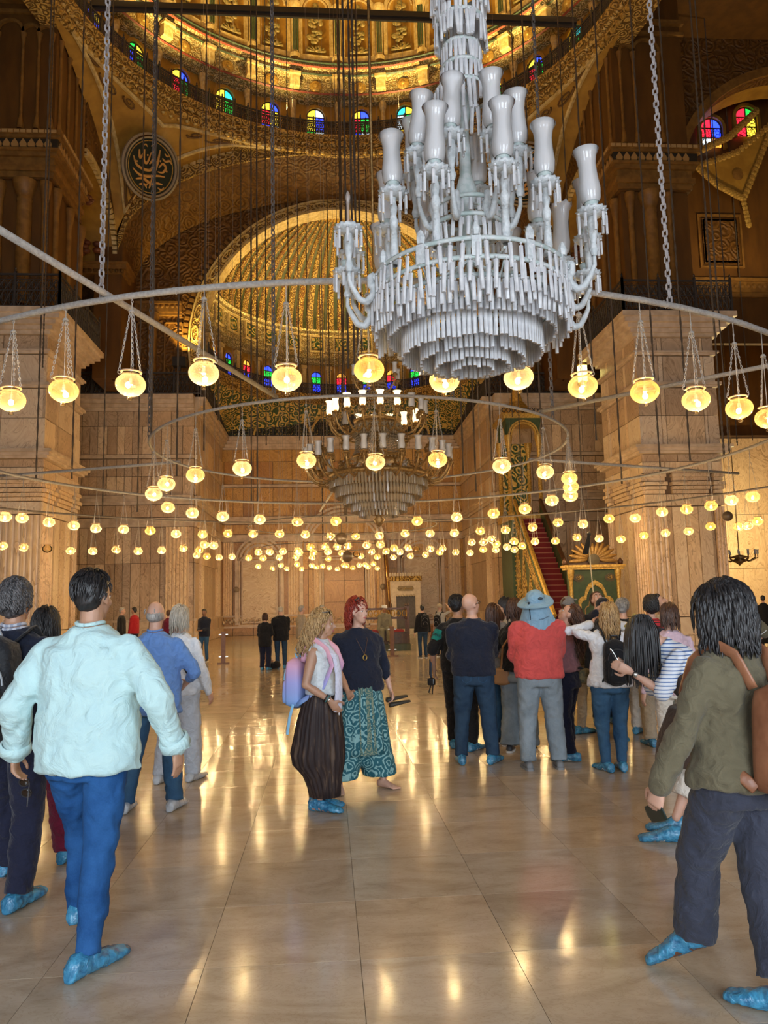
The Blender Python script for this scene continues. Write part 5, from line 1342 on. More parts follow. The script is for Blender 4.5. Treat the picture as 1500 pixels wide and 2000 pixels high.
MB().box(-.16, .16, -.12, .12, -.1, .55).build('lit_glass', emit('lantern_glow', (1, .85, .25), 4), sc_)
MB().lathe([(.2, .55), (.22, .6), (0, .75)], 4).lathe([(.12, -.1), (.16, -.16), (.08, -.3), (.14, -.4), (.05, -.6), (.1, -.7), (0, -.8)], 8).build('bracket', GOLD, sc_)
fl_ = empty('floodlight', (-6.5, 34.0, 12.35), 0, 'small black floodlight box on the gallery left of the apse', 'floodlight')
MB().box(-.28, .28, -.2, .2, 0, .42).build('housing', plain('black_box', (.02, .018, .016), .5), fl_); MB().box(-.05, .05, -.05, .05, -.2, 0).build('stand', IRON, fl_)
light('gallery_floodlight', 'SPOT', (-6.5, 34.0, 12.9), 500, (1, .72, .2), .08, to=(-6.1, 34.9, 15.5), spot=80)
light('aisle_lamp', 'POINT', (22.5, 39.5, 5.0), 900, (1, .76, .34), .25)
# ================================================================= tall green pulpit with red stairs
def pulpit():
    root = empty('green_pulpit', (8.45, 26.6, 0), 0, 'tall green and gold pulpit with a steep red carpeted staircase and arched kiosk', 'pulpit')
    X0, X1 = -.5, .5; n = 22; dy, dz = 5.0/n, 4.8/n
    red = plain('red_stair_carpet', (.20, .012, .016), .85, bscale=80, bstr=.3); 
    tr = MB().box(X0, X1, 0, dy+.02, -dz, 0).mesh('stair', red)
    nose = MB().box(X0, X1, -.02, .015, -.035, .005).mesh('stair_nosing', plain('worn_nosing', (.34, .11, .07), .5))
    for k in range(n):
        o = place(tr, 'stair', root, (0, k*dy, .2+(k+1)*dz)); place(nose, 'stair_nosing', o)
    for sx, nm in ((-1, 'left'), (1, 'right')):
        x = sx*.56
        side = [(0, 0), (5.0, 0), (5.0, 5.75), (0, 1.05)]
        MB().prism(side, 0, .1, YZ(x-.05)).build('side_wall', GREEN, root)
        rail = MB()
        for h, w_ in ((1.05, .09), (.72, .04)):
            rail.tube([(x, -.05, h), (x, 5.0, h+4.75)], w_, 6)
        rail.build('gilt_handrail', GOLD if sx < 0 else WOODD, root)
        MB().prism([(.15, .3), (4.85, 4.75), (4.85, 5.3), (.15, .85)], 0, .02, YZ(x+sx*.05, sx)).build('gilt_balustrade_panel', GOLDR, root)
        if sx < 0:
            for k in range(5):
                y0 = .55+k*.9; h = .5+.86*k+.2
                poly = [(y0+.1, .25), (y0+.6, .25), (y0+.68, .25+h*.6), (y0+.35, .3+h), (y0+.02, .25+h*.6)]
                MB().prism(poly, 0, .04, YZ(x-.05, -1)).build('gilt_drop_panel', GOLDR, root)
            lt = MB()
            for k in range(26): lt.box(x-.1, x-.04, 4.86, 4.94, .2+k*.2, .26+k*.2); 
            tag(lt.build('gilt_rope_moulding', GOLD, root), kind='stuff')
    # platform and kiosk
    MB().box(-.75, .75, 5.0, 6.9, 0, 5.0).build('platform_base', GREEN, root)
    MB().box(-.85, .85, 4.9, 7.0, 4.95, 5.2).build('platform_cornice', GOLD, root)
    cm = MB().lathe([(.14, 0), (.14, .12), (.09, .2), (.085, 2.9), (.12, 3.0), (.17, 3.3), (.17, 3.42)], 12).mesh('kiosk_column', GOLD, True)
    for x, y in ((-.68, 5.1), (.62, 5.1), (-.68, 6.8), (.62, 6.8)): place(cm, 'kiosk_column', root, (x, y, 5.2))
    MB().box(-.66, .6, 6.85, 6.95, 5.2, 8.6).build('kiosk_back_panel', GREENR, root)
    k_ = MB()
    for rr_ in (.60, .5): k_.band(arc(-.03, 8.6, rr_, 0, PI, 18), arc(-.03, 8.6, rr_+.07, 0, PI, 18), .14, XZ(5.12))
    k_.build('kiosk_arch', GOLD, root)
    MB().band(arc(-.03, 8.6, .66, 0, PI, 18), [(.75-1.56*i/18, 9.35) for i in range(19)], .1, XZ(5.1)).band(arc(6, 8.6, .6, 0, PI, 18), [(6.9-1.8*i/18, 9.35) for i in range(19)], .1, YZ(-.76)).build('kiosk_spandrel', GREEN, root)
    MB().box(-.9, .84, 5.0, 7.05, 9.35, 9.55).lathe([(.9, 9.55), (.8, 9.75), (.3, 10.3), (.05, 11.2), (0, 11.3)], 8, (-.03, 6, 0)).build('kiosk_roof', GOLD, root)
    cr = MB()
    for k in range(9): cr.tube([(-.85+.2*k+.08*math.cos(q*PI/4), 5.0, 9.7+.1*math.sin(q*PI/4)) for q in range(8)], .02, 4, False, True)
    cr.build('kiosk_cresting', IRON, root)
    return root
pulpit()
def green_gate():
    root = empty('gilded_gate', (9.08, 25.7, 0), 0, 'green gilded gate with carved golden crest at the foot of the pulpit', 'gate')
    MB().box(-.86, .86, 0, .3, 0, 2.62).build('gate_body', GREEN, root)
    cm = MB().lathe([(.1, 0), (.1, .2), (.065, .28), (.06, 2.2), (.09, 2.3), (.12, 2.5), (.12, 2.6)], 12).mesh('gilt_column', GOLD, True)
    for x in (-.82, .82): place(cm, 'gilt_column', root, (x, -.02, 0))
    MB().box(-1.0, 1.0, -.12, .35, 2.6, 2.68).box(-1.05, 1.05, -.18, .4, 2.68, 2.76).build('gate_cornice', GOLD, root)
    cr = MB(); cr.prism([(-.85, 2.76), (.85, 2.76), (.7, 2.95), (.35, 3.25), (0, 3.42), (-.35, 3.25), (-.7, 2.95)], 0, .1, XZ(.15)).build('crest_board', WOODD, root)
    lf = plain('crest_gold', (.45, .27, .08), .4, .3, col2=(.28, .15, .04), vscale=20)
    lm = MB().sphere((.2, 0, 0), (.22, .04, .07), 8, 5).mesh('crest_leaf', lf, True)
    for k in range(13):
        a = R(-5)+R(190)*k/12; place(lm, 'crest_leaf', root, (0+.18*math.cos(a), .0, 2.95+.1*math.sin(a)), (0, -a, 0), (1.15+.5*abs(math.cos(a)), 1, 1))
    MB().lathe([(0, 0), (.2, 0), (.2, .03), (0, .04)], 20).xform(XZ(-.03)@Matrix.Translation((0, 2.93, 0))).build('crest_medallion', plain('dark_medallion', (.08, .06, .03), .4), root)
    for x in (-.98, .98): MB().lathe([(0, 2.76), (.08, 2.78), (.1, 2.88), (0, 3.02)], 10, (x, .1, 0)).build('acorn_finial', WOODD, root, True)
    # shaped gilt moulding around the door panel
    def shape(s):
        L_ = [(-.52, .1), (-.52, 1.45), (-.44, 1.55), (-.34, 1.58), (-.3, 1.75), (-.2, 1.95), (0, 2.08)]
        L_ = [(x*s, y*(.5+.5*s)) for x, y in L_]; return L_+[(-x, y) for x, y in reversed(L_[:-1])]
    MB().band(shape(1.0), shape(1.16), .06, XZ(0)).build('gilt_arch_moulding', GOLD, root)
    MB().band(shape(.72), shape(.75), .03, XZ(0)).box(-.01, .01, -.03, 0, .1, 1.6).build('door_panel_lines', plain('thin_gold_line', (.42, .24, .08), .4), root)
    for x in (-.55, .55):
        o = MB().lathe([(0, 0), (.17, 0), (.17, .02), (0, .025)], 18).xform(XZ(-.0)@Matrix.Translation((x, 2.32, 0))@Matrix.Diagonal((1.1, .8, 1, 1))).build('oval_medallion', plain('dark_medallion', (.08, .06, .03), .4), root)
        mb = MB()
        for pts in (((-.1, .02), (-.03, -.05), (.06, -.02), (.1, .06)), ((-.06, .07), (-.02, 0), (.02, .07)), ((.05, .09), (.04, -.03))):
            mb.tube([(x+a, -.035, 2.32+b_) for a, b_ in pts], .011, 4)
        mb.build('gilt_script', GOLD, o)
    return root
green_gate()
wd = empty('window_cupboard', (11.9, 34.55, .4), 0, 'dark wooden framed cupboard window in the wall behind the gate', 'window', kind='structure')
MB().box(-.6, -.5, -.1, .1, 0, 3.4).box(.5, .6, -.1, .1, 0, 3.4).box(-.6, .6, -.1, .1, 3.3, 3.4).box(-.6, .6, -.1, .1, 1.6, 1.75).box(-.6, .6, -.1, .1, 0, .1).build('window_frame', WOODD, wd)
for z in (.1, 1.75): MB().box(-.5, .5, -.02, .02, z, z+1.5).build('pane', plain('dark_glass', (.05, .05, .055), .15), wd)
def white_pulpit():
    root = empty('marble_pulpit', (4.05, 40.0, 0), 0, 'small pale marble pulpit with crenellated gilded top and dark door', 'pulpit')
    MB().box(-.78, -.5, 0, .5, 0, 2.0).box(.5, .78, 0, .5, 0, 2.0).box(-.78, .78, 0, .5, 2.0, 2.75).box(-.85, .85, -.1, .55, 0, .28).build('portal', plain('cream_marble', (.72, .60, .42), .4, col2=(.6, .48, .32), vscale=5), root)
    MB().box(-.5, .5, .12, .2, .28, 2.0).build('door', SLATE, root); MB().box(-.012, .012, .1, .13, .28, 2.0).build('door_gap', IRONB, root)
    MB().box(-.85, .85, -.08, .55, 2.75, 3.0).build('gilt_band', GOLDR, root)
    mr = MB().prism([(-.05, 0), (.05, 0), (.05, .12), (0, .2), (-.05, .12)], 0, .08, XZ(-.02)).mesh('merlon', plain('cream_marble', (.72, .60, .42)))
    for k in range(13): place(mr, 'merlon', root, (-.8+k*.133, 0, 3.0))
    MB().prism([(-.36, -.13), (.36, -.13), (.44, 0), (.36, .13), (-.36, .13), (-.44, 0)], 0, .03, XZ(0)@Matrix.Translation((0, 2.36, 0))).build('inscription_cartouche', plain('cartouche_olive', (.30, .22, .10), .5), root)
    sp = MB()
    for k in range(6): sp.tube([(-.32+k*.12, -.035, 2.32+.06*math.sin(k*2.2)), (-.26+k*.12, -.035, 2.38-.05*math.cos(k*1.7)), (-.2+k*.12, -.035, 2.33)], .012, 4)
    sp.build('inscription_script', GOLD, root)
    sc = MB()
    for k in range(7): sc.lathe([(0, 0), (.07, 0), (.07, .06), (0, .06)], 10).xform(Matrix.Identity(4)) if False else sc.sphere((-.42+k*.14, .02, 2.0), (.075, .06, .06), 8, 5)
    sc.build('scalloped_lintel', plain('cream_marble', (.72, .60, .42)), root)
    wdm = plain('brown_balustrade_wood', (.22, .10, .035), .45)
    bl = MB().prism([(0, 0), (3.2, 0), (3.2, 5.6), (0, 1.6)], 0, .08, YZ(-.82)).build('stair_balustrade', wdm, root)
    for k in range(4): MB().tube([(-.86, .1, .5+k*.4), (-.86, 3.2, 4.3+k*.4)], .03, 4).build('balustrade_rail', GOLD if k == 3 else WOODD, root)
    return root
white_pulpit()
def reader_bench():
    root = empty('carved_bench', (2.0, 27.0, 0), 0, 'dark carved wooden reading bench with red cushion behind the glass barrier', 'bench')
    MB().box(-.95, .8, -.6, .5, 0, .22).build('base_step', plain('dark_green_base', (.05, .06, .035), .5), root)
    MB().box(-.75, .75, -.35, .4, .22, .62).build('seat_box', WOODD, root)
    MB().box(-.6, .6, -.38, .35, .62, .70).build('red_cushion', plain('red_cushion', (.28, .02, .025), .8), root)
    for x0, x1, y0, y1, nm in ((-.8, .8, .38, .46, 'back'), (-.8, -.72, -.35, .4, 'side'), (.72, .8, -.35, .4, 'side')):
        MB().box(x0, x1, y0, y1, 1.05, 1.12).box(x0, x1, y0, y1, 1.38, 1.45).build(nm+'_rail', WOODD, root)
        lat = MB()
        for k in range(8):
            t0 = k/8
            if nm == 'back': a, b_ = x0+(x1-x0)*t0, x0+(x1-x0)*(t0+.125); lat.tube([((a+b_)/2+.07*math.cos(q*PI/4), .42, 1.25+.11*math.sin(q*PI/4)) for q in range(8)], .018, 4, False, True)
            else: lat.tube([(x0+.04, y0+(y1-y0)*(t0+.06)+.04*math.cos(q*PI/4), 1.25+.11*math.sin(q*PI/4)) for q in range(8)], .018, 4, False, True)
        lat.build(nm+'_lattice', GOLD, root)
    pm = MB().box(-.04, .04, -.04, .04, .22, 1.5).lathe([(0, 1.5), (.05, 1.53), (0, 1.64)], 8).mesh('corner_post', WOODD)
    for x, y in ((-.76, -.33), (.76, -.33), (-.76, .42), (.76, .42)): place(pm, 'corner_post', root, (x, y, 0))
    return root
reader_bench()
# ---- glass barrier on wooden posts
POSTW = plain('post_wood', (.22, .095, .04), .45, col2=(.17, .07, .028), vscale=10)
pglass, n, l, b = new_mat('barrier_glass'); n.remove(b)
t_, g_, x_ = n.new('ShaderNodeBsdfTransparent'), n.new('ShaderNodeBsdfGlossy'), n.new('ShaderNodeMixShader')
t_.inputs[0].default_value = (.97, .99, .98, 1); g_.inputs['Roughness'].default_value = .03; f_ = n.new('ShaderNodeFresnel'); f_.inputs[0].default_value = 1.45
l.new(f_.outputs[0], x_.inputs[0]); l.new(t_.outputs[0], x_.inputs[1]); l.new(g_.outputs[0], x_.inputs[2]); l.new(x_.outputs[0], n['Material Output'].inputs[0])
posts = [(-2.99, 22.5), (-1.78, 22.9), (-.6, 23.2), (.65, 23.5), (1.94, 23.7), (3.2, 23.9)]
pm = MB().box(-.06, .06, -.05, .05, .03, .9).mesh('post', POSTW); bm_ = MB().box(-.17, .17, -.1, .1, 0, .03).mesh('foot_plate', POSTW)
cl = MB().box(-.13, .13, -.02, .02, -.015, .015).mesh('glass_clip', plain('steel_clip', (.6, .58, .52), .25, .8))
for i, (x, y) in enumerate(posts):
    o = empty('barrier_post', (x, y, 0), R(8), 'brown wooden barrier post, %s from the left' % ordinal(i+1), 'post', 'barrier posts')
    place(pm, 'post', o); place(bm_, 'foot_plate', o)
    for z in (.2, .82): place(cl, 'glass_clip', o, (0, 0, z))
for i, ((x, y), (x2, y2)) in enumerate(zip(posts[:-1], posts[1:])):
    d = Vector((x2-x, y2-y, 0)); a = math.atan2(d.y, d.x); L_ = d.length-.2
    o = MB().box(-L_/2, L_/2, -.006, .006, .14, .88).build('barrier_glass', pglass, None, False, ((x+x2)/2, (y+y2)/2, 0)); o.rotation_euler = (0, 0, a)
    tag(o, 'clear glass barrier panel between wooden posts, %s from the left' % ordinal(i+1), 'glass panel', 'barrier glass panels')
# ================================================================= people: continuous remeshed bodies with separate clothing
PEND = []
def dtex(scale):
    nm = 'wrinkle_%.3f' % scale
    t = bpy.data.textures.get(nm)
    if t is None:
        if scale < 0:      # drawn folds
            t = bpy.data.textures.new(nm, 'MARBLE'); t.marble_type = 'SOFT'; t.noise_scale = -scale; t.turbulence = 9; t.noise_depth = 2
        else: t = bpy.data.textures.new(nm, 'CLOUDS'); t.noise_scale = scale; t.noise_depth = 2
    return t
def vox(name, mb, mat, parent, voxel, smooth=4, disp=()):
    o = place(mb.mesh(name, mat), name, parent)
    m = o.modifiers.new('r', 'REMESH'); m.mode = 'VOXEL'; m.voxel_size = voxel; m.use_smooth_shade = True
    if smooth: s_ = o.modifiers.new('s', 'SMOOTH'); s_.factor = .5; s_.iterations = smooth
    for sc_, st_ in disp:
        d = o.modifiers.new('d', 'DISPLACE'); d.texture = dtex(sc_); d.strength = st_; d.mid_level = .5; d.texture_coords = 'LOCAL'
    PEND.append(o); return o
def bake_pending():
    bpy.context.view_layer.update(); dg = bpy.context.evaluated_depsgraph_get()
    new = []
    for o in PEND:
        me = bpy.data.meshes.new_from_object(o.evaluated_get(dg)); me.name = o.name; me.shade_smooth(); new.append(me)
    for o, me in zip(PEND, new):
        o.modifiers.clear(); old = o.data; o.data = me; bpy.data.meshes.remove(old)
    PEND.clear()
V = Vector
def loft(mb, secs, seg=20):
    """secs: (centre, half-axis a, half-axis b) vectors; closed with flat caps"""
    vs_ = []
    for c_, a, b_ in secs:
        for k in range(seg):
            t = 2*PI*k/seg; vs_.append(c_+a*math.cos(t)+b_*math.sin(t))
    n = len(secs); fs = [(i*seg+k, i*seg+(k+1) % seg, (i+1)*seg+(k+1) % seg, (i+1)*seg+k) for i in range(n-1) for k in range(seg)]
    fs += [tuple(range(seg-1, -1, -1)), tuple((n-1)*seg+k for k in range(seg))]
    mb.add(vs_, fs)
def ell(mb, c_, r_, m=None, seg=14, rings=9):
    q = MB().sphere((0, 0, 0), r_, seg, rings); t = Matrix.Translation(c_)
    q.xform(m @ t if m is not None else t); mb.add(q.v, q.f)
def limb(mb, pts, rad, seg=12):
    mb.tube(pts, rad, seg)
    for p, r_ in zip(pts, rad): mb.sphere(p, r_*.99, 10, 7)
def ik(a, b_, l1, l2, pole):
    d = b_-a; L_ = min(d.length, (l1+l2)*.999); u = d.normalized()
    x = (l1*l1-l2*l2+L_*L_)/(2*L_); h = math.sqrt(max(0, l1*l1-x*x))
    p = (pole-u*pole.dot(u)); p = p.normalized() if p.length > 1e-6 else V((0, 1, 0))
    return a+u*x+p*h, a+u*L_
def cloth(name, col, rough=.85, col2=None, wr=14, st=.35):
    if name in MATS: return MATS[name]
    m, n, l, b = new_mat(name)
    tc = n.new('ShaderNodeTexCoord'); v = tc.outputs['Object']
    b.inputs['Roughness'].default_value = rough; b.inputs['Sheen Weight'].default_value = .12; b.inputs['Specular IOR Level'].default_value = .25
    t = noise_tex(n, l, v, wr, 3, .5, 1.6); w_ = noise_tex(n, l, v, 260, 1)
    c2 = col2 or tuple(c_*.86 for c_ in col)
    r = ramp(n, [(.35, c2), (.62, col)]); l.new(t.outputs[0], r.inputs[0]); l.new(r.outputs[0], b.inputs['Base Color'])
    h = math_node(n, l, 'MULTIPLY_ADD', w_.outputs[0], .06, t.outputs[0]); bump(n, l, b, h, min(1, st*1.5), .03)
    return m
def denim(name, col, worn):
    if name in MATS: return MATS[name]
    m, n, l, b = new_mat(name); v = n.new('ShaderNodeTexCoord').outputs['Object']
    a = noise_tex(n, l, v, 4.5, 4, .6); f = noise_tex(n, l, v, 160, 2)
    r = ramp(n, [(.35, col), (.7, worn)]); l.new(a.outputs[0], r.inputs[0])
    c = mixc(n, l, math_node(n, l, 'MULTIPLY', f.outputs[0], .35), r.outputs[0], tuple(min(1, x*1.5) for x in worn)); l.new(c, b.inputs['Base Color'])
    b.inputs['Roughness'].default_value = .85; b.inputs['Specular IOR Level'].default_value = .2
    k = noise_tex(n, l, v, 16, 3, .5, .8); bump(n, l, b, k.outputs[0], .4, .015)
    return m
def striped(name, c1, c2, period, frac, axis=2):
    if name in MATS: return MATS[name]
    m, n, l, b = new_mat(name); sx = n.new('ShaderNodeSeparateXYZ'); l.new(n.new('ShaderNodeTexCoord').outputs['Object'], sx.inputs[0])
    k = math_node(n, l, 'FRACT', math_node(n, l, 'MULTIPLY', sx.outputs[axis], 1/period))
    s_ = math_node(n, l, 'GREATER_THAN', k, frac); l.new(mixc(n, l, s_, c1, c2), b.inputs['Base Color']); b.inputs['Roughness'].default_value = .85
    return m
def skin_mat(name, col):
    if name in MATS: return MATS[name]
    m, n, l, b = new_mat(name); v = n.new('ShaderNodeTexCoord').outputs['Object']
    t = noise_tex(n, l, v, 18, 4); r = ramp(n, [(.3, tuple(c*.88 for c in col)), (.7, col)]); l.new(t.outputs[0], r.inputs[0]); l.new(r.outputs[0], b.inputs['Base Color'])
    b.inputs['Roughness'].default_value = .48; b.inputs['Subsurface Weight'].default_value = .12; b.inputs['Subsurface Radius'].default_value = (.02, .008, .004)
    bump(n, l, b, noise_tex(n, l, v, 120, 3).outputs[0], .12, .004); return m
def hair_mat(name, c1, c2):
    if name in MATS: return MATS[name]
    m, n, l, b = new_mat(name); tc = n.new('ShaderNodeTexCoord'); mp = n.new('ShaderNodeMapping'); mp.inputs['Scale'].default_value = (1, 1, .14); l.new(tc.outputs['Object'], mp.inputs[0])
    t = noise_tex(n, l, mp.outputs[0], 70, 4, .6); r = ramp(n, [(.35, c1), (.68, c2)]); l.new(t.outputs[0], r.inputs[0]); l.new(r.outputs[0], b.inputs['Base Color'])
    b.inputs['Roughness'].default_value = .42; bump(n, l, b, t.outputs[0], .6, .006); return m
def cover_mat():
    m, n, l, b = new_mat('blue_plastic_film'); tc = n.new('ShaderNodeTexCoord')
    t = noise_tex(n, l, tc.outputs['Object'], 22, 4, .6, 1.0); r = ramp(n, [(.35, (.02, .13, .27)), (.65, (.07, .34, .55))]); l.new(t.outputs[0], r.inputs[0]); l.new(r.outputs[0], b.inputs['Base Color'])
    b.inputs['Roughness'].default_value = .2; b.inputs['Specular IOR Level'].default_value = .7; b.inputs['Alpha'].default_value = .9; bump(n, l, b, t.outputs[0], .9, .012); return m
COVER = cover_mat()
def clear_cover():
    m, n, l, b = new_mat('clear_plastic_film'); b.inputs['Base Color'].default_value = (.62, .66, .70, 1); b.inputs['Alpha'].default_value = .55; b.inputs['Roughness'].default_value = .15
    bump(n, l, b, noise_tex(n, l, n.new('ShaderNodeTexCoord').outputs['Object'], 24, 4).outputs[0], .9, .012); return m
COVERC = clear_cover()
FAIR, TAN, DEEP = skin_mat('skin_fair', (.62, .36, .26)), skin_mat('skin_tan', (.47, .26, .165)), skin_mat('skin_deep', (.25, .125, .075))
EYEW, EYEI, LIPM = plain('eye_white', (.75, .72, .68), .25), plain('eye_dark', (.03, .02, .015), .15), plain('lip_colour', (.42, .11, .10), .4)
H_BLACK, H_GREY, H_BLOND = hair_mat('hair_black', (.006, .006, .007), (.030, .026, .026)), hair_mat('hair_grey', (.22, .20, .18), (.46, .43, .39)), hair_mat('hair_blond', (.22, .11, .035), (.66, .42, .18))
H_RED, H_BROWN, H_SALT, H_PALE = hair_mat('hair_red', (.13, .008, .006), (.42, .045, .015)), hair_mat('hair_brown', (.035, .014, .008), (.12, .05, .022)), hair_mat('hair_salt', (.015, .015, .017), (.13, .12, .12)), hair_mat('hair_pale', (.30, .26, .20), (.60, .54, .45))
SOLE = plain('shoe_sole', (.62, .6, .57), .6); WSHOE = plain('white_sneaker', (.72, .72, .72), .5); DSHOE = plain('dark_shoe', (.04, .04, .045), .5); GSHOE = plain('grey_sneaker', (.16, .165, .17), .6)
METAL = plain('bright_metal', (.7, .7, .72), .2, 1.0); BLACKP = plain('black_plastic', (.012, .012, .014), .3)

def hand(mb, w_, d, nrm, side, curl=.45, spread=.12, fing=True):
    """wrist w_, direction d, palm normal nrm (towards the palm), side +1: thumb lies at +s"""
    d = d.normalized(); nrm = (nrm-d*nrm.dot(d)).normalized(); s_ = d.cross(nrm)*side
    loft(mb, [(w_-d*.02, s_*.027, nrm*.019), (w_+d*.015, s_*.031, nrm*.019), (w_+d*.05, s_*.040, nrm*.017), (w_+d*.088, s_*.041, nrm*.014)], 12)
    if not fing:
        loft(mb, [(w_+d*.08, s_*.04, nrm*.014), (w_+d*.13+nrm*.02*curl*2, s_*.036, nrm*.012), (w_+d*.165+nrm*.07*curl, s_*.028, nrm*.01)], 10); return
    for i, (o, L_) in enumerate(((.030, .072), (.0105, .080), (-.009, .075), (-.028, .060))):
        p = w_+d*.084+s_*o; pts = [p-d*.02]; dr = (d+s_*o*spread*14).normalized(); ang = 0
        for q, (f, r_) in enumerate(((.42, .0088), (.33, .0082), (.25, .007))):
            ang += curl*(.6, 1.0, .8)[q]; pts.append(pts[-1]+(dr*math.cos(ang)+nrm*math.sin(ang))*L_*f*(1.28 if q == 0 else 1))
        limb(mb, pts, [.0098, .0092, .0086, .0074], 8)
    t0 = w_+d*.028+s_*.030; t1 = t0+(d*.5+s_*.75+nrm*.35).normalized()*.036; t2 = t1+(d*.85+s_*.25+nrm*.45).normalized()*.030; t3 = t2+(d*.95-s_*.05+nrm*.35).normalized()*.024
    limb(mb, [t0-s_*.012, t1, t2, t3], [.014, .0115, .0102, .0085], 8)

TOR_M = [(.80, .150, .115), (.92, .170, .122), (1.04, .158, .115), (1.16, .168, .120), (1.28, .185, .125), (1.36, .186, .115), (1.41, .165, .098), (1.445, .128, .082), (1.475, .080, .068), (1.50, .062, .062)]
TOR_F = [(.80, .160, .120), (.92, .178, .128), (1.04, .142, .105), (1.16, .145, .108), (1.28, .162, .122), (1.36, .162, .105), (1.41, .142, .088), (1.445, .108, .074), (1.475, .070, .060), (1.50, .052, .055)]
def interp(tab, z):
    if z <= tab[0][0]: return tab[0][1:]
    for (z0, a0, b0), (z1, a1, b1) in zip(tab[:-1], tab[1:]):
        if z <= z1: t = (z-z0)/(z1-z0); return (a0+(a1-a0)*t, b0+(b1-b0)*t)
    return tab[-1][1:]

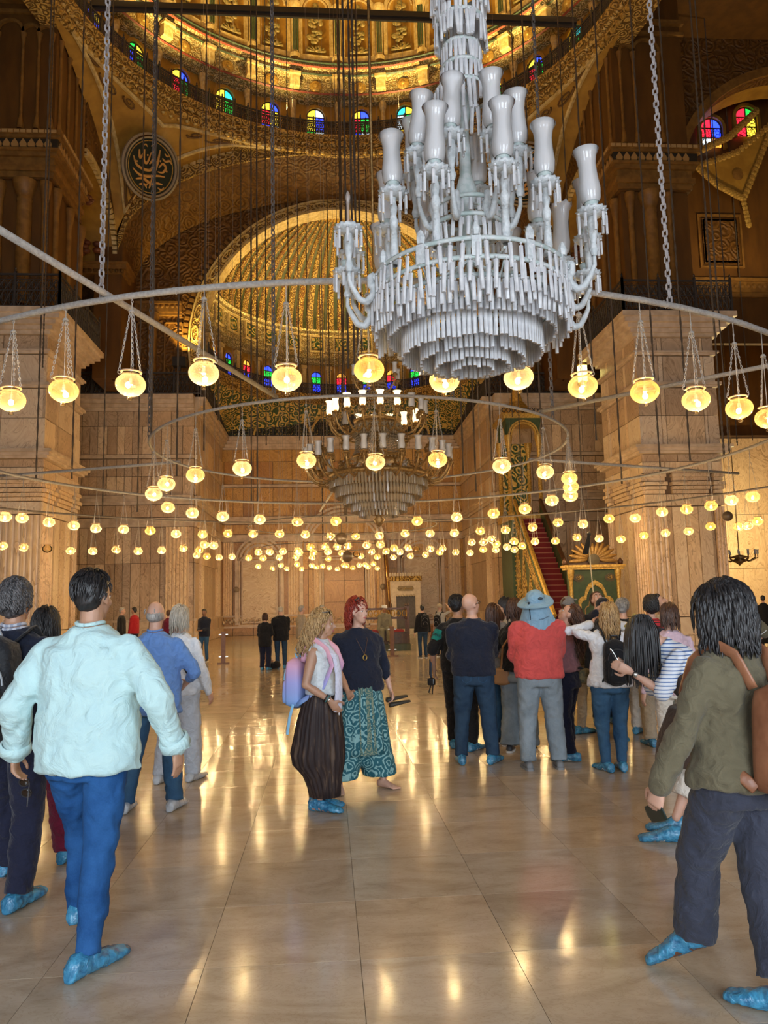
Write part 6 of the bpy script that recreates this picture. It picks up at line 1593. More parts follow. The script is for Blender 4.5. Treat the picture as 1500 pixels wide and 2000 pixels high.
def person(label, x, y, head, h=1.7, sex='m', w=1.0, belly=0., lean=0, twist=0, sit=None, skin=FAIR, feet=((-.1, 0, 0, -8, 0), (.1, 0, 0, 8, 0)), L=None, Rr=None, look=(0, 0),
           hair=None, top=None, bottom=None, shoes=('shoe', DSHOE), lod=1, face=True, group='visitors in the hall', extra=None):
    """head: heading, clockwise from facing away; L/Rr: arm dicts(w=wrist, pole, d=hand dir, n=palm normal, curl); look=(yaw right, pitch up)"""
    s = h/1.75
    root = empty('person', (x, y, 0), -R(head), label, 'person', group); root.scale = (s, s, s)
    vb, vc = ((.0076, .0118), (.0106, .0150), (.013, .018), (.018, .024))[lod]
    tor = TOR_M if sex == 'm' else TOR_F
    hz = sit if sit is not None else .93
    dz = hz-.93
    lr, tw = R(lean), R(twist)
    hipc = V((0, 0, hz))
    def U(p, part=1.0):
        p = V(p); p = V((p.x, p.y, p.z+dz)); k = max(0, min(1, (p.z-hz+.02)/.10)) if p.z < hz+.1 else 1
        q = p-hipc; q = Matrix.Rotation(-lr*k, 3, 'X') @ (Matrix.Rotation(-tw*k, 3, 'Z') @ q)
        return hipc+q
    def Ud(v_): return Matrix.Rotation(-lr, 3, 'X') @ (Matrix.Rotation(-tw, 3, 'Z') @ V(v_))
    shw = .172*w if sex == 'm' else .150*w
    sh = {-1: U((-shw, -.005, 1.375)), 1: U((shw, -.005, 1.375))}
    # head frame
    nb = U((0, -.005, 1.475)); hy, hp = R(look[0]), R(look[1])
    base = Matrix.Rotation(-lr*.6, 3, 'X') @ Matrix.Rotation(-tw, 3, 'Z') @ Matrix.Rotation(-hy, 3, 'Z') @ Matrix.Rotation(hp, 3, 'X')
    hc = nb+Ud((0, .018, .055))+base @ V((0, .012, .100))
    HM = base.to_4x4(); HM.translation = hc
    body = MB()
    # thin trunk hidden by clothing, real neck and head
    secs = []
    for z, a, b_ in tor:
        k = .70 if z < 1.42 else .93
        secs.append((U((0, 0, z)), Ud((a*k*(w if z < 1.45 else 1), 0, 0)), Ud((0, b_*k, 0))))
    loft(body, secs, 18)
    limb(body, [U((0, -.01, 1.44)), nb+Ud((0, .012, .03)), HM @ V((0, -.012, -.05))], [.060, .054, .052] if sex == 'm' else [.052, .046, .045])
    def hd(c_, r_): ell(body, c_, r_, HM)
    hd((0, -.012, .022), (.073, .090, .096)); hd((0, .026, -.035), (.058, .060, .082)); hd((0, .046, -.088), (.036, .034, .030)); hd((0, .030, .035), (.064, .055, .06))
    if face:
        hd((0, .068, .018), (.046, .020, .013)); hd((-.033, .058, -.032), (.024, .024, .024)); hd((.033, .058, -.032), (.024, .024, .024))
        q = MB().tube([HM @ V((0, .086, .006)), HM @ V((0, .099, -.016)), HM @ V((0, .107, -.032))], [.0085, .0105, .0135], 8); body.add(q.v, q.f); hd((0, .104, -.034), (.017, .011, .010))
        hd((0, .084, -.060), (.022, .010, .007)); hd((0, .083, -.069), (.020, .010, .007))
    for e in (-1, 1): hd((e*.074, -.006, -.014), (.010, .020, .030))
    # arms
    ul, fl = .285, .255
    arms = {}
    for sd, A in ((-1, L), (1, Rr)):
        A = dict(A or {})
        wt = V(A.get('w', (sd*.27*w, .04, .83))); wt.z += dz
        pole = V(A.get('pole', (sd*.35, -1, 0)))
        el, wr_ = ik(sh[sd], wt, ul, fl, pole)
        arms[sd] = (sh[sd], el, wr_, A)
        slv = (top or {}).get('sleeve', 'long'); aw = .55+.45*w; ka = 1.0 if slv == 'none' else .78
        ar_ = [.050*ka*aw, .046*ka*aw, .038*aw, .038*aw, .025] if sex == 'm' else [.047*ka*aw, .043*ka*aw, .036*aw, .034*aw, .022]
        if slv == 'long': ar_ = [r_*.8 for r_ in ar_[:4]]+[ar_[4]]
        limb(body, [sh[sd], sh[sd].lerp(el, .5), el, el.lerp(wr_, .35), wr_], ar_)
        d = V(A['d']) if 'd' in A else (wr_-el)
        nrm = V(A.get('n', (-sd, .15, 0)))
        d_ = d.normalized(); n_ = (nrm-d_*nrm.dot(d_)).normalized(); s_ = d_.cross(n_)
        want = V(A.get('t', (0, 1, 0)))      # side of the thumb
        hand(body, wr_, d, nrm, 1 if s_.dot(want) >= 0 else -1, A.get('curl', .38), fing=lod < 3)
    # legs
    legs = {}
    for sd, F in ((-1, feet[0]), (1, feet[1])):
        hj = V((sd*.092*min(w, 1.1), 0, hz-.03)); an = V((F[0], F[1], F[2]+.085))
        fy = R(F[3]); fw = V((math.sin(fy), math.cos(fy), 0))
        pole = V((F[0]*.4, 1, .25 if sit is None else 2)) if len(F) < 6 else V(F[5])
        kn, an2 = ik(hj, an, .420, .402, pole); legs[sd] = (hj, kn, an2, F, fw)
        lk = .62 if bottom and bottom.get('kind') == 'skirt' else 1
        limb(body, [hj, kn, kn.lerp(an2, .3), an2], [.068*lk, .048*lk, .048*lk, .030])
        if shoes[0] == 'bare':
            rt = V((fw.y, -fw.x, 0)); b0 = V((F[0], F[1], F[2]))
            loft(body, [(b0-fw*.065+V((0, 0, .035)), rt*.024, V((0, 0, .03))), (b0-fw*.03+V((0, 0, .042)), rt*.032, V((0, 0, .042))), (b0+fw*.04+V((0, 0, .036)), rt*.034, V((0, 0, .036))), (b0+fw*.1+V((0, 0, .024)), rt*.042, V((0, 0, .022))), (b0+fw*.135+V((0, 0, .018)), rt*.040, V((0, 0, .016)))], 12)
            for k in range(5):
                o = (-.030+.0155*k)*sd; L_ = (.055, .05, .044, .038, .03)[k]
                limb(body, [b0+fw*.125+rt*o*-1+V((0, 0, .015)), b0+fw*(.125+L_)+rt*o*-1+V((0, 0, .011))], [.011, .0095 if k else .012], 8)
    vox('body', body, skin, root, vb, 2)
    # eyes, brows, lips
    if face and lod < 3:
        for e in (-1, 1):
            q = MB(); ell(q, (e*.028, .0740, -.003), (.0125, .0105, .0078), HM, 10, 7); eo = q.build('eye', EYEW, root, True)
            q = MB(); ell(q, (e*.028+.002, .0828, -.003), (.0060, .0032, .0060), HM, 8, 6); q.build('iris', EYEI, eo, True)
            q = MB().tube([HM @ V((e*.012, .0865, .018)), HM @ V((e*.03, .0875, .024)), HM @ V((e*.047, .0765, .018))], [.0032, .0036, .002], 6); q.build('eyebrow', hair[1] if hair else H_BROWN, root)
            q = MB().tube([HM @ V((e*.015, .0835, .004)), HM @ V((e*.029, .0875, .0085)), HM @ V((e*.043, .0805, .003))], [.002, .0032, .002], 6); q.build('eyelid', skin, root)
        q = MB().tube([HM @ V((-.022, .083, -.064)), HM @ V((-.008, .0925, -.0605)), HM @ V((0, .093, -.062)), HM @ V((.008, .0925, -.0605)), HM @ V((.022, .083, -.064))], [.0022, .0042, .004, .0042, .0022], 6)
        q.tube([HM @ V((-.018, .084, -.067)), HM @ V((0, .0925, -.0705)), HM @ V((.018, .084, -.067))], [.002, .005, .002], 6); q.build('lips', LIPM, root, True)
    # hair
    if hair: make_hair(root, HM, hair, lod)
    # bottom
    if bottom: make_bottom(root, bottom, legs, U, Ud, tor, w, hz, dz, vc, lod, belly)
    if top: make_top(root, top, arms, U, Ud, tor, w, vc, lod, belly, sex, dz)
    make_shoes(root, shoes, legs, lod)
    P = dict(root=root, HM=HM, arms=arms, legs=legs, U=U, Ud=Ud, s=s, w=w)
    if extra: extra(P)
    return P

def make_hair(root, HM, hair, lod):
    kind, mat = hair[0], hair[1]; opt = hair[2] if len(hair) > 2 else {}
    L_ = opt.get('len', .2); rr_ = random.Random(sum(map(ord, kind)) % 97 + int(L_*100))
    mb = MB()
    def e(c_, r_): ell(mb, c_, r_, HM)
    if kind in ('short', 'cap'):
        e((0, -.024, .040), (.079, .090, .090)); e((0, -.050, .000), (.072, .058, .078)); e((0, .018, .070), (.066, .060, .052))
    elif kind == 'fringe':
        e((0, -.052, -.012), (.073, .056, .052)); e((-.055, -.02, -.005), (.022, .045, .038)); e((.055, -.02, -.005), (.022, .045, .038))
    elif kind == 'mop':
        e((0, -.024, .040), (.092, .105, .096)); e((0, -.055, -.01), (.086, .066, .085)); e((0, .025, .075), (.07, .06, .05))
    elif kind == 'curly':
        e((0, -.024, .036), (.080, .092, .088)); e((0, -.05, -.01), (.074, .055, .08))
    else:
        e((0, -.024, .038), (.087, .100, .093)); e((0, -.05, -.01), (.08, .06, .09))
        if kind in ('bob', 'curly', 'long', 'wavy'):
            for sx in (-1, 1): e((sx*.068, -.020, -.035), (.026, .056, .085))
    o = vox('hair', mb, mat, root, .010 if lod < 2 else .016, 3, ((.03, .010 if kind != 'mop' else .026),))
    n = {'short': 320, 'cap': 0, 'fringe': 60, 'mop': 420, 'bob': 320, 'curly': 460, 'long': 340, 'wavy': 320}.get(kind, 0)
    if lod >= 2: n = n//4
    if not n: return
    st = MB(); down = HM.to_3x3().inverted() @ V((0, 0, -1)); back = opt.get('blow', (0, 0, 0))
    for k in range(n):
        # root on the upper back part of the skull
        a = rr_.uniform(0, 2*PI); t = rr_.uniform(.0, 1.0)**.7*(1.75 if kind not in ('short', 'fringe') else 1.9)
        dirv = V((math.sin(t)*math.cos(a), math.sin(t)*math.sin(a), math.cos(t)))
        if dirv.y > (.12 if kind == 'curly' else .32 if kind in ('bob', 'wavy', 'long') else .5) and dirv.z < (.78 if kind == 'curly' else .66) and kind != 'fringe': continue          # keep the face clear
        if dirv.y > .1 and dirv.z < .1: continue
        if kind == 'fringe' and (dirv.z > .25 or dirv.y > .2): continue
        base = V((dirv.x*.084, -.026+dirv.y*.098, .036+dirv.z*.094))
        if kind in ('short', 'fringe'):
            tang = (V((0, -.35, -1))-dirv*dirv.dot(V((0, -.35, -1)))).normalized(); p = [base*.99, base+tang*.018+dirv*.005, base+tang*.036+dirv*.003]
            st.tube([HM @ q for q in p], [.005, .0045, .0012], 4, False); continue
        pts = [base*.96]; tang = (down-dirv*dirv.dot(down)).normalized() if abs(dirv.dot(down)) < .98 else V((0, -1, 0))
        pos = base.copy(); vel = (tang*.9+dirv*.18+V((0, -.9 if base.y > -.01 else 0, 0))).normalized(); ph = rr_.uniform(0, 6.28)
        length = (L_ if kind != 'mop' else .09)*rr_.uniform(.75, 1.05)*(.55+.45*min(1, t/1.2)) + (.10 if kind in ('long', 'wavy', 'curly', 'bob') else .0)
        m_ = 12 if lod == 0 else 9; stp = length/m_
        amp = {'curly': .020, 'wavy': .008, 'mop': .006, 'bob': .004}.get(kind, .0015)
        sidev = dirv.cross(down); sidev = sidev.normalized() if sidev.length > 1e-4 else V((1, 0, 0))
        for q in range(m_):
            vel = (vel*.72+down*.42+V(back)*.10).normalized(); pos = pos+vel*stp
            # keep outside of the skull ellipsoid
            c_ = pos-V((0, -.02, .03)); f = math.sqrt((c_.x/.088)**2+(c_.y/.102)**2+(c_.z/.112)**2)
            if f < 1: pos = V((0, -.02, .03))+c_/f
            wob = sidev*math.sin(ph+q*15/m_)*amp+dirv*math.cos(ph+q*15/m_)*amp*.6
            pts.append(pos+wob)
        r0 = .0072 if kind in ('curly', 'wavy') else .006
        st.tube([HM @ q for q in pts], [r0*(1-.6*(i/len(pts))**2) for i in range(len(pts))], 4 if lod == 0 else 3, False)
    if st.v: st.build('hair_strands', mat, o, True); 

def leg_tube(mb, hj, kn, an, r0, r1, r2, end):
    e_ = kn.lerp(an, end); pts = [hj, hj.lerp(kn, .5), kn, kn.lerp(e_, .5), e_]; rad = [r0, (r0+r1)/2, r1, (r1+r2)/2, r2]
    mb.tube(pts, rad, 16)
    for p, r_ in zip(pts[:3], rad): mb.sphere(p, r_*.99, 12, 8)
def make_bottom(root, B, legs, U, Ud, tor, w, hz, dz, vc, lod, belly):
    k = B.get('kind', 'trousers'); mat = B['mat']; mb = MB()
    if k == 'trousers':
        r0, r1, r2 = B.get('r', (.092, .066, .060)); r0 *= (.55+.45*w)
        zs = B.get('waist', 1.03)
        secs = []
        for z in (.80, .86, .93, .985, zs):
            a, b_ = interp(tor, z); a *= w
            e = .010 if z < .9 else -.012; secs.append((U((0, 0, z)), Ud((a+e, 0, 0)), Ud((0, b_+e+belly*.25, 0))))
        loft(mb, secs, 20)
        for sd in (-1, 1):
            hj, kn, an, F, fw = legs[sd]; q = None
            leg_tube(mb, hj, kn, an, r0, r1, r2, B.get('end', 1.02))
        ob = vox('trousers', mb, mat, root, vc, 3, ((-.11, .013), (.06, .007)) if lod < 3 else ())
        if B.get('pockets') and lod < 3:
            for sd in (-1, 1):
                a, b_ = interp(tor, .93); yb = -(b_+.017)
                q = MB().tube([V((sd*.035, yb+.002, .96+dz)), V((sd*.125, yb+.030, .955+dz)), V((sd*.125, yb+.026, .85+dz)), V((sd*.085, yb+.008, .825+dz)), V((sd*.04, yb-.002, .85+dz)), V((sd*.035, yb+.002, .96+dz))], .0022, 5)
                q.build('back_pocket', B['pockets'], ob)
    else:   # long skirts: pleated loft, hem profile (z, half width, half depth, offset y)
        prof = B['prof']; seg = 96; vs_ = []; npl = B.get('pleats', 22)
        for i, (z, a, b_, oy, ox) in enumerate(prof):
            amp = B.get('amp', .055)*min(1, i/3)
            for q in range(seg):
                t = 2*PI*q/seg; f = 1+amp*math.sin(npl*t+.6*math.sin(3*t+i*.4))+amp*.5*math.sin(9*t+i*.5)
                vs_.append((ox+a*f*math.cos(t), oy+b_*f*math.sin(t), z))
        n = len(prof); fs = [(i*seg+q, (i+1)*seg+q, (i+1)*seg+(q+1) % seg, i*seg+(q+1) % seg) for i in range(n-1) for q in range(seg)]
        fs += [tuple(range(seg)), tuple((n-1)*seg+q for q in range(seg-1, -1, -1))]
        mb.add(vs_, fs); mb.build(B.get('name', 'long_skirt'), mat, root, True)
def make_top(root, T_, arms, U, Ud, tor, w, vc, lod, belly, sex, dz):
    mat = T_['mat']; e = T_.get('ease', .020); hem = T_.get('hem', .88); fl_ = T_.get('flare', 0.); mb = MB(); secs = []
    zs = [hem, hem+.05]+[z for z in (.98, 1.06, 1.16, 1.26, 1.34, 1.39) if z > hem+.08]+[1.41, 1.445, 1.47, T_.get('neck', 1.49)]
    for z in zs:
        a, b_ = interp(tor, z); a *= (w if z < 1.45 else 1); k = max(0, (1.15-z)/.3)
        if z >= 1.40: ee = e*.55
        else: ee = e
        wm = T_.get('straight', .6)      # hides the waist of loose clothing
        if z < 1.25: am, bm = interp(tor, 1.25); a = max(a, a*(1-wm)+am*w*wm*.97); b_ = max(b_, b_*(1-wm)+bm*wm*.97)
        by = belly*math.exp(-((z-1.06)/.12)**2)
        hk = .010 if z < 1.08 else 0
        secs.append((U((0, by*.5, z)), Ud((a+ee+hk+fl_*k, 0, 0)), Ud((0, b_+ee+hk+fl_*k+by*.6, 0))))
    loft(mb, secs, 24)
    if sex == 'f':
        for sx in (-1, 1): ell(mb, U((sx*.070, .085, 1.265)), (.062, .052, .060))
    sl = T_.get('sleeve', 'long'); fr_ = {'long': 1.0, 'short': -.75, 'none': 0, 'elbow': -1.0, 'three': .5}.get(sl, sl)
    rs = T_.get('rs', (.062, .053, .042) if sex == 'm' else (.055, .047, .038)); ws_ = .55+.45*w; rs = (rs[0]*.90*ws_, rs[1]*ws_, rs[2]*ws_)
    for sd in (-1, 1):
        s0, el, wr_, A = arms[sd]
        if fr_ == 0: mb.sphere(s0, .05, 12, 8); continue
        if fr_ < 0: limb(mb, [s0, s0.lerp(el, -fr_)], [rs[0]*.98, rs[1]*1.02], 14)
        else: limb(mb, [s0, s0.lerp(el, .5), el, el.lerp(wr_, fr_*.96)], [rs[0], (rs[0]+rs[1])/2, rs[1], rs[2]], 14)
    o = vox(T_.get('name', 'shirt'), mb, mat, root, vc, 4, T_.get('disp', ((-.15, .017), (.07, .009)) if lod < 3 else ()))
    if T_.get('collar') and lod < 3:
        c_ = MB(); ring_ = []
        for k in range(21):
            t = -PI/2+2*PI*k/20; a = .068; ring_.append(U((a*math.cos(t), -.002+a*1.0*math.sin(t), 1.478+.006*math.cos(t*2))))
        c_.tube(ring_, .011, 6, True, False, 1.0); q2 = [p+Ud((0, 0, .022))*1.0-(p-U((0, 0, p.z-dz)))*.10 for p in ring_]; c_.tube(q2, .010, 6)
        c_.build('collar', T_.get('collar_mat', mat), o, True)
    if T_.get('cuff'):
        for sd in (-1, 1):
            s0, el, wr_, A = arms[sd]; c0 = el.lerp(wr_, fr_*.80); c1 = el.lerp(wr_, fr_*1.0); r_ = rs[2]*1.12
            q = MB().tube([c0, c0.lerp(c1, .1), c0.lerp(c1, .9), c1, c1.lerp(c0, .1)], [r_*.9, r_*1.08, r_*1.12, r_*1.05, r_*.7], 16, False); q.build('cuff', mat, o, True)
    return o
def shoe_shape(mb, F, fw, sc_=1.0, up=1.0, lift=0.0):
    rt = V((fw.y, -fw.x, 0)); z_ = V((0, 0, 1)); pt = R(F[4]) if len(F) > 4 else 0
    toe = V((F[0], F[1], 0))+fw*.15
    secs = []
    for yy, hw, zt in ((-.088, .020, .045), (-.078, .034, .075), (-.04, .040, .092*up), (.02, .041, .088*up), (.07, .044, .066), (.12, .047, .050), (.165, .041, .042), (.187, .022, .030)):
        c_ = V((F[0], F[1], F[2]))+fw*yy*sc_+z_*(zt/2*sc_+lift)
        secs.append((c_, rt*hw*sc_, z_*(zt/2*sc_)))
    if pt:  # heel raised: turn about the ball of the foot
        piv = V((F[0], F[1], F[2]))+fw*.11; q = Quaternion(rt, -pt).to_matrix()
        secs = [(piv+q @ (c_-piv), a, q @ b_) for c_, a, b_ in secs]
    loft(mb, secs, 14)
def make_shoes(root, shoes, legs, lod):
    if shoes[0] == 'bare': return
    for sd in (-1, 1):
        hj, kn, an, F, fw = legs[sd]
        mb = MB(); shoe_shape(mb, F, fw, 1.0)
        so = vox('shoe', mb, shoes[1], root, .010 if lod < 3 else .02, 3)
        if shoes[0] == 'cover':
            mb = MB(); shoe_shape(mb, F, fw, 1.2, 1.0, .0)
            q = MB(); rt = V((fw.y, -fw.x, 0))
            vox('shoe_cover', mb, shoes[2] if len(shoes) > 2 else COVER, root, .010 if lod < 3 else .02, 1, ((.035, .020),) if lod < 3 else ())
        else:
            q = MB(); rt = V((fw.y, -fw.x, 0)); b0 = V((F[0], F[1], F[2]))
            if not (len(F) > 4 and F[4]):
                pts = [(-.092, .024), (-.07, .038), (0, .044), (.08, .048), (.14, .046), (.185, .026)]
                poly = [b0+fw*a+rt*c_ for a, c_ in pts]+[b0+fw*a-rt*c_ for a, c_ in reversed(pts)]
                n = len(poly); q.add([p+V((0, 0, .0)) for p in poly]+[p+V((0, 0, .022)) for p in poly], [tuple(range(n-1, -1, -1)), tuple(range(n, 2*n))]+[(i, (i+1) % n, n+(i+1) % n, n+i) for i in range(n)])
                q.build('sole', shoes[2] if len(shoes) > 2 else SOLE, so)
def world_of(P, p):
    r = P['root']; m = Matrix.Translation(r.location) @ Matrix.Rotation(r.rotation_euler.z, 4, 'Z') @ Matrix.Scale(P['s'], 4); return m @ V(p)
def held(P, name, label, cat):
    r = P['root']; o = empty(name, r.location, r.rotation_euler.z, label, cat); o.scale = r.scale; return o
def rbox(mb, c_, hx, hy, hz_, taper=1.0, n=4, ax=None):
    """rounded box as a superellipse loft along z"""
    secs = []
    ax = ax or (lambda v_: V(v_))
    seg = 28; vs_ = []; rows = 12
    for i in range(rows+1):
        t = -1+2*i/rows; k = (1-abs(t)**5)**(1/5) if abs(t) < 1 else .25; k = max(k, .3); tp = 1-(1-taper)*(t+1)/2
        for q in range(seg):
            a = 2*PI*q/seg; cx_, sy_ = math.cos(a), math.sin(a); p = 2/n
            vs_.append(V(c_)+ax((hx*k*tp*math.copysign(abs(cx_)**p, cx_), hy*k*tp*math.copysign(abs(sy_)**p, sy_), hz_*t)))
    fs = [(i*seg+q, i*seg+(q+1) % seg, (i+1)*seg+(q+1) % seg, (i+1)*seg+q) for i in range(rows) for q in range(seg)]+[tuple(range(seg-1, -1, -1)), tuple(rows*seg+q for q in range(seg))]
    mb.add(vs_, fs)
def backpack(P, label, mat, trim, size=(.15, .09, .22), zc=1.20, pocket=True, straps=True, strap_mat=None, ydist=.20, sag=0):
    o = held(P, 'backpack', label, 'backpack'); U, Ud = P['U'], P['Ud']; hx, hy, hz_ = size
    ax = lambda v_: Ud(v_); c_ = U((0, -ydist-sag, zc))
    mb = MB(); rbox(mb, c_, hx, hy, hz_, .86, 4, ax); body = mb.build('pack_body', mat, o, True)
    if pocket:
        q = MB(); rbox(q, c_+Ud((0, -hy*.85, -hz_*.35)), hx*.8, hy*.45, hz_*.5, .9, 4, ax); q.build('front_pocket', mat, o, True)
    z = MB()
    for zz, k, yy in ((.62, .74, .99), (-.02, .58, 1.27)):
        z.tube([c_+Ud((hx*k*math.cos(t), -hy*(yy-.05*abs(math.cos(t))**3), hz_*(zz-.5)+hz_*.48*math.sin(t))) for t in [PI*i/14 for i in range(15)]], .0055, 5)
    z.build('zip_trim', trim, o)
    MB().tube([c_+Ud((-.04, hy*.2, hz_*.98)), c_+Ud((-.03, 0, hz_*1.16)), c_+Ud((.03, 0, hz_*1.16)), c_+Ud((.04, hy*.2, hz_*.98))], .010, 6).build('grab_loop', trim, o)
    if straps:
        for sx in (-1, 1):
            pts = [c_+Ud((sx*.07, hy, hz_*.85)), U((sx*.10, -.10, 1.44)), U((sx*.115, -.01, 1.485)), U((sx*.12, .10, 1.40)), U((sx*.13, .150, 1.26)), U((sx*.165, .08, 1.08)), c_+Ud((sx*hx*.9, hy*.6, -hz_*.8))]
            sm = []
            for i in range(len(pts)-1):
                for q in range(4): sm.append(pts[i].lerp(pts[i+1], q/4))
            sm.append(pts[-1]); MB().tube(sm, [.026]*len(sm), 8, True, False, .3).build('shoulder_strap', strap_mat or mat, o, True)
    return o
def specs_on(P, y=.09, z=.0, mat=None, lens=None, name='glasses'):
    HM = P['HM']; q = MB(); m_ = mat or BLACKP
    for e in (-1, 1):
        q.tube([HM @ V((e*.032+.024*math.cos(t), y, z+.018*math.sin(t))) for t in [2*PI*i/12 for i in range(12)]], .0025, 5, False, True)
        q.tube([HM @ V((e*.056, y, z+.004)), HM @ V((e*.079, .04, z+.006)), HM @ V((e*.082, -.01, z))], .0028, 5)
    q.tube([HM @ V((-.009, y+.004, z+.004)), HM @ V((.009, y+.004, z+.004))], .0025, 5)
    o = q.build(name, m_, P['root'])
    if lens:
        for e in (-1, 1):
            l_ = MB(); ell(l_, (e*.032, y, z), (.023, .002, .017), HM, 12, 6); l_.build('lens', lens, o, True)
    return o
# ---- wardrobe
FONTS = []
MINT = cloth('mint_linen', (.48, .67, .67), .85, (.44, .63, .65), 9, .4)
SKYB = cloth('sky_blue_cotton', (.15, .30, .66), .85); WHITEC = cloth('white_cotton', (.74, .76, .80)); LGREY = cloth('light_grey_cotton', (.50, .53, .58))
NAVY = cloth('navy_cotton', (.012, .016, .032)); NAVYT = cloth('navy_trousers', (.012, .014, .035)); BLACKC = cloth('black_cotton', (.010, .010, .012)); BURG = cloth('burgundy_cotton', (.16, .010, .035))
RED = cloth('coral_red_cotton', (.62, .085, .075)); MAUVE = cloth('mauve_jersey', (.26, .125, .145)); GREYC = cloth('grey_cotton', (.26, .25, .25)); BEIGE = cloth('beige_cotton', (.42, .34, .24)); PINK = cloth('pale_pink_cotton', (.62, .44, .50))
OLIVE = cloth('olive_wool', (.135, .115, .070), .9); OLIVEP = cloth('olive_polo_cotton', (.115, .10, .062)); SLATEC = cloth('slate_trousers', (.040, .044, .066)); BROWNC = cloth('dark_brown_cotton', (.055, .032, .022)); BEIGEG = cloth('grey_green_robe', (.17, .155, .115)); CREAMC = cloth('cream_cotton', (.66, .60, .52)); TEALC = cloth('teal_sleeve_print', (.01, .20, .17))
J_BRIGHT, J_MID, J_DARK, J_GREY = denim('bright_blue_denim', (.005, .038, .135), (.024, .10, .27)), denim('blue_denim', (.018, .055, .12), (.05, .12, .21)), denim('dark_blue_denim', (.012, .026, .055), (.03, .06, .10)), denim('grey_denim', (.13, .155, .17), (.24, .28, .31))
STRB = striped('blue_white_stripes', (.05, .13, .36), (.72, .75, .80), .026, .28); STRR = striped('red_black_stripes', (.015, .012, .014), (.50, .02, .025), .026, .5)
def flow_mat():
    m, n, l, b = new_mat('brown_striped_silk'); tc = n.new('ShaderNodeTexCoord'); mp = n.new('ShaderNodeMapping'); mp.inputs['Scale'].default_value = (1, 1, .12); l.new(tc.outputs['Object'], mp.inputs[0])
    t = noise_tex(n, l, mp.outputs[0], 26, 3, .6); r = ramp(n, [(.40, (.018, .009, .009)), (.55, (.032, .017, .014)), (.66, (.10, .062, .040))]); l.new(t.outputs[0], r.inputs[0]); l.new(r.outputs[0], b.inputs['Base Color']); b.inputs['Roughness'].default_value = .7; bump(n, l, b, t.outputs[0], .3, .01); return m
BSILK = flow_mat()
TEALP = arabesque('teal_paisley_print', (.012, .10, .13), (.22, .40, .40), 9, 26, .8, bstr=.05, thr=(.54, .62), coords='obj')
TEALG = arabesque('olive_floral_print', (.05, .13, .12), (.22, .25, .17), 12, 30, .8, bstr=.05, coords='obj')
CROSS = dict(L=dict(w=(.0, .22, 1.17), pole=(-1, -.45, -.6), d=(1, .1, .1), n=(0, -1, 0)), Rr=dict(w=(.0, .25, 1.14), pole=(1, -.45, -.6), d=(-1, .1, .1), n=(0, -1, 0)))
SP = lambda **k: k
CV = ('cover', WSHOE)

# ---- front left: man in pale shirt
def x1(P):
    r = P['root']; a = P['arms'][-1]; q = MB(); w_, el = a[2], a[1]; d = (w_-el).normalized(); u = d.orthogonal().normalized(); v_ = d.cross(u)
    q.tube([w_-d*.012+(u*math.cos(t)+v_*math.sin(t))*.029 for t in [2*PI*i/20 for i in range(20)]], .008, 6, False, True); wt = q.build('wristwatch', METAL, r, True)
    fc = MB(); ell(fc, w_-d*.012+V((-.03, 0, 0)), (.006, .017, .017)); fc.build('watch_face', BLACKP, wt, True)
    o = held(P, 'sunglasses', 'dark sunglasses dangling from the hand of the man in the pale shirt', 'sunglasses')
    c_ = w_+V((.02, .05, -.15)); f = MB()
    for e in (0, .055):
        f.tube([c_+V((.026*math.cos(t), e*.4, -e+.02*math.sin(t))) for t in [2*PI*i/12 for i in range(12)]], .004, 5, False, True)
    f.tube([c_+V((.026, 0, 0)), c_+V((.03, -.02, -.11))], .003, 5); f.build('frame', BLACKP, o)
    ln = MB()
    for e in (0, .055): ell(ln, c_+V((0, e*.4, -e)), (.025, .003, .019))
    ln.build('lenses', plain('dark_lens', (.02, .012, .008), .08), o, True)
person('man walking away at front left in loose pale mint shirt and blue jeans', -1.15, 3.86, 10, 1.79, w=1.16, belly=.03, skin=TAN, feet=((-.11, .17, .03, -6, 22), (.09, -.14, 0, 22, 0)),
       L=SP(w=(-.385, .05, .90), pole=(-.5, -1, 0), d=(-.02, .06, -1), n=(1, .2, 0), curl=.5), Rr=SP(w=(.405, .06, .92), pole=(.6, -1, 0), d=(.08, .12, -1), n=(-1, .2, 0), curl=.25), look=(8, 0),
       hair=('short', H_BLACK), top=SP(mat=MINT, hem=.83, ease=.030, collar=True, cuff=True, rs=(.078, .068, .054), straight=.9, flare=.012), bottom=SP(mat=J_BRIGHT, r=(.100, .070, .058), pockets=J_MID), shoes=CV, lod=0, extra=x1)
# ---- left edge man with backpack
P = person('man at the left edge with a black backpack and navy trousers', -1.80, 4.60, 6, 1.78, w=1.08, skin=TAN, feet=((-.10, .22, .03, 0, 18), (.11, -.06, 0, 8, 0)), hair=('mop', H_SALT), top=SP(mat=NAVY, hem=.86, collar=True, collar_mat=striped('plaid_collar', (.55, .56, .62), (.30, .33, .42), .03, .5, 0)),
           bottom=SP(mat=NAVYT, r=(.105, .082, .074)), shoes=('cover', DSHOE), lod=0)
backpack(P, 'black backpack with grey piping on the man at the left edge', cloth('black_nylon', (.012, .013, .016), .6), plain('grey_webbing', (.34, .38, .42), .6), (.165, .11, .29), 1.16, ydist=.23)
person('person with dark hair and burgundy trousers behind the backpack man', -1.87, 5.30, 2, 1.62, 'f', skin=FAIR, feet=((-.24, .10, 0, -8, 0), (.19, .02, 0, 8, 0)), hair=('bob', H_BLACK, dict(len=.12)), top=SP(mat=BLACKC, hem=.80), bottom=SP(mat=BURG, r=(.115, .105, .10)), shoes=('cover', DSHOE), lod=1,
       extra=lambda P: specs_on(P, .06, .09, plain('tortoise', (.12, .03, .015), .3)))
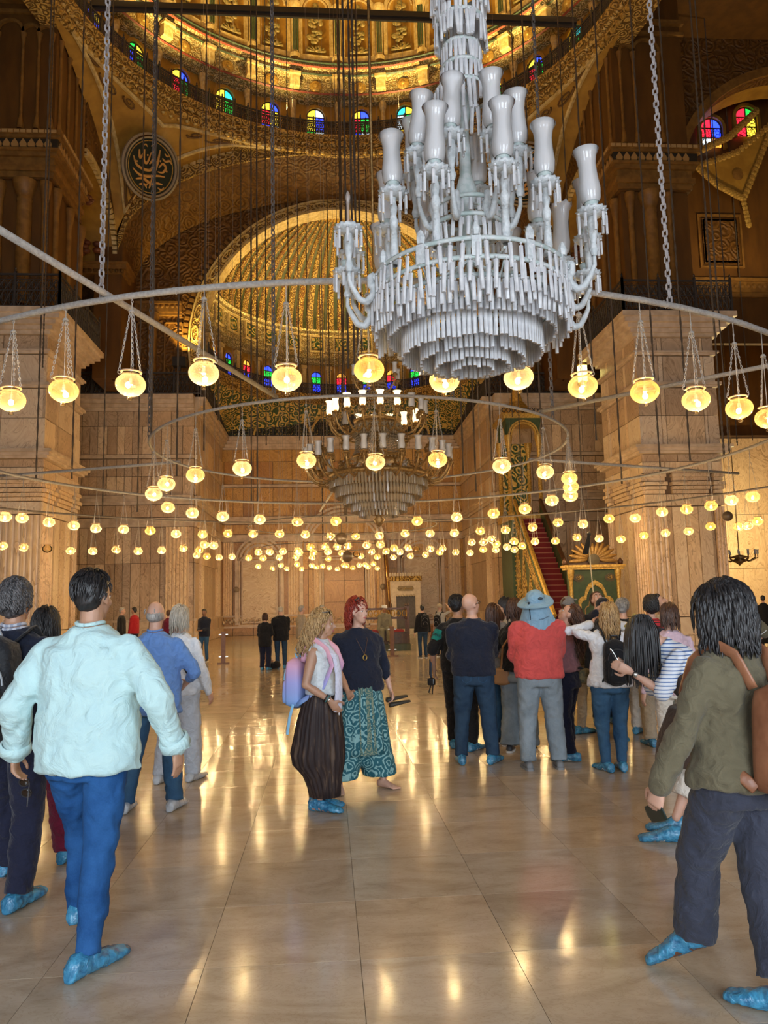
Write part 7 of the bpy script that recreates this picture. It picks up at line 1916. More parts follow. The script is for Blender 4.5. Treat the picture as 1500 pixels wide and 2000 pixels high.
# ---- blue shirt man and white jacket woman
person('balding man in sky blue shirt and jeans walking away', -1.41, 6.46, 4, 1.66, w=1.10, belly=.05, skin=FAIR, feet=((-.22, .0, 0, -4, 0), (.17, .04, .0, 8, 0)), L=SP(w=(-.27, .12, .92)), Rr=SP(w=(.20, .26, 1.02), pole=(1, -.6, -.2)), hair=('fringe', H_GREY),
       top=SP(mat=SKYB, hem=.80, collar=True, straight=.95, flare=.01, ease=.026, rs=(.072, .062, .052), sleeve=.55), bottom=SP(mat=J_MID, r=(.10, .078, .072)), shoes=('cover', WSHOE, COVERC), lod=1)
def x5(P):
    U = P['U']; MB().tube([U((-.13, .05, 1.46)), U((-.09, -.09, 1.47)), U((.06, -.155, 1.30)), U((.17, -.13, 1.08))], [.018]*4, 8, True, False, .3).build('crossbody_strap', BLACKC, P['root'], True)
person('woman with pale bobbed hair in white jacket and light trousers', -1.40, 7.46, 18, 1.62, 'f', w=1.12, feet=((-.17, -.04, 0, -2, 0), (.11, .10, 0, 6, 0)), L=SP(w=(-.22, .18, .92)), Rr=SP(w=(.30, .06, .88)), hair=('bob', H_PALE, dict(len=.10)), top=SP(mat=WHITEC, hem=.86, straight=.9, rs=(.066, .06, .046), name='jacket'), bottom=SP(mat=LGREY, r=(.112, .095, .085)), shoes=('cover', WSHOE, COVERC), lod=1, extra=x5)
# ---- far visitors left
person('bearded man in dark jacket standing far left near the barrier', -3.70, 23.6, 195, 1.56, skin=DEEP, L=SP(w=(-.05, .25, 1.05)), Rr=SP(w=(.1, .25, 1.05)), hair=('cap', H_BLACK), top=SP(mat=NAVY, hem=.82, rs=(.072, .062, .05), name='jacket'), bottom=SP(mat=J_MID), lod=3)
person('grey-haired man in black far behind the pale shirt shoulder', -6.55, 25.2, 80, 1.66, hair=('cap', H_GREY), top=SP(mat=BLACKC, hem=.82), bottom=SP(mat=NAVYT), lod=3)
person('man in red jumper far behind the pale shirt shoulder', -6.22, 25.5, -70, 1.66, skin=TAN, hair=('cap', H_BLACK), top=SP(mat=cloth('red_jumper', (.40, .012, .02)), hem=.85), bottom=SP(mat=NAVYT), lod=3)
person('person in maroon coat far behind between the blue shirt and pale hair', -4.7, 23.3, 20, 1.55, 'f', hair=('cap', H_BROWN), top=SP(mat=BURG, hem=.7), bottom=SP(mat=NAVYT), lod=3)
person('short woman in black cardigan and dotted trousers far off', -1.60, 19.9, 15, 1.42, 'f', w=1.15, hair=('bob', H_BROWN, dict(len=.05)), top=SP(mat=BLACKC, hem=.72, straight=1, rs=(.07, .06, .05), name='cardigan'), bottom=SP(mat=NAVYT, r=(.11, .085, .08)), shoes=('cover', WSHOE), lod=2, L=SP(w=(-.12, .25, 1.1)), Rr=SP(w=(.15, .25, 1.12)))
person('man in black blazer and jeans far off with bowed head', -1.22, 20.25, -8, 1.60, w=1.12, hair=('cap', H_PALE), look=(0, -35), top=SP(mat=BLACKC, hem=.78, straight=1, rs=(.076, .066, .055), name='blazer'), bottom=SP(mat=J_DARK), shoes=('cover', WSHOE), lod=2, Rr=SP(w=(.12, .25, 1.1)), L=SP(w=(-.15, .2, 1.05)))
tag(MB().sphere((-1.42, 20.05, .09), (.2, .12, .09), 12, 8).sphere((-1.32, 20.0, .12), (.1, .09, .1), 10, 7).build('bag', BLACKC, None, True), 'black bag lying on the floor between the two far visitors in black', 'bag')
person('man in beige jacket with thin strap far behind the curly blonde woman', -.72, 21.1, 60, 1.60, hair=('cap', H_GREY), top=SP(mat=BEIGE, hem=.78, straight=1, name='jacket'), bottom=SP(mat=BEIGEG), lod=2)
person('grey-haired person far behind the two women in the middle', -.20, 24.6, 110, 1.60, hair=('cap', H_GREY), top=SP(mat=GREYC), bottom=SP(mat=NAVYT), lod=3)
# ---- the two women in the middle
def x12(P):
    U, r = P['U'], P['root']
    sf = MB(); path = [U((-.02, -.075, 1.475)), U((.07, -.02, 1.49)), U((.085, .07, 1.445)), U((.075, .165, 1.33)), U((.085, .195, 1.18)), U((.10, .20, 1.02)), U((.11, .19, .86))]
    sm = [path[i].lerp(path[i+1], q/4) for i in range(len(path)-1) for q in range(4)]+[path[-1]]
    sf.tube(sm, [.030+.022*(i/len(sm)) for i in range(len(sm))], 10, True, False, .42); o = sf.build('scarf', cloth('white_gauze', (.66, .66, .78)), r, True)
    lc = MB()
    for k in range(7): lc.sphere(U((.085+.012*k-.03, .185+.004*k, .845)), (.009, .006, .014), 6, 4)
    lc.build('scarf_lace', WHITEC, o)
    a = P['arms'][1]; w_, el = a[2], a[1]; d = (w_-el).normalized(); u = d.orthogonal().normalized(); v_ = d.cross(u); br = MB()
    for k, m_ in enumerate((METAL, plain('teal_beads', (.03, .16, .17), .4), BLACKP)):
        b_ = MB().tube([w_-d*(.015+.016*k)+(u*math.cos(t)+v_*math.sin(t))*.029 for t in [2*PI*i/16 for i in range(16)]], .0065, 6, False, True); b_.build('bracelet', m_, r, True)
    specs_on(P, .055, .100, BLACKP, plain('dark_lens', (.02, .012, .008), .08), 'sunglasses')
skirt_b = SP(kind='skirt', mat=BSILK, pleats=26, prof=[(1.06, .150, .112, 0, 0), (1.0, .172, .13, 0, 0), (.9, .20, .165, -.01, 0), (.78, .215, .19, -.02, 0), (.62, .225, .215, -.03, 0), (.48, .23, .235, -.045, 0), (.40, .215, .225, -.04, 0), (.30, .17, .17, .0, 0), (.2, .145, .145, .015, 0), (.115, .13, .135, .02, 0)], amp=.05)
P = person('curly blonde woman in sleeveless white top and long dark brown skirt', -.06, 6.32, 110, 1.56, 'f', w=1.22, belly=.02, skin=TAN, feet=((-.09, -.06, 0, -2, 0), (.07, .0, 0, 8, 0)), L=SP(w=(-.16, .20, 1.0), pole=(-1, -.4, 0)), Rr=SP(w=(.19, .15, .965), pole=(.7, -1, -.2), d=(-.35, .45, -.8), n=(-1, 0, 0), curl=.25), look=(-14, -3),
           hair=('curly', H_BLOND, dict(len=.24, blow=(0, -1.6, .25))), top=SP(mat=cloth('pale_jersey', (.66, .71, .73)), hem=1.0, sleeve='none', ease=.012, straight=.25), bottom=skirt_b, shoes=('cover', plain('rose_sneaker', (.45, .22, .17), .5)), lod=1, extra=x12)
# pastel gradient backpack
pm_, n_, l_, b_ = new_mat('pastel_gradient_nylon'); sx_ = n_.new('ShaderNodeSeparateXYZ'); l_.new(n_.new('ShaderNodeNewGeometry').outputs['Position'], sx_.inputs[0])
rp_ = ramp(n_, [(0, (.20, .36, .70)), (.4, (.36, .36, .72)), (.7, (.62, .34, .50)), (1, (.72, .36, .42))]); mr_ = n_.new('ShaderNodeMapRange'); mr_.inputs[1].default_value = .82; mr_.inputs[2].default_value = 1.24; l_.new(sx_.outputs[2], mr_.inputs[0]); l_.new(mr_.outputs[0], rp_.inputs[0]); l_.new(rp_.outputs[0], b_.inputs['Base Color']); b_.inputs['Roughness'].default_value = .55
bpk = backpack(P, 'pastel pink and blue backpack on the curly blonde woman', pm_, plain('light_blue_webbing', (.22, .46, .66), .6), (.15, .085, .225), 1.10, ydist=.235, strap_mat=pm_)
U_ = P['U']; MB().tube([U_((.14, -.22, .92)), U_((.15, -.25, .80)), U_((.155, -.27, .66))], [.013]*3, 6, True, False, .3).build('hanging_strap', plain('light_blue_webbing', (.22, .46, .66)), bpk)
MB().tube([U_((.05, -.17, 1.33)), U_((.07, -.22, 1.40)), U_((.03, -.20, 1.46)), U_((.0, -.17, 1.36))], [.016]*4, 6, True, False, .3).build('top_loop', plain('light_blue_webbing', (.22, .46, .66)), bpk)
def x13(P):
    U, r = P['U'], P['root']; nk = MB()
    nk.tube([U((-.075, .02, 1.475)), U((-.05, .125, 1.36)), U((-.005, .168, 1.235))], .0022, 4); nk.tube([U((.075, .02, 1.475)), U((.05, .125, 1.36)), U((-.005, .168, 1.235))], .0022, 4); o = nk.build('necklace_cord', plain('brown_cord', (.12, .06, .03), .6), r)
    MB().tube([U((-.005+.018*math.cos(t), .176, 1.208+.024*math.sin(t))) for t in [2*PI*i/16 for i in range(16)]], .005, 6, False, True).build('ring_pendant', plain('pendant_gold', (.5, .33, .09), .3, .8), o)
    bw = MB(); HM = P['HM']; ell(bw, (.045, .035, .105), (.03, .012, .014), HM); ell(bw, (.03, .04, .112), (.016, .012, .02), HM); bw.build('hair_bow', BLACKP, r, True)
    # patterned panels of the trousers
    sh = held(P, 'sandals', 'pair of dark sandals held by the red-haired woman', 'sandals'); w_ = P['arms'][-1][2]
    for k in (0, 1):
        q = MB(); loft(q, [(w_+V((.04-.03*k, .0, -.095-.05*k))+V((-.22*t, -.03*t, .02*t)), V((0, .038-.008*abs(t-.4), 0)), V((0, 0, .012+.012*(1-t)))) for t in (0, .25, .5, .75, 1)], 10); q.build('sandal', plain('dark_sandal', (.035, .03, .022), .6), sh, True)
teal = SP(kind='skirt', mat=TEALP, pleats=18, name='patterned_trousers', prof=[(1.02, .175, .125, 0, 0), (.95, .20, .145, 0, 0), (.85, .225, .165, 0, 0), (.7, .245, .185, 0, 0), (.55, .27, .20, 0, 0), (.42, .29, .21, 0, 0), (.33, .30, .21, 0, 0)], amp=.035)
P = person('red-haired woman in navy top and wide teal patterned trousers, barefoot', .26, 6.92, 162, 1.65, 'f', w=1.28, belly=.035, skin=FAIR, feet=((-.22, .02, 0, -28, 0), (.20, .0, 0, 16, 0)), L=SP(w=(-.34, -.04, .88), pole=(-.4, -1, 0), n=(1, 0, 0), curl=.7), Rr=SP(w=(.25, .1, .9)), look=(-26, 2),
           hair=('curly', H_RED, dict(len=.10)), top=SP(mat=NAVY, hem=.90, sleeve='three', straight=.75, ease=.018, neck=1.475), bottom=teal, shoes=('bare',), lod=1, extra=x13)
lg = MB()   # the two wide legs below the seat of the trousers
for sd in (-1, 1):
    hj, kn, an, F, fw = P['legs'][sd]; secs = []
    for t, r_ in ((.46, .165), (.38, .17), (.30, .17), (.2, .165), (.12, .16)):
        c_ = V((sd*(.11+(.46-t)*.25), .01, t)); secs.append((c_, V((r_, 0, 0)), V((0, .165, 0))))
    loft(lg, secs, 24)
vox('trouser_legs', lg, TEALP, P['root'], .014, 4, ((.06, .02),))
pn = MB(); 
for k in range(7):
    z = 1.0-.09*k
pn.grid(lambda u, v: (-.01+(u-.5)*(.14+.02*v), (.150+.066*v**.8)+.004*math.sin(u*20), 0.94-.60*v), 10, 14); pn.build('floral_panel', TEALG, P['root'], True)
# ---- seated man, far visitors right of centre
def x14(P):
    q = MB(); HM = P['HM']
    for k in range(4): q.tube([HM @ V((.088*math.cos(t), -.015+.10*math.sin(t), .045+.022*k+.012*math.sin(2*t+k))) for t in [2*PI*i/20 for i in range(20)]], .022-.003*k, 6, False, True)
    ell(q, (0, -.015, .09), (.07, .08, .05), HM); q.build('turban', WHITEC, P['root'], True)
person('man in grey robe and white turban sitting on the carved bench', 1.95, 26.72, 182, 1.66, sit=.80, skin=DEEP, feet=((-.14, .42, .24, -10, 0), (.14, .42, .24, 10, 0)), L=SP(w=(-.22, .26, .80)), Rr=SP(w=(.24, .26, .80)), hair=('cap', H_GREY), top=SP(mat=BEIGEG, hem=.86, rs=(.08, .075, .07), name='robe'), bottom=SP(mat=BEIGEG, r=(.12, .105, .10), end=.92), lod=2, extra=x14)
P = person('man in dark clothes with a backpack far behind, right of the barrier', 2.76, 22.6, -12, 1.54, hair=('cap', H_BLACK), top=SP(mat=BLACKC, hem=.85), bottom=SP(mat=J_DARK), lod=3)
backpack(P, 'dark backpack on the far man right of the barrier', BLACKC, GREYC, (.13, .08, .2), 1.2, False)
def x16(P):
    q = MB(); ell(q, (0, -.015, .045), (.09, .10, .085), P['HM']); q.build('knit_cap', BEIGE, P['root'], True)
P = person('far woman in beige cap and striped top photographing with raised arm', 3.32, 22.9, 35, 1.56, 'f', skin=FAIR, Rr=SP(w=(.18, .22, 1.68), pole=(1, 0, -.3)), top=SP(mat=STRB if False else cloth('grey_stripe_knit', (.40, .38, .34)), hem=.95, sleeve='short'), bottom=SP(mat=BLACKC), lod=3, extra=x16)
backpack(P, 'black backpack on the far woman in the beige cap', BLACKC, GREYC, (.12, .08, .2), 1.18, False)
# ---- right hand group
def x17(P):
    U, r = P['U'], P['root']; s0, el, wr_, A = P['arms'][-1]; c_ = s0.lerp(el, .42); d = (el-s0).normalized(); u = V((0, -1, 0)); u = (u-d*u.dot(d)).normalized(); v_ = d.cross(u); pt = MB()
    pt.grid(lambda a, b_: c_+d*(-.065+.13*b_)+(u*math.cos(-1.25+2.5*a)+v_*math.sin(-1.25+2.5*a))*.0735, 14, 4); o = pt.build('sleeve_print', TEALC, r, True)
    tx = bpy.data.curves.new('sleeve_lettering', 'FONT'); tx.body = "Levi's"; tx.size = .062; tx.extrude = .002; tx.align_x = 'CENTER'; tx.materials.append(BLACKP)
    t = bpy.data.objects.new('sleeve_lettering', tx); COL.objects.link(t); t.parent = o
    y_ = -d; z_ = u; x_ = y_.cross(z_); m = Matrix((x_, y_, z_)).transposed().to_4x4(); m.translation = c_+u*.0765+d*.02; t.matrix_local = m; FONTS.append(t)
P = person('black-haired man in black t-shirt with teal lettered sleeve behind the bald man', 1.44, 8.55, 22, 1.68, w=1.08, skin=TAN, feet=((-.12, .1, 0, -10, 0), (.14, -.06, 0, 20, 0)), L=SP(w=(-.30, .0, .90)), look=(20, 5), hair=('short', H_BLACK), top=SP(mat=BLACKC, hem=.88, sleeve='elbow', rs=(.072, .066, .05)), bottom=SP(mat=BLACKC, r=(.10, .078, .066)), shoes=CV, lod=1, extra=x17)
o = held(P, 'camera_bag', 'black camera and strap hanging at the side of the man with the teal sleeve print', 'camera'); U_ = P['U']
MB().tube([U_((-.26, .02, 1.16)), U_((-.33, -.04, 1.0)), U_((-.33, -.06, .84)), U_((-.31, -.05, .76))], [.03, .034, .03, .012], 8, True, False, .35).build('strap', plain('navy_webbing', (.02, .035, .06), .6), o, True)
q = MB(); rbox(q, U_((-.32, -.06, .76)), .045, .03, .045); q.build('camera_body', BLACKP, o, True); MB().tube([U_((-.32, -.06, .74)), U_((-.35, -.08, .64)), U_((-.31, -.08, .62)), U_((-.30, -.06, .74))], .008, 6).build('loop', BLACKP, o)
person('bald man with glasses in navy sweater, arms folded, seen from behind', 1.46, 7.80, 8, 1.69, w=1.17, belly=.04, feet=((-.16, 0, 0, -6, 0), (.165, 0, 0, 26, 0)), look=(48, 14), **CROSS, hair=None, top=SP(mat=NAVY, hem=.90, straight=.95, rs=(.078, .07, .055), name='sweater'), bottom=SP(mat=J_DARK, r=(.108, .082, .072), pockets=J_MID), shoes=CV, lod=1, extra=lambda P: specs_on(P, .09, .0))
person('brown-haired woman in grey cardigan looking up beside the bald man', 1.95, 8.75, 62, 1.60, 'f', look=(0, 38), hair=('long', H_BROWN, dict(len=.16)), top=SP(mat=GREYC, hem=.82, straight=1, name='cardigan'), bottom=SP(mat=J_MID), shoes=('shoe', DSHOE), lod=1, L=SP(w=(-.12, .24, 1.12)), Rr=SP(w=(.16, .26, 1.16)))
person('dark-haired woman in cream blouse behind the grey cardigan', 2.24, 9.6, 70, 1.64, 'f', look=(0, 8), hair=('bob', H_BLACK, dict(len=.06)), top=SP(mat=BEIGE, hem=.82), bottom=SP(mat=GREYC, r=(.10, .09, .09)), lod=1)
P = person('person in black t-shirt and wide grey trousers half hidden behind the red shirt', 2.02, 8.28, 28, 1.62, 'f', skin=TAN, hair=('bob', H_BROWN, dict(len=.08)), feet=((-.12, 0, 0, -6, 0), (.1, .05, 0, 6, 0)), top=SP(mat=BLACKC, hem=.92, sleeve='elbow'), bottom=SP(mat=J_GREY, r=(.11, .10, .115)), L=SP(w=(-.10, .20, 1.0), pole=(-1, -.6, 0)), lod=1)
o = held(P, 'shoulder_bag', 'tan shoulder bag beside the person in wide grey trousers', 'bag'); q = MB(); rbox(q, P['U']((-.16, -.08, .86)), .10, .05, .10); q.build('bag_body', plain('tan_leather', (.32, .16, .065), .5), o, True); MB().tube([P['U'](p) for p in ((-.16, -.1, .95), (-.12, -.15, 1.2), (.05, -.12, 1.45), (.1, 0, 1.48))], .012, 6).build('strap', plain('tan_leather', (.32, .16, .065)), o)
def x22(P):
    HM, r = P['HM'], P['root']; hb = cloth('light_blue_hat_cloth', (.25, .40, .52), .85, (.21, .36, .48)); q = MB()
    ell(q, (0, -.018, .05), (.094, .108, .088), HM)
    o = vox('sun_hat', q, hb, r, .010, 3, ((.06, .012),))
    br = MB(); seg = 36
    def brim(u, v_):
        a = 2*PI*u; rr_ = .096+.085*v_; z = .045-.035*v_-.012*math.cos(2*a)*v_; return HM @ V((rr_*math.cos(a), -.012+rr_*1.08*math.sin(a), z))
    br.grid(brim, seg, 4); br.grid(lambda u, v_: brim(u, v_)+V((0, 0, -.006)), seg, 4); br.build('brim', hb, o, True)
    fp = MB()
    def flap(u, v_):
        a = PI+PI*u; x = (.10+.085*v_)*math.cos(a); y = -.02+(.112+.075*v_)*math.sin(a); return HM @ V((x*(1+.08*math.sin(u*14)*v_), y, .045-.27*v_))
    fp.grid(flap, 26, 10); fp.grid(lambda u, v_: flap(u, v_)*.995+V((0, 0, .002)), 26, 10); fp.build('neck_flap', hb, o, True)
    vt = MB(); ell(vt, (.062, -.085, .075), (.035, .02, .014), HM); vt.build('mesh_vent', plain('dark_mesh', (.03, .05, .07), .7), o, True)
    cd = MB().tube([HM @ V((-.04, -.135, .05)), HM @ V((-.035, -.165, -.08)), HM @ V((-.035, -.185, -.24))], .004, 5); cd.build('cord', BLACKP, o); cb = MB(); ell(cb, (-.04, -.138, .048), (.012, .01, .012), HM); cb.build('cord_lock', BLACKP, o, True)
    em = MB()   # embroidered line on the flap
    for k in range(16): em.tube([flap(.60+.017*k, .62)+V((0, -.004, .012*(k % 2))), flap(.60+.017*(k+.8), .62)+V((0, -.004, .012*((k+1) % 2)))], .0022, 4)
    em.build('embroidery', plain('embroidery_grey', (.12, .17, .22), .7), o)
person('stocky man in coral red t-shirt and pale blue neck-flap sun hat', 2.04, 7.46, 4, 1.70, w=1.22, belly=.05, feet=((-.155, -.02, 0, -4, 0), (.155, .0, 0, 4, 0)), look=(22, 22), **CROSS, hair=('cap', H_BROWN), top=SP(mat=RED, hem=.88, sleeve='elbow', straight=1, rs=(.084, .078, .06), ease=.024), bottom=SP(mat=J_GREY, r=(.112, .090, .082), pockets=GREYC), shoes=('shoe', GSHOE, plain('grey_sole', (.2, .2, .2), .6)), lod=1, extra=x22)
def x23(P):
    HM = P['HM']; specs_on(P, .035, .105, plain('tortoise', (.12, .03, .015), .3), None, 'sunglasses')
P = person('woman in mauve top with long curly dark hair looking up to the left', 2.43, 7.80, -52, 1.57, 'f', w=1.05, skin=FAIR, look=(-25, 36), feet=((-.07, -.02, 0, -20, 0), (.10, .05, 0, 40, 0)), **CROSS, hair=('curly', H_BROWN, dict(len=.42)), top=SP(mat=MAUVE, hem=.98, ease=.012, straight=.45), bottom=SP(mat=NAVYT, r=(.10, .07, .06)), shoes=CV, lod=1, extra=x23)
o = held(P, 'waist_bag', 'patterned waist bag on the woman in mauve', 'bag'); q = MB(); rbox(q, P['U']((.10, -.16, .92)), .10, .05, .085); q.build('bag_body', plain('camouflage_cloth', (.22, .16, .07), .8, col2=(.08, .07, .035), vscale=18), o, True); MB().tube([P['U'](p) for p in ((.1, -.14, 1.0), (0, -.15, 1.02), (-.16, -.05, 1.02))], .014, 6).build('belt', BLACKC, o)
def cap_on(mat, yaw=0):
    def f(P):
        HM = P['HM']; q = MB(); ell(q, (0, -.012, .05), (.086, .100, .082), HM); o = q.build('cap', mat, P['root'], True)
        b_ = MB(); b_.grid(lambda u, v_: HM @ V((.072*math.cos(PI*u)*(1-.15*v_), .075+.075*v_*math.sin(PI*u)+.012*math.sin(PI*u), .048-.012*v_)), 16, 4); b_.build('visor', mat, o, True)
    return f
person('man in grey baseball cap behind the mauve woman', 2.97, 9.35, 60, 1.64, look=(0, 20), hair=('cap', H_BROWN), top=SP(mat=OLIVEP, hem=.86, sleeve='short'), bottom=SP(mat=BEIGE), shoes=CV, lod=1, extra=cap_on(cloth('grey_cap', (.20, .18, .16))))
P = person('wavy blonde woman in white jacket raising both hands to her face, seen from behind', 2.66, 7.24, 3, 1.58, 'f', w=1.12, skin=FAIR, feet=((-.09, 0, 0, -18, 0), (.08, .02, 0, 6, 0)), L=SP(w=(-.13, .16, 1.50), pole=(-1, .05, -.25), d=(.5, .3, .6), n=(1, .2, 0)), Rr=SP(w=(.14, .18, 1.50), pole=(1, .1, -.25), d=(-.5, .3, .6), n=(-1, .2, 0)), look=(0, 28), hair=('wavy', H_BLOND, dict(len=.20)),
           top=SP(mat=WHITEC, hem=.86, straight=.7, rs=(.062, .054, .045), name='jacket', flare=.02), bottom=SP(mat=J_DARK if False else J_MID, r=(.105, .074, .058)), shoes=CV, lod=1)
backpack(P, 'slim black backpack on the wavy blonde woman', BLACKC, BLACKP, (.13, .075, .235), 1.12, True, ydist=.205, sag=.0)
person('man in black cap facing the viewer behind the wavy blonde woman', 3.22, 8.85, 182, 1.62, look=(5, 26), hair=('cap', H_GREY), top=SP(mat=BLACKC), bottom=SP(mat=BEIGE), shoes=CV, lod=1, extra=cap_on(cloth('black_cap', (.02, .02, .022))))
person('man with brown hair looking up behind the black cap', 3.55, 9.95, 185, 1.72, look=(0, 40), hair=('short', H_BROWN), top=SP(mat=NAVY), bottom=SP(mat=J_DARK), shoes=CV, lod=1)
person('grey-haired man in dark jacket behind the wavy blonde woman, turned away', 3.58, 9.2, 30, 1.60, hair=('short', H_GREY), top=SP(mat=BLACKC, hem=.82, name='jacket'), bottom=SP(mat=CREAMC, r=(.10, .085, .08)), shoes=CV, lod=1)
P = person('black-haired woman in red and black striped top with dark backpack', 3.58, 8.36, 5, 1.62, 'f', hair=('mop', H_BLACK), top=SP(mat=STRR, hem=.9, sleeve='short'), bottom=SP(mat=BEIGE, r=(.105, .09, .085)), shoes=CV, lod=1)
backpack(P, 'dark backpack with red straps on the woman in red stripes', cloth('navy_nylon', (.012, .018, .034)), plain('red_webbing', (.42, .025, .035), .6), (.13, .08, .2), 1.18, strap_mat=plain('red_webbing', (.42, .025, .035)))
person('man in beige t-shirt gazing upward beyond the striped woman', 3.88, 8.75, 115, 1.66, skin=TAN, look=(0, 36), hair=('short', H_BLACK), top=SP(mat=BEIGE, sleeve='short'), bottom=SP(mat=BEIGEG), shoes=CV, lod=1, extra=lambda P: specs_on(P, .05, .095))
person('person in pale pink shirt half hidden behind the olive jacket', 3.10, 6.85, 5, 1.54, 'f', w=1.1, hair=('bob', H_BROWN, dict(len=.08)), top=SP(mat=PINK, hem=.84, straight=1), bottom=SP(mat=CREAMC), shoes=CV, lod=1)
def x33(P):
    s0, el, wr_, A = P['arms'][1]; c_ = s0.lerp(el, .92); d = (el-s0).normalized(); u = d.orthogonal().normalized(); v_ = d.cross(u)
    MB().tube([c_+(u*math.cos(t)+v_*math.sin(t))*.072 for t in [2*PI*i/20 for i in range(20)]], .004, 5, False, True).build('sleeve_piping', WHITEC, P['root'])
    MB().tube([P['U']((.07*math.cos(t), .07*math.sin(t), 1.497)) for t in [2*PI*i/20 for i in range(20)]], .004, 5, False, True).build('collar_piping', WHITEC, P['root'])
person('balding man in olive polo shirt with white piping at far right', 4.70, 8.72, -14, 1.76, w=1.18, skin=FAIR, hair=('fringe', H_GREY), look=(-30, 0), L=SP(w=(-.2, .24, 1.0)), Rr=SP(w=(.30, .10, .98), pole=(1, -.8, 0)), top=SP(mat=OLIVEP, hem=.86, sleeve='elbow', collar=True, rs=(.078, .072, .055), straight=1), bottom=SP(mat=BEIGEG), shoes=CV, lod=1, extra=x33)
person('far visitor in black waistcoat and white sleeves at the right edge', 13.95, 23.9, 20, 1.60, 'f', hair=('cap', H_BLACK), top=SP(mat=BLACKC, hem=.80), bottom=SP(mat=BLACKC, r=(.11, .10, .10)), lod=3)
# ---- bending woman with the phone
def x31(P):
    U, r, HM = P['U'], P['root'], P['HM']
    # long straight hair falling straight down from the bowed head, a curtain of strands
    st = MB(); rr_ = random.Random(8); dn = V((0, 0, -1))
    for k in range(300):
        a = rr_.uniform(0, 2*PI); t = rr_.uniform(.35, 1.7); dv = V((math.sin(t)*math.cos(a), math.sin(t)*math.sin(a), math.cos(t)))
        if dv.y > .62: continue
        b0 = HM @ V((dv.x*.086, -.024+dv.y*.098, .036+dv.z*.096)); pts = [b0]; out = (b0-HM.translation).normalized(); vel = (out*.35+dn*.5).normalized(); pos = b0.copy(); L_ = rr_.uniform(.26, .40)+max(0, (b0.z-HM.translation.z))*.9
        for q in range(9):
            vel = (vel*.6+dn*.55).normalized(); pos = pos+vel*L_/9; c_ = pos-HM.translation
            if c_.length < .102: pos = HM.translation+c_.normalized()*.102
            pts.append(pos.copy())
        st.tube(pts, [.008]*7+[.0055, .004, .0025], 4, False)
    hr = st.build('long_hair', H_BLACK, r, True)
    cl = MB()
    for k in range(6): ell(cl, (.05+.012*(k % 3), -.02+.02*k-.05, .118), (.012, .014, .010), HM)
    cl.build('hair_clip', plain('clip_gold', (.45, .36, .10), .3, .6), r, True)
    a = P['arms'][-1]; w_, el = a[2], a[1]; d = (w_-el).normalized(); u = d.orthogonal().normalized(); v_ = d.cross(u)
    MB().tube([w_-d*.03+(u*math.cos(t)+v_*math.sin(t))*.026 for t in [2*PI*i/18 for i in range(18)]], .007, 6, False, True).build('watch_strap', BLACKP, r, True)
    q = MB(); ell(q, w_-d*.03+V((-.026, -.004, -.004)), (.010, .019, .019)); q.build('watch_case', plain('watch_steel', (.4, .38, .34), .25, .8), r, True)
    pf = MB(); loft(pf, [(U((0, .02, 1.36)), P['Ud']((.10, 0, 0)), P['Ud']((0, .135, 0))), (U((0, .02, 1.2)), P['Ud']((.20, 0, 0)), P['Ud']((0, .165, 0))), (U((0, 0, 1.03)), P['Ud']((.21, 0, 0)), P['Ud']((0, .175, 0))), (V((0, .16, .90)), V((.19, 0, 0)), V((0, .17, 0))), (V((0, .24, .70)), V((.20, 0, 0)), V((0, .18, 0))), (V((0, .27, .50)), V((.205, 0, 0)), V((0, .185, 0)))], 24)
    vox('pinafore', pf, BROWNC, r, .012, 4, ((.1, .012),))
P = person('dark-haired woman bending forward over her phone in striped t-shirt and brown pinafore', 2.64, 5.18, -78, 1.66, 'f', lean=40, skin=FAIR, feet=((-.13, .40, 0, 0, 0), (.12, .30, 0, 6, 0)), L=SP(w=(-.07, .60, 1.16), pole=(-.35, -.4, -1), d=(.12, 1, .45), n=(1, 0, .2), curl=.35), Rr=SP(w=(.10, .58, 1.17), pole=(.3, -.2, -1), d=(-.35, 1, .5), n=(-1, 0, .2), curl=.35), look=(0, -28),
           hair=('cap', H_BLACK), top=SP(mat=STRB, hem=.98, sleeve='elbow', rs=(.070, .070, .05)), bottom=SP(mat=CREAMC, r=(.10, .085, .082), end=.62), shoes=('cover', plain('black_white_sneaker', (.05, .055, .06), .4, col2=(.6, .6, .6), vscale=14)), lod=0, extra=x31)
o = held(P, 'phone', 'phone with bright screen held up by the bending woman', 'phone'); hm = P['arms'][-1][2]; hr_ = P['arms'][1][2]; c_ = (hm+hr_)/2+V((0, .10, .085)); m = Matrix.Translation(c_) @ Matrix.Rotation(R(62), 4, 'X') @ Matrix.Rotation(R(8), 4, 'Z')
q = MB(); rbox(q, (0, 0, 0), .038, .005, .077); q.xform(m @ Matrix.Rotation(R(90), 4, 'X') @ Matrix.Rotation(R(0), 4, 'Z')); q.build('case', BLACKP, o, True)
q = MB().box(-.034, .034, -.071, .071, .0056, .0066); q.xform(m); q.build('screen', emit('phone_screen', (.75, .86, .9), 1.6), o)
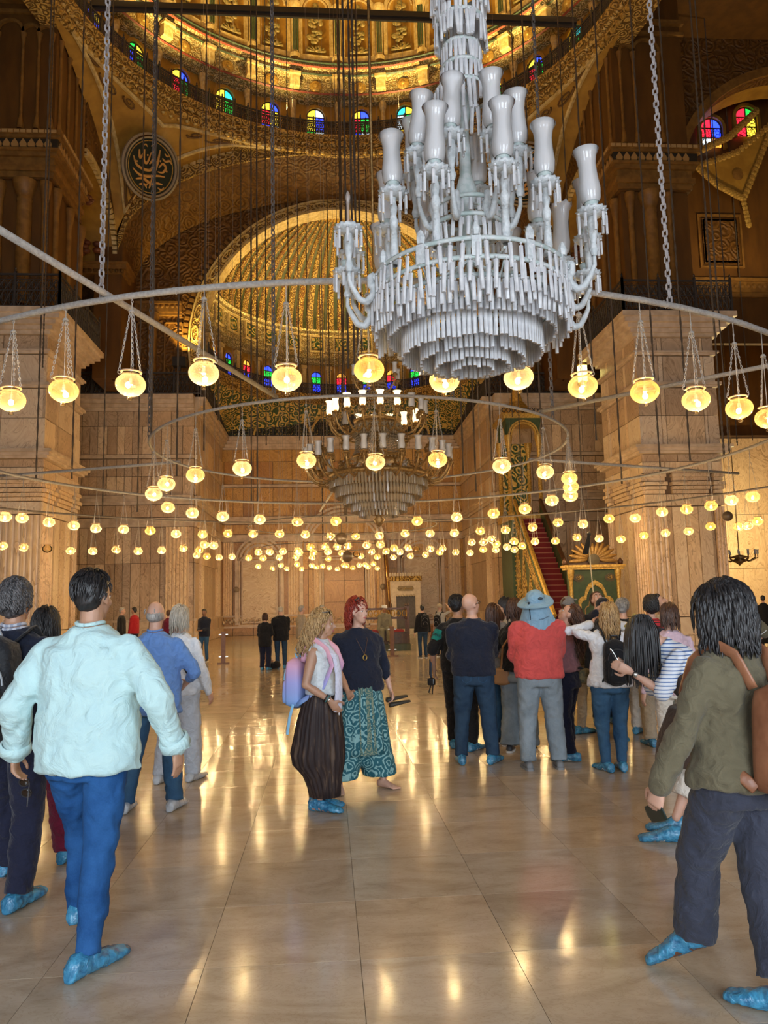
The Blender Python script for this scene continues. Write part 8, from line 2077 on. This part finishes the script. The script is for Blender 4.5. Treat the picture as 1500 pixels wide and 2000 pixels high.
# ---- front right woman in olive jacket
def x34(P):
    U, r, HM = P['U'], P['root'], P['HM']
    q = MB(); ell(q, (.02, -.105, .0), (.045, .016, .03), HM); q.build('hair_clip', plain('dark_green_clip', (.02, .05, .05), .4), r, True)
P = person('woman in olive jacket and slate trousers walking past at front right with phone in hand', 1.68, 3.16, -24, 1.66, 'f', w=1.14, skin=FAIR, feet=((-.03, .27, .05, -32, 26), (.0, -.13, 0, -30, 0)), L=SP(w=(-.36, .16, .80), pole=(-.6, -1, 0), d=(-.10, .35, -1), n=(1, .1, .1), curl=.55), Rr=SP(w=(.30, .02, .85)), look=(-10, -2),
           hair=('mop', H_BLACK, dict(len=.2)), top=SP(mat=OLIVE, hem=.88, straight=.75, flare=.03, rs=(.066, .056, .044), name='jacket', neck=1.48), bottom=SP(mat=SLATEC, r=(.108, .092, .090), end=.90), shoes=('cover', plain('brown_shoe', (.12, .05, .03), .5)), lod=0, extra=x34)
hr = MB(); rr_ = random.Random(21); HM = P['HM']     # loose shoulder-length waves
for k in range(620):
    a = rr_.uniform(0, 2*PI); t = rr_.uniform(.05, 1.8); dv = V((math.sin(t)*math.cos(a), math.sin(t)*math.sin(a), math.cos(t)))
    if dv.y > .6 and dv.z < .7: continue
    pos = HM @ V((dv.x*.095, -.028+dv.y*.105, .036+dv.z*.10)); out = (pos-HM.translation).normalized(); pts = [pos]; ph = rr_.uniform(0, 6.28); tg_ = (V((0, -.3, -1))-out*out.dot(V((0, -.3, -1)))).normalized(); vel = (tg_+out*.15).normalized()
    for q in range(9):
        vel = (vel*.68+V((0, 0, -.42))).normalized(); pos = pos+vel*.026; c_ = pos-HM.translation
        if c_.length < .118: pos = HM.translation+c_.normalized()*.118
        pts.append(pos+out*.010*math.sin(ph+q*1.3))
    hr.tube(pts, [.0075]*6+[.007, .006, .004, .002], 4, False)
hr.build('hair_strands', H_BLACK, P['root'], True)
o = held(P, 'phone', 'dark green phone carried low by the woman in the olive jacket', 'phone'); w_ = P['arms'][-1][2]
m = Matrix.Translation(w_+V((-.10, .35, -1)).normalized()*.12+V((.030, .01, -.01))) @ Matrix.Rotation(R(78), 4, 'Z') @ Matrix.Rotation(R(72), 4, 'X') @ Matrix.Rotation(R(70), 4, 'Z')
q = MB(); rbox(q, (0, 0, 0), .038, .006, .078); q.xform(m @ Matrix.Rotation(R(90), 4, 'X')); q.build('case', plain('phone_dark_green', (.012, .022, .018), .3), o, True)
q = MB()
for k in range(2): q.lathe([(0, 0), (.010, 0), (.010, .003), (0, .003)], 12, (-.018+.0*k, .05+.0-.028*k, .006))
q.xform(m); q.build('camera_lens', BLACKP, o)
LEATH = plain('brown_leather', (.30, .125, .062), .42, col2=(.22, .085, .04), vscale=9, bscale=30, bstr=.3)
backpack(P, 'brown leather backpack on the woman in the olive jacket', LEATH, plain('tan_leather_trim', (.42, .22, .09), .4), (.165, .10, .235), 1.10, True, ydist=.235, sag=.02)
bake_pending()
dg_ = bpy.context.evaluated_depsgraph_get()
for t in FONTS:
    me = bpy.data.meshes.new_from_object(t.evaluated_get(dg_)); q = place(me, 'sleeve_lettering', t.parent); q.matrix_local = t.matrix_local.copy(); bpy.data.objects.remove(t)
